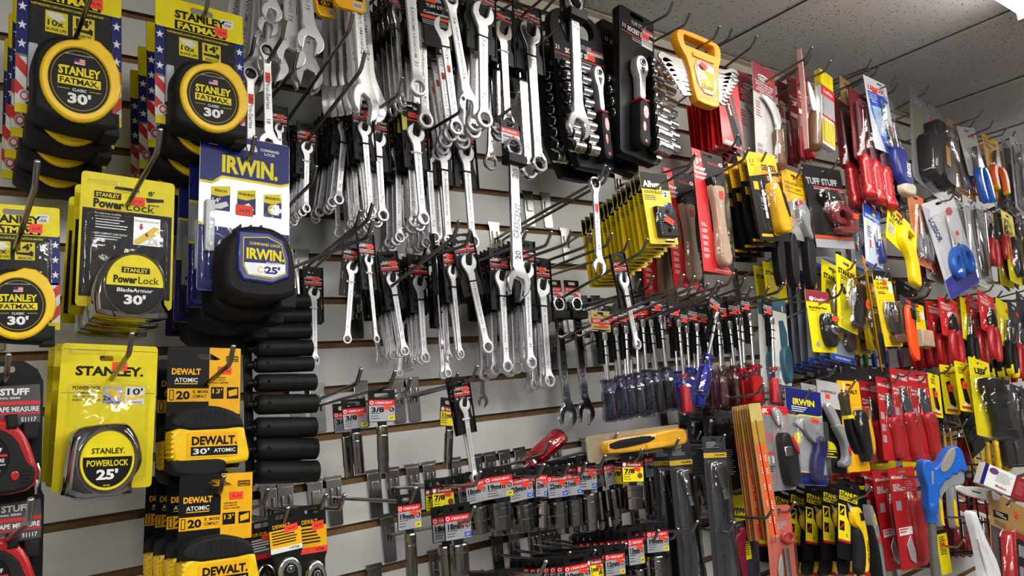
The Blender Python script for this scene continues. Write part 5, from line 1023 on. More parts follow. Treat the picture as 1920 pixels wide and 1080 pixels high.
# pliers
def pliers_spec(hm, tip2=None, cardm=None, name='pliers', W=62, Hh=200, jaw=DC, text=None, tm=BK, wide=1., blis_=True, kind='long', hand=1.):
    p = Pack(name, 'pliers', W, Hh*.62, cardm or SIL, hv=10, hole=(16, 6), B=(W/2, Hh))
    if text: p.t(text, W*.4, 26, tm, 8, w=W*.62).ln(6, 34, W*.5, 4, 4, tm)
    p.card(); c = W/2; j = 52 if kind == 'long' else 74
    p.body('jaws', [(c-2, j), (c+2, j), (c+9, 86), (c+10, 100), (c+12, 112), (c-12, 112), (c-10, 100), (c-9, 86)], 4, 14, jaw, bev=2, sm=0)
    for sg in (-1, 1):
        f = lambda pts: [(c+sg*u*wide, v) for u, v in pts]
        p.body('handle', f([(1, 108), (13, 106), (18, 122), (20, 150), (17, Hh-6), (8, Hh-2), (9, 150), (7, 124)]), 3, 17, hm, bev=3)
        if tip2: p.body('handle_tip', f([(9.5, Hh-30), (18.6, Hh-32), (17, Hh-5), (8, Hh-1)]), 2.6, 17.4, tip2, bev=3)
    if blis_: p.blis(4, 44, W-4, Hh*.6, 20)
    p.price(W*.75, 22, 12, 10); return p
irp = pliers_spec(mat('insulated_orange', (1., .42, .10), .4), Y2, Y2, text='IRWIN', tm=NB, wide=1.5)
H(irp, (1856, 262), (1874, 364), .21, 'orange and yellow handled pliers on a yellow card below the ceiling', w=34, tip=(1887, 240), n=2, step=.04, back='orange and yellow handled pliers')
blp = pliers_spec(BLUEP, None, mat('card_grey'), blis_=True)
H(blp, (1812, 246), (1848, 385), .24, 'blue handled pliers in a clear slanting pack', w=32, tip=(1863, 226))
H(pliers_spec(mat('insulated_orange'), Y2, RD, wide=1.3), (1812, 305), (1830, 380), .12, 'orange handled pliers hanging deep behind the blue ones', w=34, n=3, step=.03, back='orange handled pliers hanging deep')
# sheffield folding knives
p = Pack('folding_knife', 'knife', 52, 158, mat('pale_blue_card', (.80, .84, .90), .5), hv=14, hole=(16, 6)).band(.4, 36, BL).t('SHEFFIELD', 26, 28, WH, 8, w=44).poly([(30, 10), (38, 16), (36, 22), (26, 20)], Y1).ln(8, 56, 22, 5, 6, DG).poly(circle(10, 46, 4, 10), Y1).band(150, 157.6, BL).card()
p.body('blade', [(24, 52), (30, 48), (36, 72), (38, 96), (30, 92)], 4, 7, SA, bev=.5).body('handle', [(30, 84), (40, 82), (46, 110), (48, 138), (38, 142), (34, 118)], 3, 16, IRB, bev=3).blis(12, 42, 50, 146, 20).price(18, 100, 8, 18)
H(p, (1634, 399), (1640, 503), .23, 'navy folding knife on the front white and blue card', w=37, tip=(1640, 390))
H(p, (1606, 408), (1614, 508), .17, 'navy folding knife on the rear white and blue card', w=34, tip=(1612, 379), n=2, step=.03, back='navy folding knife on rear card')
# surform shaver
p = Pack('surform_shaver', 'rasp', 72, 120, Y1, hv=14, hole=(20, 6), B=(90, 200)).t('STANLEY', 38, 30, BK, 12, w=60).t('SURFORM', 24, 40, BK, 6, w=28, bold=False).ln(6, 48, 26, 3, 4, DG).band(64, 96, SIL, 6, 24).card()
p.body('frame', [(32, 46), (40, 38), (68, 38), (74, 48), (76, 78), (74, 100), (86, 130), (96, 180), (94, 198), (76, 200), (70, 190), (62, 140), (48, 118), (30, 96)], 2, 22, mat('surform_yellow', (.97, .86, .05), .35, coat=.4), bev=4, holes=[[(46, 54), (66, 54), (66, 84), (46, 84)]]).body('rasp_plate', [(44, 52), (68, 52), (68, 86), (44, 86)], 4, 10, DC, sm=0, bev=.5)
p.price(34, -2 if False else 10, 14, 9)
H(p, (1686, 408), (1712, 541), .25, 'yellow surform shaver with a curved handle', w=58, tip=(1700, 395))
# scissors
def scissors(hm, cardm=None, W=66, Hh=190, txt=None):
    p = Pack('scissors', 'scissors', W, Hh, cardm or mat('card_grey'), hv=10, hole=(18, 6), r=2)
    if txt: p.t(txt, 14, 60, NB, 11, w=54, ang=80).poly(circle(W*.72, 34, 9, 20), mat('seal_red', (.80, .15, .25), .5)).poly([(.4, Hh*.8), (W-.4, Hh*.74), (W-.4, Hh-.4), (.4, Hh-.4)], mat('violet_blue', (.22, .22, .62), .5))
    p.card(); c = W*.55
    for sg in (-1, 1):
        f = lambda pts: [(c+sg*u, v) for u, v in pts]
        p.body('blade', f([(-1, 36), (3, 46), (5, 96), (9, 112), (3, 116), (-5, 106), (-4, 60)]), 5+sg, 7.5+sg, SA, bev=.4)
        o = smooth(f([(2, 108), (8, 106), (22, 120), (28, 144), (22, 172), (10, 176), (2, 160), (4, 130)]), 1); i = smooth(f([(8, 122), (18, 130), (21, 146), (17, 164), (11, 166), (8, 152)]), 1)
        p.body('handle_loop', o, 3, 14, hm, bev=2.5, sm=0, holes=[i[::-1]])
    p.cyl('pivot', (c, 106, 6), (c, 106, 11), [(0, 4), (1, 4)], CH, 12); p.blis(8, 30, W-3, Hh*.97, 18, r=6); return p
p = scissors(BLUEP, mat('scissor_card', (.84, .84, .87), .45), 82, 204, 'SCISSOR').price(60, 84, 13, 10)
H(p, (1760, 381), (1810, 546), .24, 'large scissors with bright blue handles on a white and violet card', w=62, tip=(1791, 360))
H(scissors(mat('loop_grey', (.50, .50, .52), .4), mat('orange_bag', (.86, .50, .30), .5)), (1716, 372), (1732, 500), .22, 'grey handled scissors on an orange card', w=34, tip=(1715, 339))
H(scissors(DR), (1738, 402), (1754, 528), .20, 'black and red handled scissors between grey and blue ones', w=34, n=2, step=.04, back='black and red handled scissors')
def slimtool(p): p.body('tool', [(18, 30), (26, 28), (34, 60), (36, 120), (40, 176), (30, 180), (22, 120)], 3, 12, DC, bev=2)
H(bagged('long_snips', 'snips', WH, slimtool, 46, 200), (1818, 380), (1838, 535), .22, 'dark long snips in a crinkled bag right of the blue scissors', w=30, tip=(1827, 372), n=2, step=.03, back='dark long snips in crinkled bag')
rp = pliers_spec(REDP, None, mat('card_dark', (.22, .22, .24), .4), wide=1.1)
H(rp, (1851, 398), (1862, 500), .22, 'red handled pliers on a grey card, third column from the right', w=26, tip=(1892, 373), n=3, step=.03, back='red handled pliers on grey card, third column')
H(rp, (1876, 396), (1886, 492), .20, 'red handled pliers on a grey card, second column from the right', w=26, n=2, step=.03, back='red handled pliers on grey card, second column')
p = Pack('snips', 'snips', 40, 190, Y1, hv=10, hole=(12, 5)).ln(6, 20, 30, 4, 5, BK).card().body('snip_body', [(14, 70), (24, 66), (30, 120), (34, 170), (18, 172), (14, 120)], 3, 14, BP, bev=3).blis(6, 60, 38, 182, 18).price(22, 56, 12, 8)
H(p, (1888, 406), (1906, 532), .21, 'yellow card with black snips near the right edge', w=26, tip=None, n=2, step=.03, back='yellow card with black snips')
H(bagged('locking_pliers', 'pliers', mat('card_grey'), adj, 46, 190), (1905, 270), (1917, 400), .22, 'chrome locking tool in a clear bag at the right edge', w=34, n=3, step=.03, tip=(1904, 246), back='chrome locking tool in clear bag')
H(bagged('locking_pliers', 'pliers', mat('card_dark'), adj, 46, 190), (1905, 402), (1915, 530), .18, 'dark bagged locking tool at the right edge', w=30, n=3, step=.03, back='dark bagged locking tool')
H(bagged('long_snips', 'snips', mat('card_dark'), slimtool, 46, 180), (1893, 290), (1897, 360), .16, 'black tool pack under the ceiling right of the orange pliers', w=24, n=3, step=.04, back='black tool pack under the ceiling')
# model maker plane
p = Pack('block_plane', 'plane', 62, 158, Y1, hv=12, hole=(20, 7)).band(.4, 30, mat('maroon_card')).poly(circle(14, 22, 6, 14), WH).t('GreatNeck', 38, 22, WH, 8, w=34).t('Model Maker Plane', 28, 44, BK, 6, w=46).ln(8, 51, 24, 1, 3, BK).poly([(10, 138), (16, 130), (22, 138), (16, 146)], SIL).card()
p.body('plane_body', [(26, 66), (38, 56), (50, 62), (56, 90), (58, 130), (52, 146), (34, 146), (26, 120)], 2, 18, BP, bev=5).body('blade_cap', [(36, 88), (52, 92), (60, 106), (56, 118), (40, 112)], 16, 26, CH, bev=4).blis(20, 52, 60, 150, 28).price(44, 76, 18, 12, 29, 5)
H(p, (1532, 554), (1547, 661), .24, 'small black block plane on a yellow and maroon card', w=45, tip=(1582, 536))
# grey cards with blue feet
p = Pack('filleting_knife', 'knife', 62, 230, mat('grey_blue_card', (.60, .62, .68), .5), hv=10, hole=(14, 6)).band(.4, 30, BL).t('SHEFFIELD', 30, 22, WH, 7, w=44).band(216, 229.6, BL).t('LIFETIME WARRANTY', 31, 223, WH, 5, w=40).card().body('handle', [(32, 130), (46, 128), (54, 160), (56, 196), (46, 206), (34, 196), (30, 160)], 2, 16, mat('dark_wood', (.30, .24, .24), .4), bev=4).body('blade', [(34, 60), (44, 66), (46, 130), (34, 130)], 4, 7, SA, sm=0, bev=.4).blis(24, 54, 60, 210, 18)
H(p, (1566, 500), (1581, 679), .18, 'dark handled knife on a grey card with a blue foot, front one', w=47, n=6, step=.028, tip=(1583, 535), drop=.1, back='dark handled knife on a grey card with blue foot')
# stanley knife on yellow card
p = Pack('pocket_knife', 'knife', 62, 170, Y1, hv=14, hole=(20, 7)).t('STANLEY', 31, 36, BK, 13, w=52).ln(12, 46, 46, 2, 5, BK).poly([(10, 70), (20, 64), (30, 84), (20, 90)], BK).card()
p.body('blade', [(16, 122), (22, 88), (40, 66), (40, 96), (32, 118)], 12, 16, SA, bev=.6).body('handle', [(44, 58), (62, 56), (66, 70), (62, 140), (52, 160), (40, 158), (38, 140), (48, 110), (44, 80)], 4, 24, BP, bev=5).blis(10, 52, 68, 166, 26, m=CLS).price(60, 104, 12, 16, 27)
H(p, (1586, 496), (1590, 620), .23, 'half open grey pocket knife on a yellow card', w=42, tip=(1604, 488), n=2, step=.04, back='half open grey pocket knife')
# glass scraper
p = Pack('glass_scraper', 'scraper', 46, 196, mat('allway_yellow'), hv=8, hole=(12, 5)).band(.4, 26, BK).t('Allway', 22, 20, WH, 9, w=34).t('GLASS', 16, 34, BK, 8, w=22, bold=False).t('SCRAPER', 20, 45, BK, 8, w=30, bold=False).band(32, 58, WH, 34, 44).ln(6, 56, 30, 2, 4, BK).card()
p.body('scraper_body', [(8, 84), (36, 84), (40, 100), (42, 168), (14, 168)], 3, 16, mat('scraper_steel', (.45, .45, .47), .25, .9), bev=3).body('slot', [(20, 104), (28, 104), (30, 136), (22, 136)], 16, 17, BW, sm=0, bev=0).body('blade_holder', [(14, 168), (42, 166), (44, 186), (18, 188)], 3, 18, BW, bev=2, sm=0).blis(5, 76, 45, 192, 22).price(26, 33, 10, 10)
H(p, (1652, 513), (1676, 650), .24, 'glass scraper on the front yellow and black card', w=34, tip=(1666, 504), n=3, step=.042, back='glass scraper on yellow and black card')
p = Pack('slim_cutter', 'cutter', 26, 220, Y2, hv=8, hole=(10, 5)).ln(5, 30, 20, 14, 5, BK).card().body('cutter_body', [(6, 150), (18, 148), (20, 210), (8, 212)], 2, 12, BP, bev=2).blis(3, 100, 23, 216, 14)
H(p, (1620, 490), (1652, 690), .27, 'slim amber cutter card hanging nearly edge on', w=14, tip=(1644, 493), yaw=30)
# orange snap-off knife
p = Pack('snap_off_knife', 'knife', 40, 90, mat('card_dark'), hv=8, hole=(12, 5), B=(34, 176)).card().body('knife_body', [(6, 26), (20, 24), (26, 80), (38, 160), (34, 174), (22, 174), (16, 150), (8, 80)], 3, 14, mat('neon_orange', (1., .32, .06), .35, coat=.3), bev=3).body('slider', [(12, 34), (24, 34), (26, 60), (16, 62)], 13, 18, BP, bev=2, sm=0)
p.price(20, 8, 11, 9)
H(p, (1702, 566), (1716, 680), .24, 'bright orange snap off knife on a dark card', w=34, tip=(1744, 539))
p = Pack('sanding_block', 'sanding block', 44, 130, mat('allway_yellow'), hv=8, hole=(12, 5)).ln(6, 16, 30, 8, 5, BK).band(20, 44, WH, 30, 42).card().body('block', [(6, 82), (42, 78), (44, 126), (8, 130)], 2, 22, WD, bev=3, sm=0).price(22, 4, 10, 8)
H(p, (1718, 575), (1728, 652), .19, 'wooden sanding block on a yellow card right of the orange knife', w=28, tip=(1712, 553))
def red_pack(hm=REDP, tool=BP, kind=0):
    p = Pack('utility_pliers', 'pliers', 58, 120, RD, hv=8, hole=(16, 6), B=(30, 205)).t('Milwaukee', 26, 18, WH, 8, w=40, bold=False).ln(6, 26, 44, 3, 4, WH).band(40, 70, WH, 34, 52).card()
    p.body('jaws', [(30, 46), (36, 48), (44, 84), (42, 104), (22, 104), (20, 84)], 3, 14, tool, bev=2)
    for sg in (-1, 1): p.body('handle', [(32+sg*a, v) for a, v in [(1, 100), (12, 98), (18, 124), (19, 160), (15, 200), (6, 203), (8, 160), (6, 124)]], 3, 17, hm, bev=3)
    p.blis(8, 40, 54, 118, 20); p.price(40, 16, 11, 9); return p
r1 = red_pack()
H(r1, (1776, 566), (1792, 684), .22, 'black jawed red handled pliers on a red card under the blue scissors', w=36, tip=(1778, 550), n=2, step=.035, back='black jawed pliers on red card, left group')
H(r1, (1848, 556), (1862, 678), .24, 'silver jawed red handled pliers on a red card under the bagged snips', w=34, tip=(1864, 532), n=3, step=.035, back='black jawed pliers on red card, right group')
yp = pliers_spec(BP, Y1, Y1, wide=1.)
H(yp, (1811, 568), (1822, 690), .2, 'black handled pliers on a yellow card between the two red cards', w=26, tip=(1800, 549), n=3, step=.03, back='black handled pliers on yellow card, left')
H(yp, (1880, 572), (1893, 708), .2, 'black and yellow handled pliers at the right, second row', w=30, tip=(1879, 545), n=3, step=.03, back='black and yellow handled pliers at the right')
gp = pliers_spec(REDP, None, mat('card_dark'), wide=1.)
H(gp, (1732, 574), (1746, 690), .14, 'red handled pliers behind the sanding block', w=28, n=3, step=.025, back='red handled pliers behind sanding block')
H(gp, (1758, 590), (1766, 684), .13, 'red handled pliers deep between the yellow and red cards', w=26, n=2, step=.025, back='red handled pliers deep in the row')
H(gp, (1900, 578), (1910, 715), .2, 'red handled pliers at the right edge, middle height', w=30, n=3, step=.03, back='red handled pliers at the right edge')
H(pliers_spec(mat('soft_blue', (.25, .38, .62), .4), None, mat('card_dark')), (1916, 560), (1922, 680), .2, 'blue handled tool cut by the right edge', w=30)
for i, (x, c, nm) in enumerate(((1616, GREENP, 'green'), (1632, IRB, 'navy'), (1655, IRB, 'dark blue'), (1682, mat('plum', (.35, .15, .25), .4), 'plum'))):
    s = NS('paint_scraper', 'scraper', (12, 0), (14, 90)); b = MB(*A_(s)); b.prism(smooth([(4, 30), (20, 30), (22, 60), (20, 88), (8, 90), (4, 60)], 1), 0, 14, c, bev=4); s.part('handle', b); b = MB(*A_(s)); b.prism([(6, -30), (18, -30), (15, 32), (9, 32)], 5, 7, SA, bev=.3); s.part('blade', b)
    hang(s, (x, 640), (x+6, 690), .1, nm+' handled scraper hanging deep under the glass scrapers', tip=None)
# black saws with orange tips
s = NS('folding_pruning_saw', 'saw', (18, 0), (22, 130)); b = MB(*A_(s)); b.prism(smooth([(2, 0), (28, 0), (34, 50), (32, 110), (22, 130), (8, 124), (0, 60)], 1), 0, 18, BP, bev=5); s.part('handle', b); b = MB(*A_(s)); b.prism([(30, 70), (38, 70), (38, 122), (28, 122)], 2, 12, OG, bev=2); s.part('orange_lever', b); b = MB(*A_(s)); b.prism([(28, 20), (33, 20), (35, 90), (31, 90)], 4, 8, SA, bev=.5); s.part('blade', b)
for i, x in enumerate((1452, 1477, 1508)): hang(s, (x, 440), (x+8, 540+i*3), .2-.0*i, 'black folding saw handle with an amber lever, '+['left', 'middle', 'right'][i]+' of three', tip=[(1468, 530), (1500, 540), (1523, 546)][i] if False else None, hk=False, group='black folding saws')
p = Pack('gloss_card_pack', 'tool pack', 60, 110, Y1, hv=10, hole=(16, 6)).t('STANLEY', 30, 30, BK, 11, w=50).card().blis(6, 40, 54, 104, 14)
H(p, (1450, 500), (1458, 566), .12, 'yellow card glimpsed under the amber screwdriver packs', w=40, n=2, step=.03, back='yellow card glimpsed under the packs')
p = Pack('tile_saw', 'saw', 46, 220, WH, hv=10, hole=(14, 6)).band(.4, 36, TEAL).t('1', 34, 26, WH, 14).poly([(20, 60), (34, 56), (44, 90), (40, 200), (28, 210), (22, 140)], TEAL, .9).card().body('handle', [(16, 130), (36, 120), (42, 150), (38, 214), (22, 216), (14, 170)], 2, 16, TEAL, bev=4)
H(p, (1458, 566), (1470, 722), .15, 'teal handled saw on a white and teal card behind the red nut driver', w=30, n=2, step=.035, back='teal handled saw on white card')
for i, (tp, Lh, nm) in enumerate([((1522, 88), .28, 'a'), ((1384, 253), .24, 'below the red saw blade cards'), ((1303, 288), .23, 'left of the red and black scraper card'), ((1329, 321), .2, 'crossing the wooden scraper card'), ((1373, 54), .25, 'right of the amber wrench rack'), ((1378, 286), .2, 'between scraper and screwdriver cards'),
  ((1631, 127), .25, 'second under the ceiling'), ((1684, 155), .26, 'right of the navy handled saw'), ((1743, 160), .28, 'over the clear clamshell'), ((1828, 224), .22, 'right of the clear clamshell'), ((1782, 344), .26, 'under the black tool clamshell'), ((1734, 530), .26, 'under the surform shaver'), ((1468, 530), .24, 'above the model plane, left'), ((1500, 540), .24, 'above the model plane, middle'), ((1523, 546), .22, 'above the model plane, right'), ((1673, 388), .22, 'over the surform shaver'), ((1648, 123), .2, 'crossing the ceiling bar'), ((1409, 539), .24, 'nut driver row, right'), ((1879, 545), .2, 'right of the red cards'), ((1572, 299), .3, 'x')]):
    if len(nm) > 2: hook(tp, L=Lh, label='chrome hook with a bare tip, '+nm)
MRD = mat('shaded_card_red', (.72, .08, .12), .45)  # card red darkened for the shade over the lower right
# ---------------------------------------------------------------- nut drivers
def nut_driver(L, r, acr, core, tag='std', slot=None):
    s = NS('nut_driver', 'nut driver', (0, 0), (0, L), (0, -36)); s.W = 2*r; b = MB()
    if tag == 'gold':
        b.prism([(-22, -46), (22, -46), (22, -4), (-22, -4)], -3, -1.5, mat('gold_tag', (.80, .70, .42), .5), holes=[euro(0, -41, 16, 5)]); b.rect(-22, -30, 22, -19, -1.2, RD); b.text('NUTDRIVER', 1, -24.5, WH, -.9, h=6, w=38); b.text('HOLLOWSHAFT', 0, -13, BK, -1.2, h=4.5, w=36); b.text('NC  "PRO', 0, -36, BK, -1.2, h=5, w=30); b.rect(-20, -8, 20, -6, -1.2, BK)
    else:
        b.prism([(-15, -46), (15, -46), (15, -4), (9, 6), (9, 30), (-9, 30), (-9, 6), (-15, -4)], -3, -1.5, BP, holes=[euro(0, -40, 14, 6)]); b.rect(-14, -30, 14, -16, -1.3, BK); b.text('TUFF STUFF', 0, -27, WH, -1, h=3.4, w=24); b.rect(-14, -24, 14, -21.5, -1.1, SIL); b.rect(-14, -20.5, 14, -18, -1.1, RD); b.text('Nut Driver', 0, -13, WH, -1, h=3.6, w=22); b.rect(-14, -8, 14, -6.5, -1.1, RD)
    b.prism([(-7, -7), (7, -7), (7, 62), (-7, 62)], -3.4, 3, BP); s.part('hanger_tag', b)
    hL = L-82 if L > 150 else L*.5
    b = MB(); b.rod((0, 0, 7), (0, 16, 7), [(0, 5.6), (.8, 5.6), (1, 3.6)], CH, n=14); b.rod((0, 14, 7), (0, hL+10, 7), [(0, 3.4), (1, 3.4)], CH, n=12); s.part('shaft', b)
    for v in (26, 44): b = MB(); b.box(-5, v, -1, 5, v+2, 11.5, BK, bev=.6); s.part('cable_tie', b)
    b = MB(); b.rod((0, hL, 7), (0, L, 7), [(0, r*.9), (.015, r), (.07, r), (.09, r*.78), (.26, r*.72), (.32, r*.96), (.92, r*1.0), (.98, r*.9), (1, r*.6)], acr, n=10); s.part('handle', b, ang=25)
    b = MB(); b.rod((0, hL+24, 7), (0, L-4, 7), [(0, r*.5), (.05, r*.66), (.95, r*.7), (1, r*.4)], core, n=10); b.rod((0, hL+1, 7), (0, hL+6, 7), [(0, r*.55), (1, r*.55)], core, n=10); b.text('Professional Series', r*.15, L-36, SIL, 7+r*.72, h=3.2, w=46, bold=False, ang=85); s.part('handle_core', b)
    price(s, 2, -15, w=13, h=8, d=-.6, ang=random.uniform(-8, 8)); return s
NAVC = mat('core_navy', (.06, .09, .18), .4); BLKC = mat('core_black', (.07, .07, .08), .4); BRNC = mat('core_brown', (.33, .15, .12), .4); BLUC = mat('core_blue', (.07, .10, .62), .35); REDC = mat('core_red', (.88, .08, .10), .35)
d1 = nut_driver(176, 13, ACN, NAVC, 'gold'); d2 = nut_driver(176, 12, ACN, NAVC); d3 = nut_driver(176, 12, ACR, BLKC); d4 = nut_driver(180, 14, ACN, BLKC)
dr = nut_driver(190, 14, ACR, REDC); dbl = nut_driver(176, 13, ACBL, BLUC); db = nut_driver(170, 12, ACB, BRNC); drr = nut_driver(190, 16, ACRR, REDC)
ND = [(d1, (1129, 625), (1142, 792), 'large smoky nut driver on a gold paper tag', (1282, 515), 1, .2), (d2, (1149, 616), (1167, 784), 'first slim navy nut driver right of the gold tag', (1302, 518), 2, .18), (d2, (1168, 613), (1179, 783), 'second slim navy nut driver right of the gold tag', None, 2, .18),
 (d3, (1187, 607), (1196, 781), 'nut driver with a black core below the ring of a wrench', None, 2, .18), (d4, (1199, 601), (1214, 774), 'nut driver with a black core and flared collar', (1328, 532), 3, .18), (d3, (1214, 601), (1235, 777), 'black cored nut driver tilted to the right', None, 2, .18), (d4, (1233, 593), (1252, 771), 'wide black cored nut driver just left of the red ones', (1347, 527), 3, .19),
 (dr, (1267, 601), (1284, 779), 'clear nut driver with a bright red stripe, left one', None, 1, .22), (dbl, (1283, 613), (1292, 760), 'blue nut driver half hidden behind the red striped one', None, 2, .16), (dbl, (1301, 609), (1308, 766), 'blue nut driver behind the tilted blue one', None, 2, .16), (dbl, (1338, 588), (1308, 741), 'blue nut driver tilted to the left', (1376, 512), 1, .24),
 (db, (1341, 606), (1352, 765), 'brown cored nut driver, left of the brown three', None, 3, .18), (db, (1362, 604), (1380, 765), 'brown cored nut driver, middle of the brown three', (1409, 539), 3, .17), (db, (1384, 598), (1396, 763), 'brown cored nut driver, right of the brown three', None, 3, .17),
 (drr, (1400, 590), (1414, 760), 'big clear red nut driver left of the last one', (1442, 538), 2, .21), (dr, (1441, 597), (1448, 762), 'clear nut driver with a bright red stripe, last in the row', (1468, 530), 1, .21)]
for s, a, c, lb, tp, n, off in ND:
    hang(s, a, c, off, lb, n=n, step=.034, tip=tp, jit=1.2, drop=.12, sx=1.2)
# loose screwdriver lying over the hooks
s = NS('screwdriver', 'screwdriver', (0, 0), (100, 0)); b = MB(); b.rod((-70, 0, 0), (8, 0, 0), [(0, 3), (1, 3)], CH, n=12); s.part('shaft', b)
b = MB(); b.rod((0, 0, 0), (100, 0, 0), [(0, 10), (.04, 14), (.12, 14), (.2, 11), (.3, 17), (.9, 18), (.97, 16), (1, 10)], ACRR, n=10); s.part('handle', b, ang=25)
b = MB(); b.rod((20, 0, 0), (96, 0, 0), [(0, 7), (.05, 12), (.95, 13), (1, 8)], mat('core_dark_red', (.60, .06, .12), .35), n=10)
for a in range(2): b.T = Matrix.Rotation(a*2.1, 4, 'X'); b.box(24, -4, 12, 94, 4, 15.5, REDC, bev=1)
b.T = None; s.part('handle_core', b)
hang(s, (988, 872), (1054, 816), .16, 'red and clear screwdriver handle sticking up over the socket tags', hk=False)
# yellow snap-off knife lying flat
s = NS('snap_off_knife', 'knife', (0, 0), (200, 0)); b = MB(); b.prism(rrect(-12, -20, 206, 20, 6), -3, -1, mat('clear_tray', (.62, .56, .46), .3)); s.part('tray', b)
b = MB(); b.prism(smooth([(20, -10), (130, -12), (150, -14), (196, -14), (204, -6), (204, 10), (190, 14), (20, 12), (14, 2)], 1), 0, 16, mat('cutter_amber', (.98, .72, .10), .35, coat=.3), bev=4); s.part('knife_body', b)
b = MB(); b.prism(smooth([(20, -8), (118, -11), (124, 0), (60, 4), (20, 4)], 1), 15, 18, BP, bev=1); s.part('grip', b); b = MB(); b.box(100, 4, 14, 140, 12, 20, Y2, bev=2); s.part('slider', b); blister(s, -8, -18, 204, 18, 24)
hang(s, (1112, 842), (1272, 818), .20, 'amber snap off knife in clear plastic lying across the hooks', hk=False, pitch=0)
# long clear packs with flexible ratchets
p = Pack('flex_ratchet', 'ratchet', 54, 400, mat('pack_dark', (.20, .20, .22), .3), hv=8, hole=(14, 5), A=(27, 8), B=(27, 340)).ln(8, 14, 40, 4, 4, SIL).band(40, 52, mat('pack_gold', (.80, .66, .18), .5)).t('776-9098', 38, 46, BK, 5, w=24).card()
p.body('ratchet_head', [(16, 68), (40, 64), (46, 96), (42, 124), (32, 132), (24, 100)], 4, 18, DC, bev=4).body('head_cap', [(17, 66), (40, 62), (41, 72), (18, 76)], 18, 22, CH, sm=0, bev=1).cyl('shaft', (38, 120, 10), (42, 300, 10), [(0, 4), (1, 4)], mat('shaft_black', (.12, .12, .13), .3, .6), 12).cyl('grip', (42, 290, 12), (44, 398, 12), [(0, 7), (.1, 10), (1, 10)], BP, 14).cyl('collar', (36, 128, 10), (40, 150, 10), [(0, 7), (.5, 6), (1, 8)], CH, 12)
p.blis(8, 56, 52, 392, 24, m=CLS)
H(p, (1338, 824), (1362, 1090), .22, 'long clear pack with a flexible ratchet, right front one', w=44, tip=(1359, 815), n=1)
H(p, (1274, 838), (1300, 1100), .19, 'long clear pack with a flexible ratchet, middle one', w=44, tip=(1273, 822) if False else None, n=1)
H(p, (1242, 842), (1262, 1080), .15, 'long clear pack with a flexible ratchet, left rear one', w=40, n=1)
for i, (tp, Lh, nm) in enumerate([((1273, 822), .24, 'over the long clear packs'), ((1308, 977), .26, 'in front of the long clear packs, left'), ((1377, 979), .26, 'in front of the long clear packs, right'), ((1235, 994), .24, 'under the slim sockets, left'), ((1174, 1019), .22, 'under the slim sockets, lower')]): hook(tp, L=Lh, label='chrome hook with a bare tip, '+nm)
# dark bit cards and red torch deep inside
p = Pack('bit_set', 'bit set', 80, 120, mat('card_dark'), hv=8, hole=(16, 5)).t('PRO-SLIDER II', 40, 20, SIL, 7, w=62).card().body('case', [(12, 40), (68, 40), (70, 100), (14, 100)], 2, 20, mat('smoked_case', (.16, .17, .17), .2), bev=3).blis(8, 34, 74, 108, 24, m=CLS)
H(p, (1346, 764), (1352, 835), .08, 'dark bit set card lettered in grey behind the nut drivers', w=60, n=2, step=.03, back='dark bit set card behind nut drivers')
H(p, (1310, 775), (1314, 835), .05, 'dark bit set pack left of the lettered one', w=46)
p = Pack('hand_torch', 'torch', 70, 150, BK, hv=8, hole=(14, 5)).ln(6, 60, 30, 12, 5, SIL).card().body('torch_body', [(34, 20), (56, 24), (66, 60), (64, 120), (44, 134), (36, 90), (28, 50)], 3, 34, mat('metallic_red', (.62, .05, .14), .2, .5, coat=.6), bev=8).price(58, 36, 18, 20, 36, 40)
H(p, (1374, 800), (1388, 915), .12, 'glossy dark red torch on a black card beside the slim rulers', w=56)
# orange saw blade cards seen on edge
p = Pack('saw_blade_card', 'saw blade', 34, 250, mat('kraft_edge', (.74, .48, .28), .55), hv=8, hole=(8, 4)).band(.4, 34, mat('gold_tag')).band(34, 74, mat('brass_card', (.72, .56, .20), .5)).poly(rrect(7, 78, 29, 246, 5), mat('blade_orange', (.92, .36, .16), .5)).poly([(12, 30), (14, 30), (22, 249), (19, 249)], BK, 1)
for v in (96, 120, 150, 180, 210): p.ln(9, v, 14, 3, 4, WH); p.ln(22, v+3, 28, 3, 4, WH)
p.card()
H(p, (1415, 764), (1452, 1010), .25, 'orange and brass saw blade card at the front of its rank', w=23, n=8, step=.006, drop=.1, back='orange and brass saw blade card')
# utility knife, grey red card
p = Pack('utility_knife', 'knife', 62, 186, mat('knife_card', (.62, .58, .58), .45), hv=8, hole=(14, 5)).band(.4, 20, RD).t('(K', 12, 10, WH, 9).band(20, 186, mat('steel_card', (.50, .50, .52), .4), 2, 24).t('11', 14, 118, WH, 14, w=14).ln(4, 132, 22, 3, 5, BK)
for v in (60, 70, 98, 104, 150): p.band(v, v+7, mat('rose_print', (.70, .35, .38), .5), 6, 22, .95)
p.card().body('blade', [(20, 8), (30, 2), (44, 24), (46, 44), (32, 44)], 4, 12, SA, bev=.8).body('handle', [(28, 60), (46, 60), (58, 90), (60, 150), (56, 176), (36, 180), (30, 150), (28, 100)], 3, 24, BP, bev=5).body('red_back', [(42, 64), (52, 74), (60, 100), (58, 110), (46, 84)], 20, 26, RD, bev=2).body('chrome_button', [(26, 92), (42, 90), (42, 110), (28, 112)], 24, 27, CH, sm=0, bev=1)
p.blis(22, 4, 62, 182, 30).price(40, 36, 10, 12)
H(p, (1450, 768), (1466, 920), .24, 'black and red utility knife on a grey card left of the blue one', w=54, tip=(1478, 732))
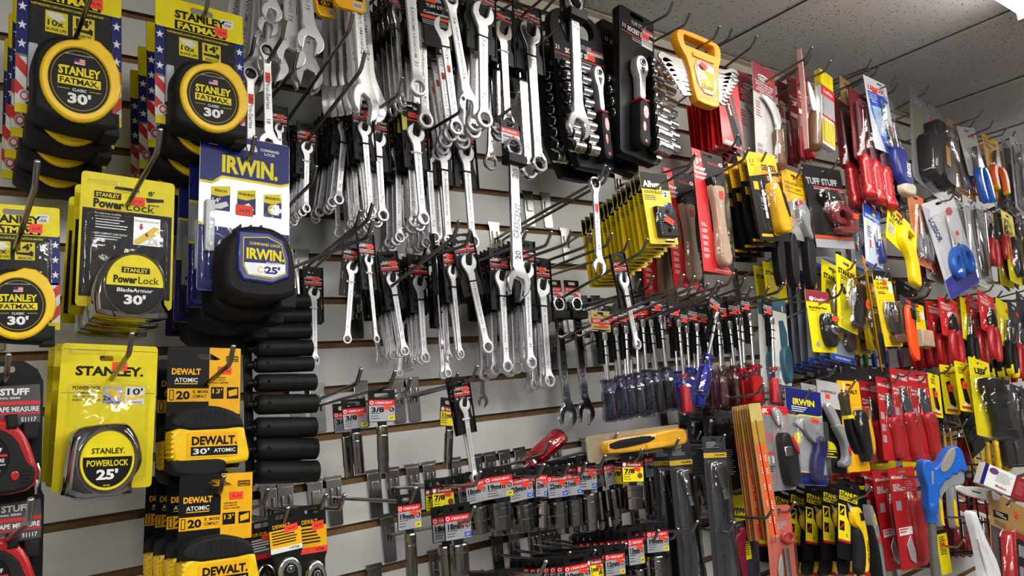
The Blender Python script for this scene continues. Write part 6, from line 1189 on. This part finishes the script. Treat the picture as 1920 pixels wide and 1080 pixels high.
# irwin knife
p = Pack('folding_utility_knife', 'knife', 86, 230, SIL, hv=14, hole=(24, 6), r=5).poly([(.6, .6), (85.4, .6), (85.4, 58), (76, 62), (30, 62), (24, 66), (.6, 66)], NB).t('IRWIN', 42, 32, Y1, 15, w=52).ln(12, 44, 50, 3, 5, WH).poly([(.6, 66), (24, 66), (30, 62), (76, 62), (85.4, 58), (85.4, 61), (77, 65), (31, 65), (25, 69), (.6, 69)], Y1, .95).poly([(.6, 202), (66, 198), (72, 204), (85.4, 204), (85.4, 229), (.6, 229)], NB).band(198, 201, Y1, 2, 66, .95).poly([(14, 108), (28, 108), (28, 132), (14, 132)], Y1).card()
p.body('blade', [(10, 84), (34, 74), (50, 96), (36, 104)], 5, 8, SA, sm=0, bev=.5).body('head', [(30, 76), (40, 74), (66, 104), (74, 116), (58, 132), (46, 124), (32, 104)], 4, 14, GP, bev=2).body('handle', [(54, 114), (74, 112), (80, 120), (80, 144), (66, 184), (62, 218), (52, 224), (42, 216), (44, 166), (56, 140)], 3, 20, mat('irwin_dark', (.13, .13, .36), .4), bev=4).cyl('pivot', (66, 122, 18), (66, 122, 23), [(0, 6), (1, 5)], CH, 14)
p.blis(12, 70, 84, 222, 26).price(66, 74, 18, 10)
H(p, (1506, 741), (1519, 910), .24, 'dark blue folding utility knife on a blue and silver card', w=68, tip=(1520, 729))
# grey hooked folding knife
p = Pack('folding_utility_knife', 'knife', 60, 200, BK, hv=12, hole=(14, 5)).band(.4, 60, mat('card_grey')).t('SHEFFIELD', 30, 24, BK, 5, w=40).poly(arc(20, 150, 18, 180, 360, 10), Y1).ln(6, 152, 40, 3, 6, Y1).card().body('head', [(4, 54), (20, 50), (34, 76), (42, 96), (30, 108), (18, 84)], 4, 16, SA, bev=3).body('handle', [(22, 96), (40, 92), (50, 104), (56, 130), (60, 170), (54, 184), (36, 188), (32, 176), (46, 168), (44, 134), (30, 112)], 3, 18, GP, bev=4).body('trigger', [(50, 140), (55, 138), (56, 160), (51, 160)], 18, 20, RD, sm=0, bev=.5)
p.price(26, 34, 11, 10)
H(p, (1552, 725), (1566, 888), .2, 'grey curved folding knife on a black card behind the cutters', w=44, n=2, step=.04, back='grey curved folding knife')
# dewalt card and diagonal cutters
p = Pack('utility_knife', 'knife', 60, 210, Y2, hv=10, hole=(14, 5), A=(30, 10), B=(22, 214)).t('DEWALT', 30, 26, BK, 9, w=44).card().body('knife_body', [(30, 70), (46, 68), (56, 100), (56, 160), (44, 190), (32, 186), (28, 120)], 3, 22, BP, bev=5).body('yellow_part', [(48, 90), (56, 96), (60, 150), (52, 180), (50, 140)], 8, 24, Y2, bev=2).blis(22, 56, 60, 196, 28).price(24, 34, 12, 9)
H(p, (1590, 722), (1606, 888), .2, 'black knife on an amber card behind the diagonal cutters', w=42, tip=(1604, 713), n=2, step=.05, back='black knife on an amber card')
s = NS('diagonal_cutters', 'pliers', (0, 0), (14, 118)); b = MB(); b.prism(smooth([(-12, -4), (2, -12), (14, -6), (12, 8), (10, 44), (-8, 46), (-8, 10)], 1), 0, 14, mat('cutter_steel', (.42, .40, .33), .3, .8), bev=3); s.part('jaws', b)
b = MB(); b.tube([(0, -6, 8), (8, -20, 6), (20, -30, 0)], 1.6, WH); s.part('loop', b)
for q, pt in enumerate(([(-8, 42), (2, 44), (4, 70), (14, 96), (22, 114), (16, 120), (4, 106), (-6, 78)], [(6, 40), (12, 42), (30, 64), (42, 90), (44, 116), (38, 120), (32, 104), (24, 78), (10, 56)])):
    b = MB(); b.prism(smooth(pt, 1), 2, 15, BP, bev=3); b.box(-9 if q == 0 else 3, 38, 1, 4 if q == 0 else 13, 45, 16, Y1, bev=1); s.part('handle', b)
hang(s, (1576, 745), (1600, 852), .27, 'black handled diagonal cutters hanging by a white tie', hk=False)
# milwaukee press and flip
p = Pack('folding_knife', 'knife', 48, 210, MRD, hv=10, hole=(14, 5)).t('Milwaukee', 20, 20, WH, 8, w=34, bold=False).t('Press', 12, 48, WH, 7, w=18).t('and Flip', 14, 56, WH, 6, w=20).band(90, 108, SIL, 3, 12).band(120, 138, SIL, 3, 12).band(148, 166, SIL, 3, 12).ln(26, 12, 44, 4, 4, WH).card()
p.body('blade', [(16, 44), (20, 40), (38, 66), (38, 104), (20, 104)], 4, 8, mat('blade_grey', (.40, .42, .44), .35, .7), bev=.6).body('handle', [(20, 100), (36, 98), (42, 114), (42, 196), (32, 206), (26, 200), (26, 150), (20, 120)], 3, 18, REDP, bev=4).cyl('pivot', (36, 120, 16), (36, 120, 20), [(0, 3), (1, 3)], CH, 10).blis(12, 36, 46, 206, 22)
H(p, (1720, 704), (1742, 862), .23, 'red folding knife on a press and flip card, rightmost front one', w=38, tip=(1739, 700))
H(p, (1686, 700), (1706, 866), .23, 'red folding knife on a press and flip card beside the rightmost', w=36, tip=(1710, 689))
H(p, (1660, 716), (1676, 864), .22, 'red folding knife on a press and flip card, third from right', w=36, tip=(1687, 702), n=4, step=.045, back='red folding knife on press and flip card')
# yellow cards under the red ones
p = Pack('gloss_card_pack', 'tool pack', 90, 60, Y1, hv=10, hole=(20, 6)).t('STANLEY', 50, 36, BK, 13, w=70).card()
H(p, (1650, 872), (1654, 900), .1, 'yellow card edge showing under the red knife cards', w=60, n=3, step=.03, back='yellow card edge under the red cards')
H(p, (1716, 862), (1722, 892), .12, 'yellow card beside the blue reaching handle', w=50)
H(p, (1392, 935), (1396, 975), .1, 'yellow card between the clear packs and the orange card', w=70, n=2, step=.04, back='yellow card between the packs')
# self-retract
p = Pack('self_retracting_knife', 'knife', 70, 236, MRD, hv=10, hole=(20, 6)).t('Milwaukee', 26, 22, WH, 9, w=42, bold=False).t('SELF-', 16, 42, WH, 8, w=20).t('RETRACT', 22, 51, WH, 8, w=32).ln(38, 34, 64, 7, 5, mat('pink_print', (.92, .5, .55), .5)).band(78, 100, SIL, 8, 22).band(140, 158, WH, 6, 42).ln(8, 143, 34, 2, 6, RD, 1.2).card()
p.body('blade', [(34, 62), (38, 58), (48, 76), (40, 88)], 5, 8, SA, sm=0, bev=.4).body('handle', [(38, 72), (54, 68), (60, 90), (64, 140), (62, 210), (54, 222), (44, 218), (42, 170), (44, 130), (38, 96)], 3, 26, REDP, bev=7).cyl('button', (62, 148, 18), (64, 148, 26), [(0, 8), (1, 6)], BP, 16).body('spare_blade', [(20, 180), (32, 160), (40, 200), (36, 226), (24, 214)], 2, 4, SA, sm=0, bev=.3).blis(30, 54, 68, 228, 30).price(38, 66, 12, 13)
H(p, (1690, 884), (1716, 1065), .24, 'red self retracting knife on a red card left of the blue handle', w=49, tip=(1736, 878), n=3, step=.045, back='red self retracting knife on a red card')
H(p, (1636, 888), (1650, 1060), .17, 'red self retracting knife behind the yellow knives', w=46, tip=(1682, 881), n=3, step=.045, back='red self retracting knife behind yellow knives')
# fatmax knives
p = Pack('utility_knife', 'knife', 56, 200, BK, hv=12, hole=(0.1, .05) if False else (22, 7), r=5, A=(28, 12), B=(50, 230)).t('STANLEY', 29, 34, Y1, 11, w=50).band(42, 52, Y1, 4, 50).t('FATMAX', 27, 47, BK, 7, w=40)
p.poly([(2, 64), (20, 64), (22, 90), (32, 112), (32, 152), (2, 152)], mat('tag_yellow'), .9).band(152, 158, RD, 2, 32, 1.0).band(68, 92, BK, 5, 17, 1.0).band(106, 130, BK, 5, 17, 1.0).poly([(6, 86), (14, 74), (16, 76), (8, 90)], Y1, 1.2).poly([(6, 124), (14, 112), (16, 114), (8, 128)], RD, 1.2).t('5', 23, 140, BK, 7).card('card')
p.body('blade', [(18, 58), (32, 66), (26, 80)], 8, 10, SA, sm=0, bev=.3).body('yellow_body', [(26, 76), (38, 58), (50, 78), (58, 112), (64, 150), (66, 196), (58, 234), (52, 230), (56, 190), (54, 150), (44, 118), (30, 108), (26, 92)], 2, 22, Y3, bev=3, extra=lambda b: b.text('STANLEY FATMAX', 60, 170, BK, 22.6, h=5, w=58, ang=86)).body('black_grip', [(34, 114), (46, 122), (54, 150), (56, 190), (52, 226), (40, 232), (34, 220), (38, 180), (34, 140)], 1, 24, RB, bev=5).cyl('red_button', (57, 224, 18), (57, 224, 25), [(0, 6), (1, 5)], REDP, 14).body('slider', [(38, 76), (46, 74), (50, 92), (42, 96)], 21, 25, BP, sm=0, bev=1)
H(p, (1591, 912), (1608, 1078), .24, 'yellow and black utility knife at the front of its row, lower right', w=43, tip=(1634, 913), n=6, step=.042, back='yellow and black utility knife in the lower right row', drop=.1)
s = NS('grey_knife', 'knife', (0, 0), (20, 150)); s.name = 'utility_knife'; b = MB(); b.prism(smooth([(-6, 0), (10, 4), (28, 60), (36, 120), (34, 160), (20, 160), (18, 110), (4, 60)], 1), 0, 20, GP, bev=4); b.prism([(4, 22), (8, 20), (14, 44), (10, 46)], 19, 21.5, Y1); s.part('grey_body', b); b = MB(); b.prism(smooth([(-8, 40), (4, 60), (16, 100), (20, 160), (6, 160), (2, 100)], 1), -2, 22, RB, bev=4); s.part('black_grip', b)
b = MB(); b.prism([(-14, -60), (22, -60), (22, 10), (-14, 10)], -3, -2, BK, holes=[euro(4, -52, 18, 6)]); b.text('STANLEY', 4, -36, Y1, -1.6, h=8, w=30); s.part('card', b); price(s, 16, 76, w=12, h=12, d=22.5)
hang(s, (1618, 945), (1640, 1076), .18, 'grey and black utility knife just right of the yellow front one', hk=False, n=2, step=.04, backlabel='grey and black utility knife')
# 2-edge pack
p = Pack('carton_cutter', 'cutter', 60, 240, mat('salmon_card', (.74, .38, .32), .45), hv=12, hole=(14, 5), r=7).t('2-EDGED', 28, 50, SIL, 10, w=40, ang=-12).t('KNIFE', 24, 60, SIL, 7, w=30, ang=-12).ln(6, 74, 22, 6, 4, DR).card().cyl('shaft', (36, 110, 10), (38, 230, 10), [(0, 5), (1, 6)], CH, 12).body('ring', circle(44, 84, 16, 22), 6, 14, mat('clear_red', (.75, .2, .2), .2), bev=3, sm=0, holes=[circle(44, 84, 9, 18)[::-1]]).body('blade', [(20, 140), (26, 120), (28, 170), (22, 190), (14, 170)], 4, 7, SA, bev=.4).blis(8, 70, 58, 236, 26).price(46, 26, 10, 9)
H(p, (1458, 956), (1474, 1125), .25, 'salmon red cutter pack with a chrome shaft near the bottom', w=49, tip=(1490, 942))
p = Pack('hacksaw', 'saw', 60, 180, mat('card_dark'), hv=10, hole=(14, 5)).band(60, 110, Y1, 34, 50).ln(34, 64, 48, 6, 6, BK, 1.3).card().body('frame', [(10, 40), (40, 20), (50, 34), (34, 50), (30, 170), (18, 174), (14, 90)], 3, 16, mat('pink_frame', (.48, .09, .18), .4), bev=3).body('grip', [(6, 60), (14, 60), (20, 170), (8, 172)], 4, 18, BP, bev=3).price(38, 26, 12, 14)
H(p, (1384, 985), (1400, 1100), .2, 'pink and black framed saw at the bottom beside the clear packs', w=52, tip=(1449, 953))
# blue reaching tool
s = NS('reaching_tool', 'grabber', (0, 0), (34, 190)); b = MB(); o = [(-8, -4), (8, -12), (24, -8), (30, 10), (46, 6), (66, -22), (92, -48), (116, -52), (134, -38), (144, -8), (150, 10), (136, 16), (124, 10), (112, 24), (98, 22), (86, 36), (72, 38), (58, 56), (46, 66), (44, 110), (40, 130), (8, 132), (8, 60), (-4, 40), (-10, 20)]
b.prism(smooth(o, 2), 0, 30, BLUEP, bev=5); b.rod((24, 100, 15), (26, 148, 15), [(0, 17), (.06, 18), (.5, 18), (.52, 17), (1, 17)], BLUEP, n=18); b.box(20, 18, 29, 27, 52, 31, GP, bev=1)
for u, v in ((42, 48), (118, -14)): b.rod((u, v, 29), (u, v, 31.5), [(0, 3), (1, 2.4)], CH, n=10)
s.part('handle_housing', b, ang=50)
b = MB(); b.prism(smooth([(50, 8), (66, -20), (88, -44), (104, -46), (106, -30), (92, 0), (72, 18), (54, 20)], 1), 26, 33, mat('soft_grip_grey', (.56, .56, .52), .55), bev=3); s.part('soft_grip', b)
b = MB(); b.prism(smooth([(48, 60), (70, 36), (100, 20), (140, 8), (142, 44), (120, 50), (96, 52), (74, 66), (54, 90)], 1), 6, 24, GP, bev=3); s.part('trigger', b)
b = MB(); b.rod((26, 146, 15), (44, 360, 15), [(0, 13), (1, 13)], mat('grey_tube', (.50, .50, .51), .35, .5), n=18); s.part('tube', b)
hang(s, (1722, 868), (1744, 1010), .30, 'blue handled reaching tool with a long grey tube', hk=False, yaw=-30, sx=.82)
# folding knives with yellow clips
s = NS('folding_knife', 'knife', (0, 0), (14, 96)); b = MB(); b.prism(smooth([(-10, 0), (6, -4), (12, 20), (20, 90), (14, 104), (-2, 100), (-8, 50)], 1), 0, 16, GP, bev=4); s.part('body', b); b = MB(); b.prism([(-8, 40), (0, 38), (8, 84), (14, 98), (2, 98), (-4, 76)], 15, 18.5, Y3, bev=1); s.part('yellow_clip', b)
hang(s, (1750, 908), (1758, 984), .2, 'grey folding knife with a yellow clip, left of two', tip=(1807, 1012)); hang(s, (1776, 906), (1784, 986), .2, 'grey folding knife with a yellow clip, right of two', tip=(1790, 1037))
p = Pack('blade_pack', 'blade pack', 30, 120, Y1, hv=8, hole=(10, 4)).ln(5, 20, 24, 10, 5, BK).band(.4, 12, BK).card(); p.price(14, 40, 12, 12)
H(p, (1764, 998), (1776, 1076), .2, 'slim yellow blade card right of the grey tube', w=20, tip=(1771, 1050))
# LED work light
p = Pack('work_light', 'flashlight', 46, 170, Y1, hv=10, hole=(12, 5), A=(20, 10), B=(30, 184)).t('LED', 22, 26, BK, 12, w=24, ang=-8).card()
p.cyl('torch_head', (24, 44, 18), (28, 74, 18), [(0, 15), (.1, 20), (.9, 20), (1, 18)], mat('torch_black', (.15, .155, .15), .45), 20).cyl('torch_body', (28, 72, 18), (42, 150, 18), [(0, 18), (.3, 15), (1, 16)], mat('torch_black'), 20).cyl('torch_end', (42, 148, 18), (46, 172, 18), [(0, 16), (.1, 20), (.85, 20), (1, 14)], mat('torch_black'), 20).body('switch', [(26, 90), (36, 88), (38, 106), (30, 108)], 30, 35, BP, bev=2, sm=0).blis(0, 36, 56, 176, 42, r=14)
H(p, (1833, 682), (1860, 834), .27, 'large black work light on a yellow card marked LED', w=40, tip=(1850, 688))
p = Pack('deburring_blade', 'blade pack', 30, 140, Y1, hv=8, hole=(8, 4)).ln(6, 16, 20, 4, 5, BK).poly([(8, 50), (16, 44), (24, 110), (20, 120), (12, 110)], BK).poly([(4, 124), (26, 124), (15, 114)], WH).band(126, 132, RD, 4, 26).card(); p.price(16, 66, 10, 20)
H(p, (1802, 684), (1814, 772), .25, 'slim yellow card with a dark blade left of the work light', w=26, tip=(1814, 683), n=2, step=.04, back='slim yellow card with dark blade')
H(p, (1750, 706), (1758, 782), .22, 'slim yellow card with a dark blade right of the red knives', w=22, tip=(1784, 684), n=2, step=.04, back='slim yellow card right of red knives')
def bits(p):
    for q in range(3): p.body('bit', [(10+q*12, 60), (16+q*12, 60), (18+q*12, 120), (12+q*12, 120)], 2, 10, DC, sm=0, bev=1)
H(bagged('bit_pack', 'bit set', mat('card_dark'), bits, 46, 150), (1776, 700), (1784, 800), .18, 'dark bit pack in clear plastic between two slim yellow cards', w=34, n=2, step=.04, tip=(1761, 692), back='dark bit pack in clear plastic')
p = Pack('solar_panel_light', 'light', 60, 200, Y1, hv=10, hole=(12, 5)).t('LED', 26, 26, BK, 10, w=24).band(50, 198, BK).card()
for q in range(4): p.body('panel', [(10, 76+q*29), (50, 76+q*29), (50, 100+q*29), (10, 100+q*29)], 2, 6, mat('panel_dark', (.16, .16, .18), .2), sm=0, bev=1)
p.blis(4, 60, 56, 196, 14)
H(p, (1794, 710), (1836, 850), .2, 'dark panelled light slanting behind the work light', w=36, tip=None)
# yellow handled screwdrivers
def small_driver(c, r=7, name='screwdriver'):
    s = NS(name, 'screwdriver', (0, 0), (0, 110)); b = MB(); b.rod((0, -10, 0), (0, 44, 0), [(0, 3), (1, 3)], CH, n=8); s.part('shaft', b)
    b = MB(); b.rod((0, 36, 0), (0, 112, 0), [(0, r*.6), (.06, r), (.2, r*.8), (.3, r), (.92, r*1.1), (1, r*.7)], c, n=14); b.text('STANLEY', 0, 78, BK, r+.6, h=4, w=36, ang=84, bold=True); s.part('handle', b, ang=60); return s
yd = small_driver(Y3, 8)
for i, (x, y0, y1) in enumerate(((1868, 812, 880), (1880, 820, 886), (1853, 815, 884), (1840, 832, 872), (1828, 845, 884), (1816, 848, 882), (1889, 824, 882))):
    hang(yd, (x-5, y0-12), (x+4, y1), .2-.012*i, 'yellow handled driver under the work light, '+['front right', 'far right', 'front left', 'middle rear', 'second rear', 'leftmost', 'rear right'][i], tip=None if i else (1822, 786), group='yellow handled drivers under the work light')
md = small_driver(mat('core_dark_red'), 8); od = small_driver(mat('gold_plastic', (.85, .60, .15), .4), 7)
for i, x in enumerate((1756, 1768, 1780)): hang(od, (x, 790), (x+6, 846), .17, 'amber driver handle above the blue reaching tool, '+['left', 'middle', 'right'][i], tip=None if i else (1813, 786))
for i, x in enumerate((1796, 1806)): hang(md, (x, 796), (x+8, 868), .15, 'maroon driver handle right of the amber ones, '+['left', 'right'][i], tip=None)
# chrome tools far right
H(bagged('adjustable_wrench', 'wrench', mat('card_dark'), adj, 50, 230), (1885, 738), (1908, 876), .22, 'chrome adjustable tool with an amber label near the right edge', w=32, tip=(1889, 712), n=2, step=.04, back='chrome adjustable tool near the right edge')
H(bagged('adjustable_wrench', 'wrench', mat('card_dark'), adj, 50, 230), (1908, 730), (1926, 868), .22, 'chrome adjustable tool cut by the right edge', w=30, tip=(1916, 723), n=2, step=.04, back='chrome adjustable tool cut by the right edge')
# white box, paper, glove, bit case
s = NS('glove_box', 'box', (0, 0), (100, 0)); b = MB(); b.box(0, -40, 6, 96, 22, 36, WH, bev=1.5); b.rect(0, -40, 12, 22, 36.3, NB); b.flat(circle(30, -26, 14, 20, 9), 36.4, mat('purple_oval', (.42, .22, .42), .5)); b.lines(40, -30, 88, 7, 4.4, DG, 36.4, 1); b.text('Medium', 62, 10, DR, 36.5, h=7, w=34); b.box(96, -40, 6, 100, 22, 36, DR); s.part('carton', b)
b = MB(); b.box(96.5, -40, 8, 140, 22, 34, DR, bev=1); b.lines(104, -28, 134, 8, 5, mat('pink_print'), 34.3, 1); s.part('red_end', b)
hang(s, (1826, 890), (1886, 916), .26, 'white glove box with a red end tipped on the wire shelf', hk=False, yaw=-35)
s = NS('crumpled_paper', 'paper', (0, 0), (60, 0)); b = MB()
random.seed(3); o = [(70*math.cos(a*PI/9)*(1+.12*random.uniform(-1, 1)), 16*math.sin(a*PI/9)*(1+.3*random.uniform(-1, 1))) for a in range(18)]
b.prism(smooth(o, 1), 0, 12, mat('white_tissue', (.90, .90, .90), .6, bump=.5, vscale=60), bev=5); b.box(-20, -3, 10, 6, 0, 12.6, BK); s.part('paper', b)
hang(s, (1830, 924), (1868, 933), .24, 'crumpled white paper under the glove box', hk=False, yaw=-35)
s = NS('cloth_glove', 'glove', (0, 0), (40, 130)); b = MB(); b.prism(smooth([(-14, -4), (2, -8), (14, 0), (26, 30), (44, 66), (62, 92), (90, 130), (96, 200), (-10, 200), (0, 120), (-2, 60), (-12, 24)], 2), 0, 22, mat('white_cloth', (.88, .88, .90), .7, bump=.6, vscale=30), bev=9)
for q, (u0, v0, u1, v1) in enumerate(((0, 20, 22, 130), (8, 40, 50, 150), (-4, 60, 14, 190))): b.tube([(u0, v0, 19), ((u0+u1)/2-4, (v0+v1)/2, 23), (u1, v1, 19)], 3.4, mat('white_cloth'), n=8)
s.part('glove', b, ang=70)
hang(s, (1812, 962), (1842, 1060), .27, 'white cloth glove hanging from a hook at the bottom right', tip=(1826, 957))
s = NS('bit_case', 'bit set', (60, 14), (70, 170)); s.W = 130; b = MB(*A_(s)); b.prism(rrect(0, 0, 130, 200, 8), -1, 1, mat('tan_card', (.66, .52, .30), .5), holes=[euro(60, 14, 18, 6)]); b.prism([(10, 40), (56, 34), (56, 48), (10, 54)], 1, 1.4, BK); b.lines(16, 41, 50, 2, 4, WH, 1.7); b.lines(12, 60, 50, 2, 5, DG, 1.3); b.rect(0, 74, 130, 200, 1.3, mat('card_dark')); s.part('card', b)
b = MB(*A_(s)); b.prism(rrect(26, 78, 124, 196, 14), 2, 24, BP, bev=3); s.part('case', b); b = MB(*A_(s)); b.prism(rrect(24, 74, 126, 196, 16), 4, 26, REDP, holes=[rrect(38, 88, 114, 190, 10)[::-1]], bev=3); s.part('red_frame', b)
for r_ in range(2):
    for q in range(7): b = MB(*A_(s)); b.box(46+q*9, 100+r_*44, 22, 51+q*9, 124+r_*44, 28, GP, bev=1); s.part('bit', b)
b = MB(*A_(s)); b.flat([(58, 186), (66, 176), (74, 186), (69, 186), (69, 192), (63, 192), (63, 186)], 26.6, RD); s.part('arrow_mark', b); blister(s, 16, 66, 128, 198, 34, r=14); price(s, 84, 26, w=12, h=14, d=2, ang=10)
hang(s, (1890, 948), (1904, 1090), .27, 'red and black bit case on a tan card in the bottom right corner', w=84, tip=(1897, 936))
# wire basket and red packs behind the glove
s = NS('wire_basket', 'basket', (0, 0), (160, 0)); 
for q in range(7): b = MB(); b.tube([(q*32, -70, 0), (q*32, 60, 0), (q*32, 64, -90)], 1.6, BP, n=6); s.part('upright_wire', b)
for q in range(4): b = MB(); b.tube([(-4, -70+q*43, 0), (196, -70+q*43, 0)], 1.8, BP, n=6); s.part('cross_wire', b)

hang(s, (1780, 960), (1866, 958), .19, 'black wire basket behind the white glove', hk=False)
H(slim_red(), (1800, 900), (1806, 1040), .1, 'dark red saw card inside the wire basket, left', w=34, n=3, step=.02, back='dark red saw card inside the basket, left')
H(slim_red(), (1838, 905), (1846, 1040), .1, 'dark red saw card inside the wire basket, right', w=34, n=3, step=.02, back='dark red saw card inside the basket, right')
# fill behind: deep stock on the rows
p = Pack('gloss_card_pack', 'tool pack', 60, 150, mat('card_dark'), hv=10, hole=(16, 6)).ln(8, 30, 50, 6, 8, DG).card().body('tool', [(20, 60), (38, 58), (42, 140), (22, 142)], 2, 14, BP, bev=3).blis(10, 50, 52, 146, 18, m=CLS)
pr_ = Pack('gloss_card_pack', 'tool pack', 60, 150, DR, hv=10, hole=(16, 6)).ln(8, 20, 50, 6, 8, RD).card().body('tool', [(20, 60), (38, 58), (42, 140), (22, 142)], 2, 14, REDP, bev=3)
DP = [(p, 1560, 920, 1040, 'under the blue knife'), (p, 1520, 935, 1060, 'left of the yellow knives'), (pr_, 1640, 760, 880, 'behind the press and flip cards'), (p, 1600, 690, 780, 'above the diagonal cutters'), (p, 1560, 700, 760, 'over the grey folding knife'), (p, 1640, 690, 740, 'over the red knife cards'), (pr_, 1660, 905, 1060, 'behind the self retracting knives'), (p, 1790, 880, 960, 'above the wire basket'), (p, 1700, 930, 1040, 'behind the blue reaching tool'), (p, 1740, 800, 860, 'above the blue reaching tool'), (p, 1300, 850, 980, 'behind the long clear packs'), (p, 1400, 1020, 1120, 'at the bottom beside the salmon pack'), (p, 1380, 860, 960, 'below the red torch'), (p, 1530, 1040, 1130, 'bottom, left of the yellow knives'), (p, 1250, 960, 1080, 'behind the slim socket'), (p, 1430, 860, 960, 'behind the orange card rank'), (p, 1760, 600, 690, 'deep in the red pliers row'), (p, 1850, 880, 930, 'behind the glove box'), (p, 1870, 720, 830, 'behind the work light'), (p, 1700, 540, 640, 'deep under the surform shaver'), (p, 1790, 420, 520, 'deep behind the large scissors'), (p, 1680, 300, 390, 'deep under the clear clamshell'), (p, 1570, 560, 640, 'deep behind the pocket knife')]
for q, x, y0, y1, nm in DP:
    H(q, (x, y0), (x+6, y1), .05, 'dark tool pack hung close to the wall, '+nm if q is p else 'dull red tool pack hung close to the wall, '+nm, w=46, n=1)
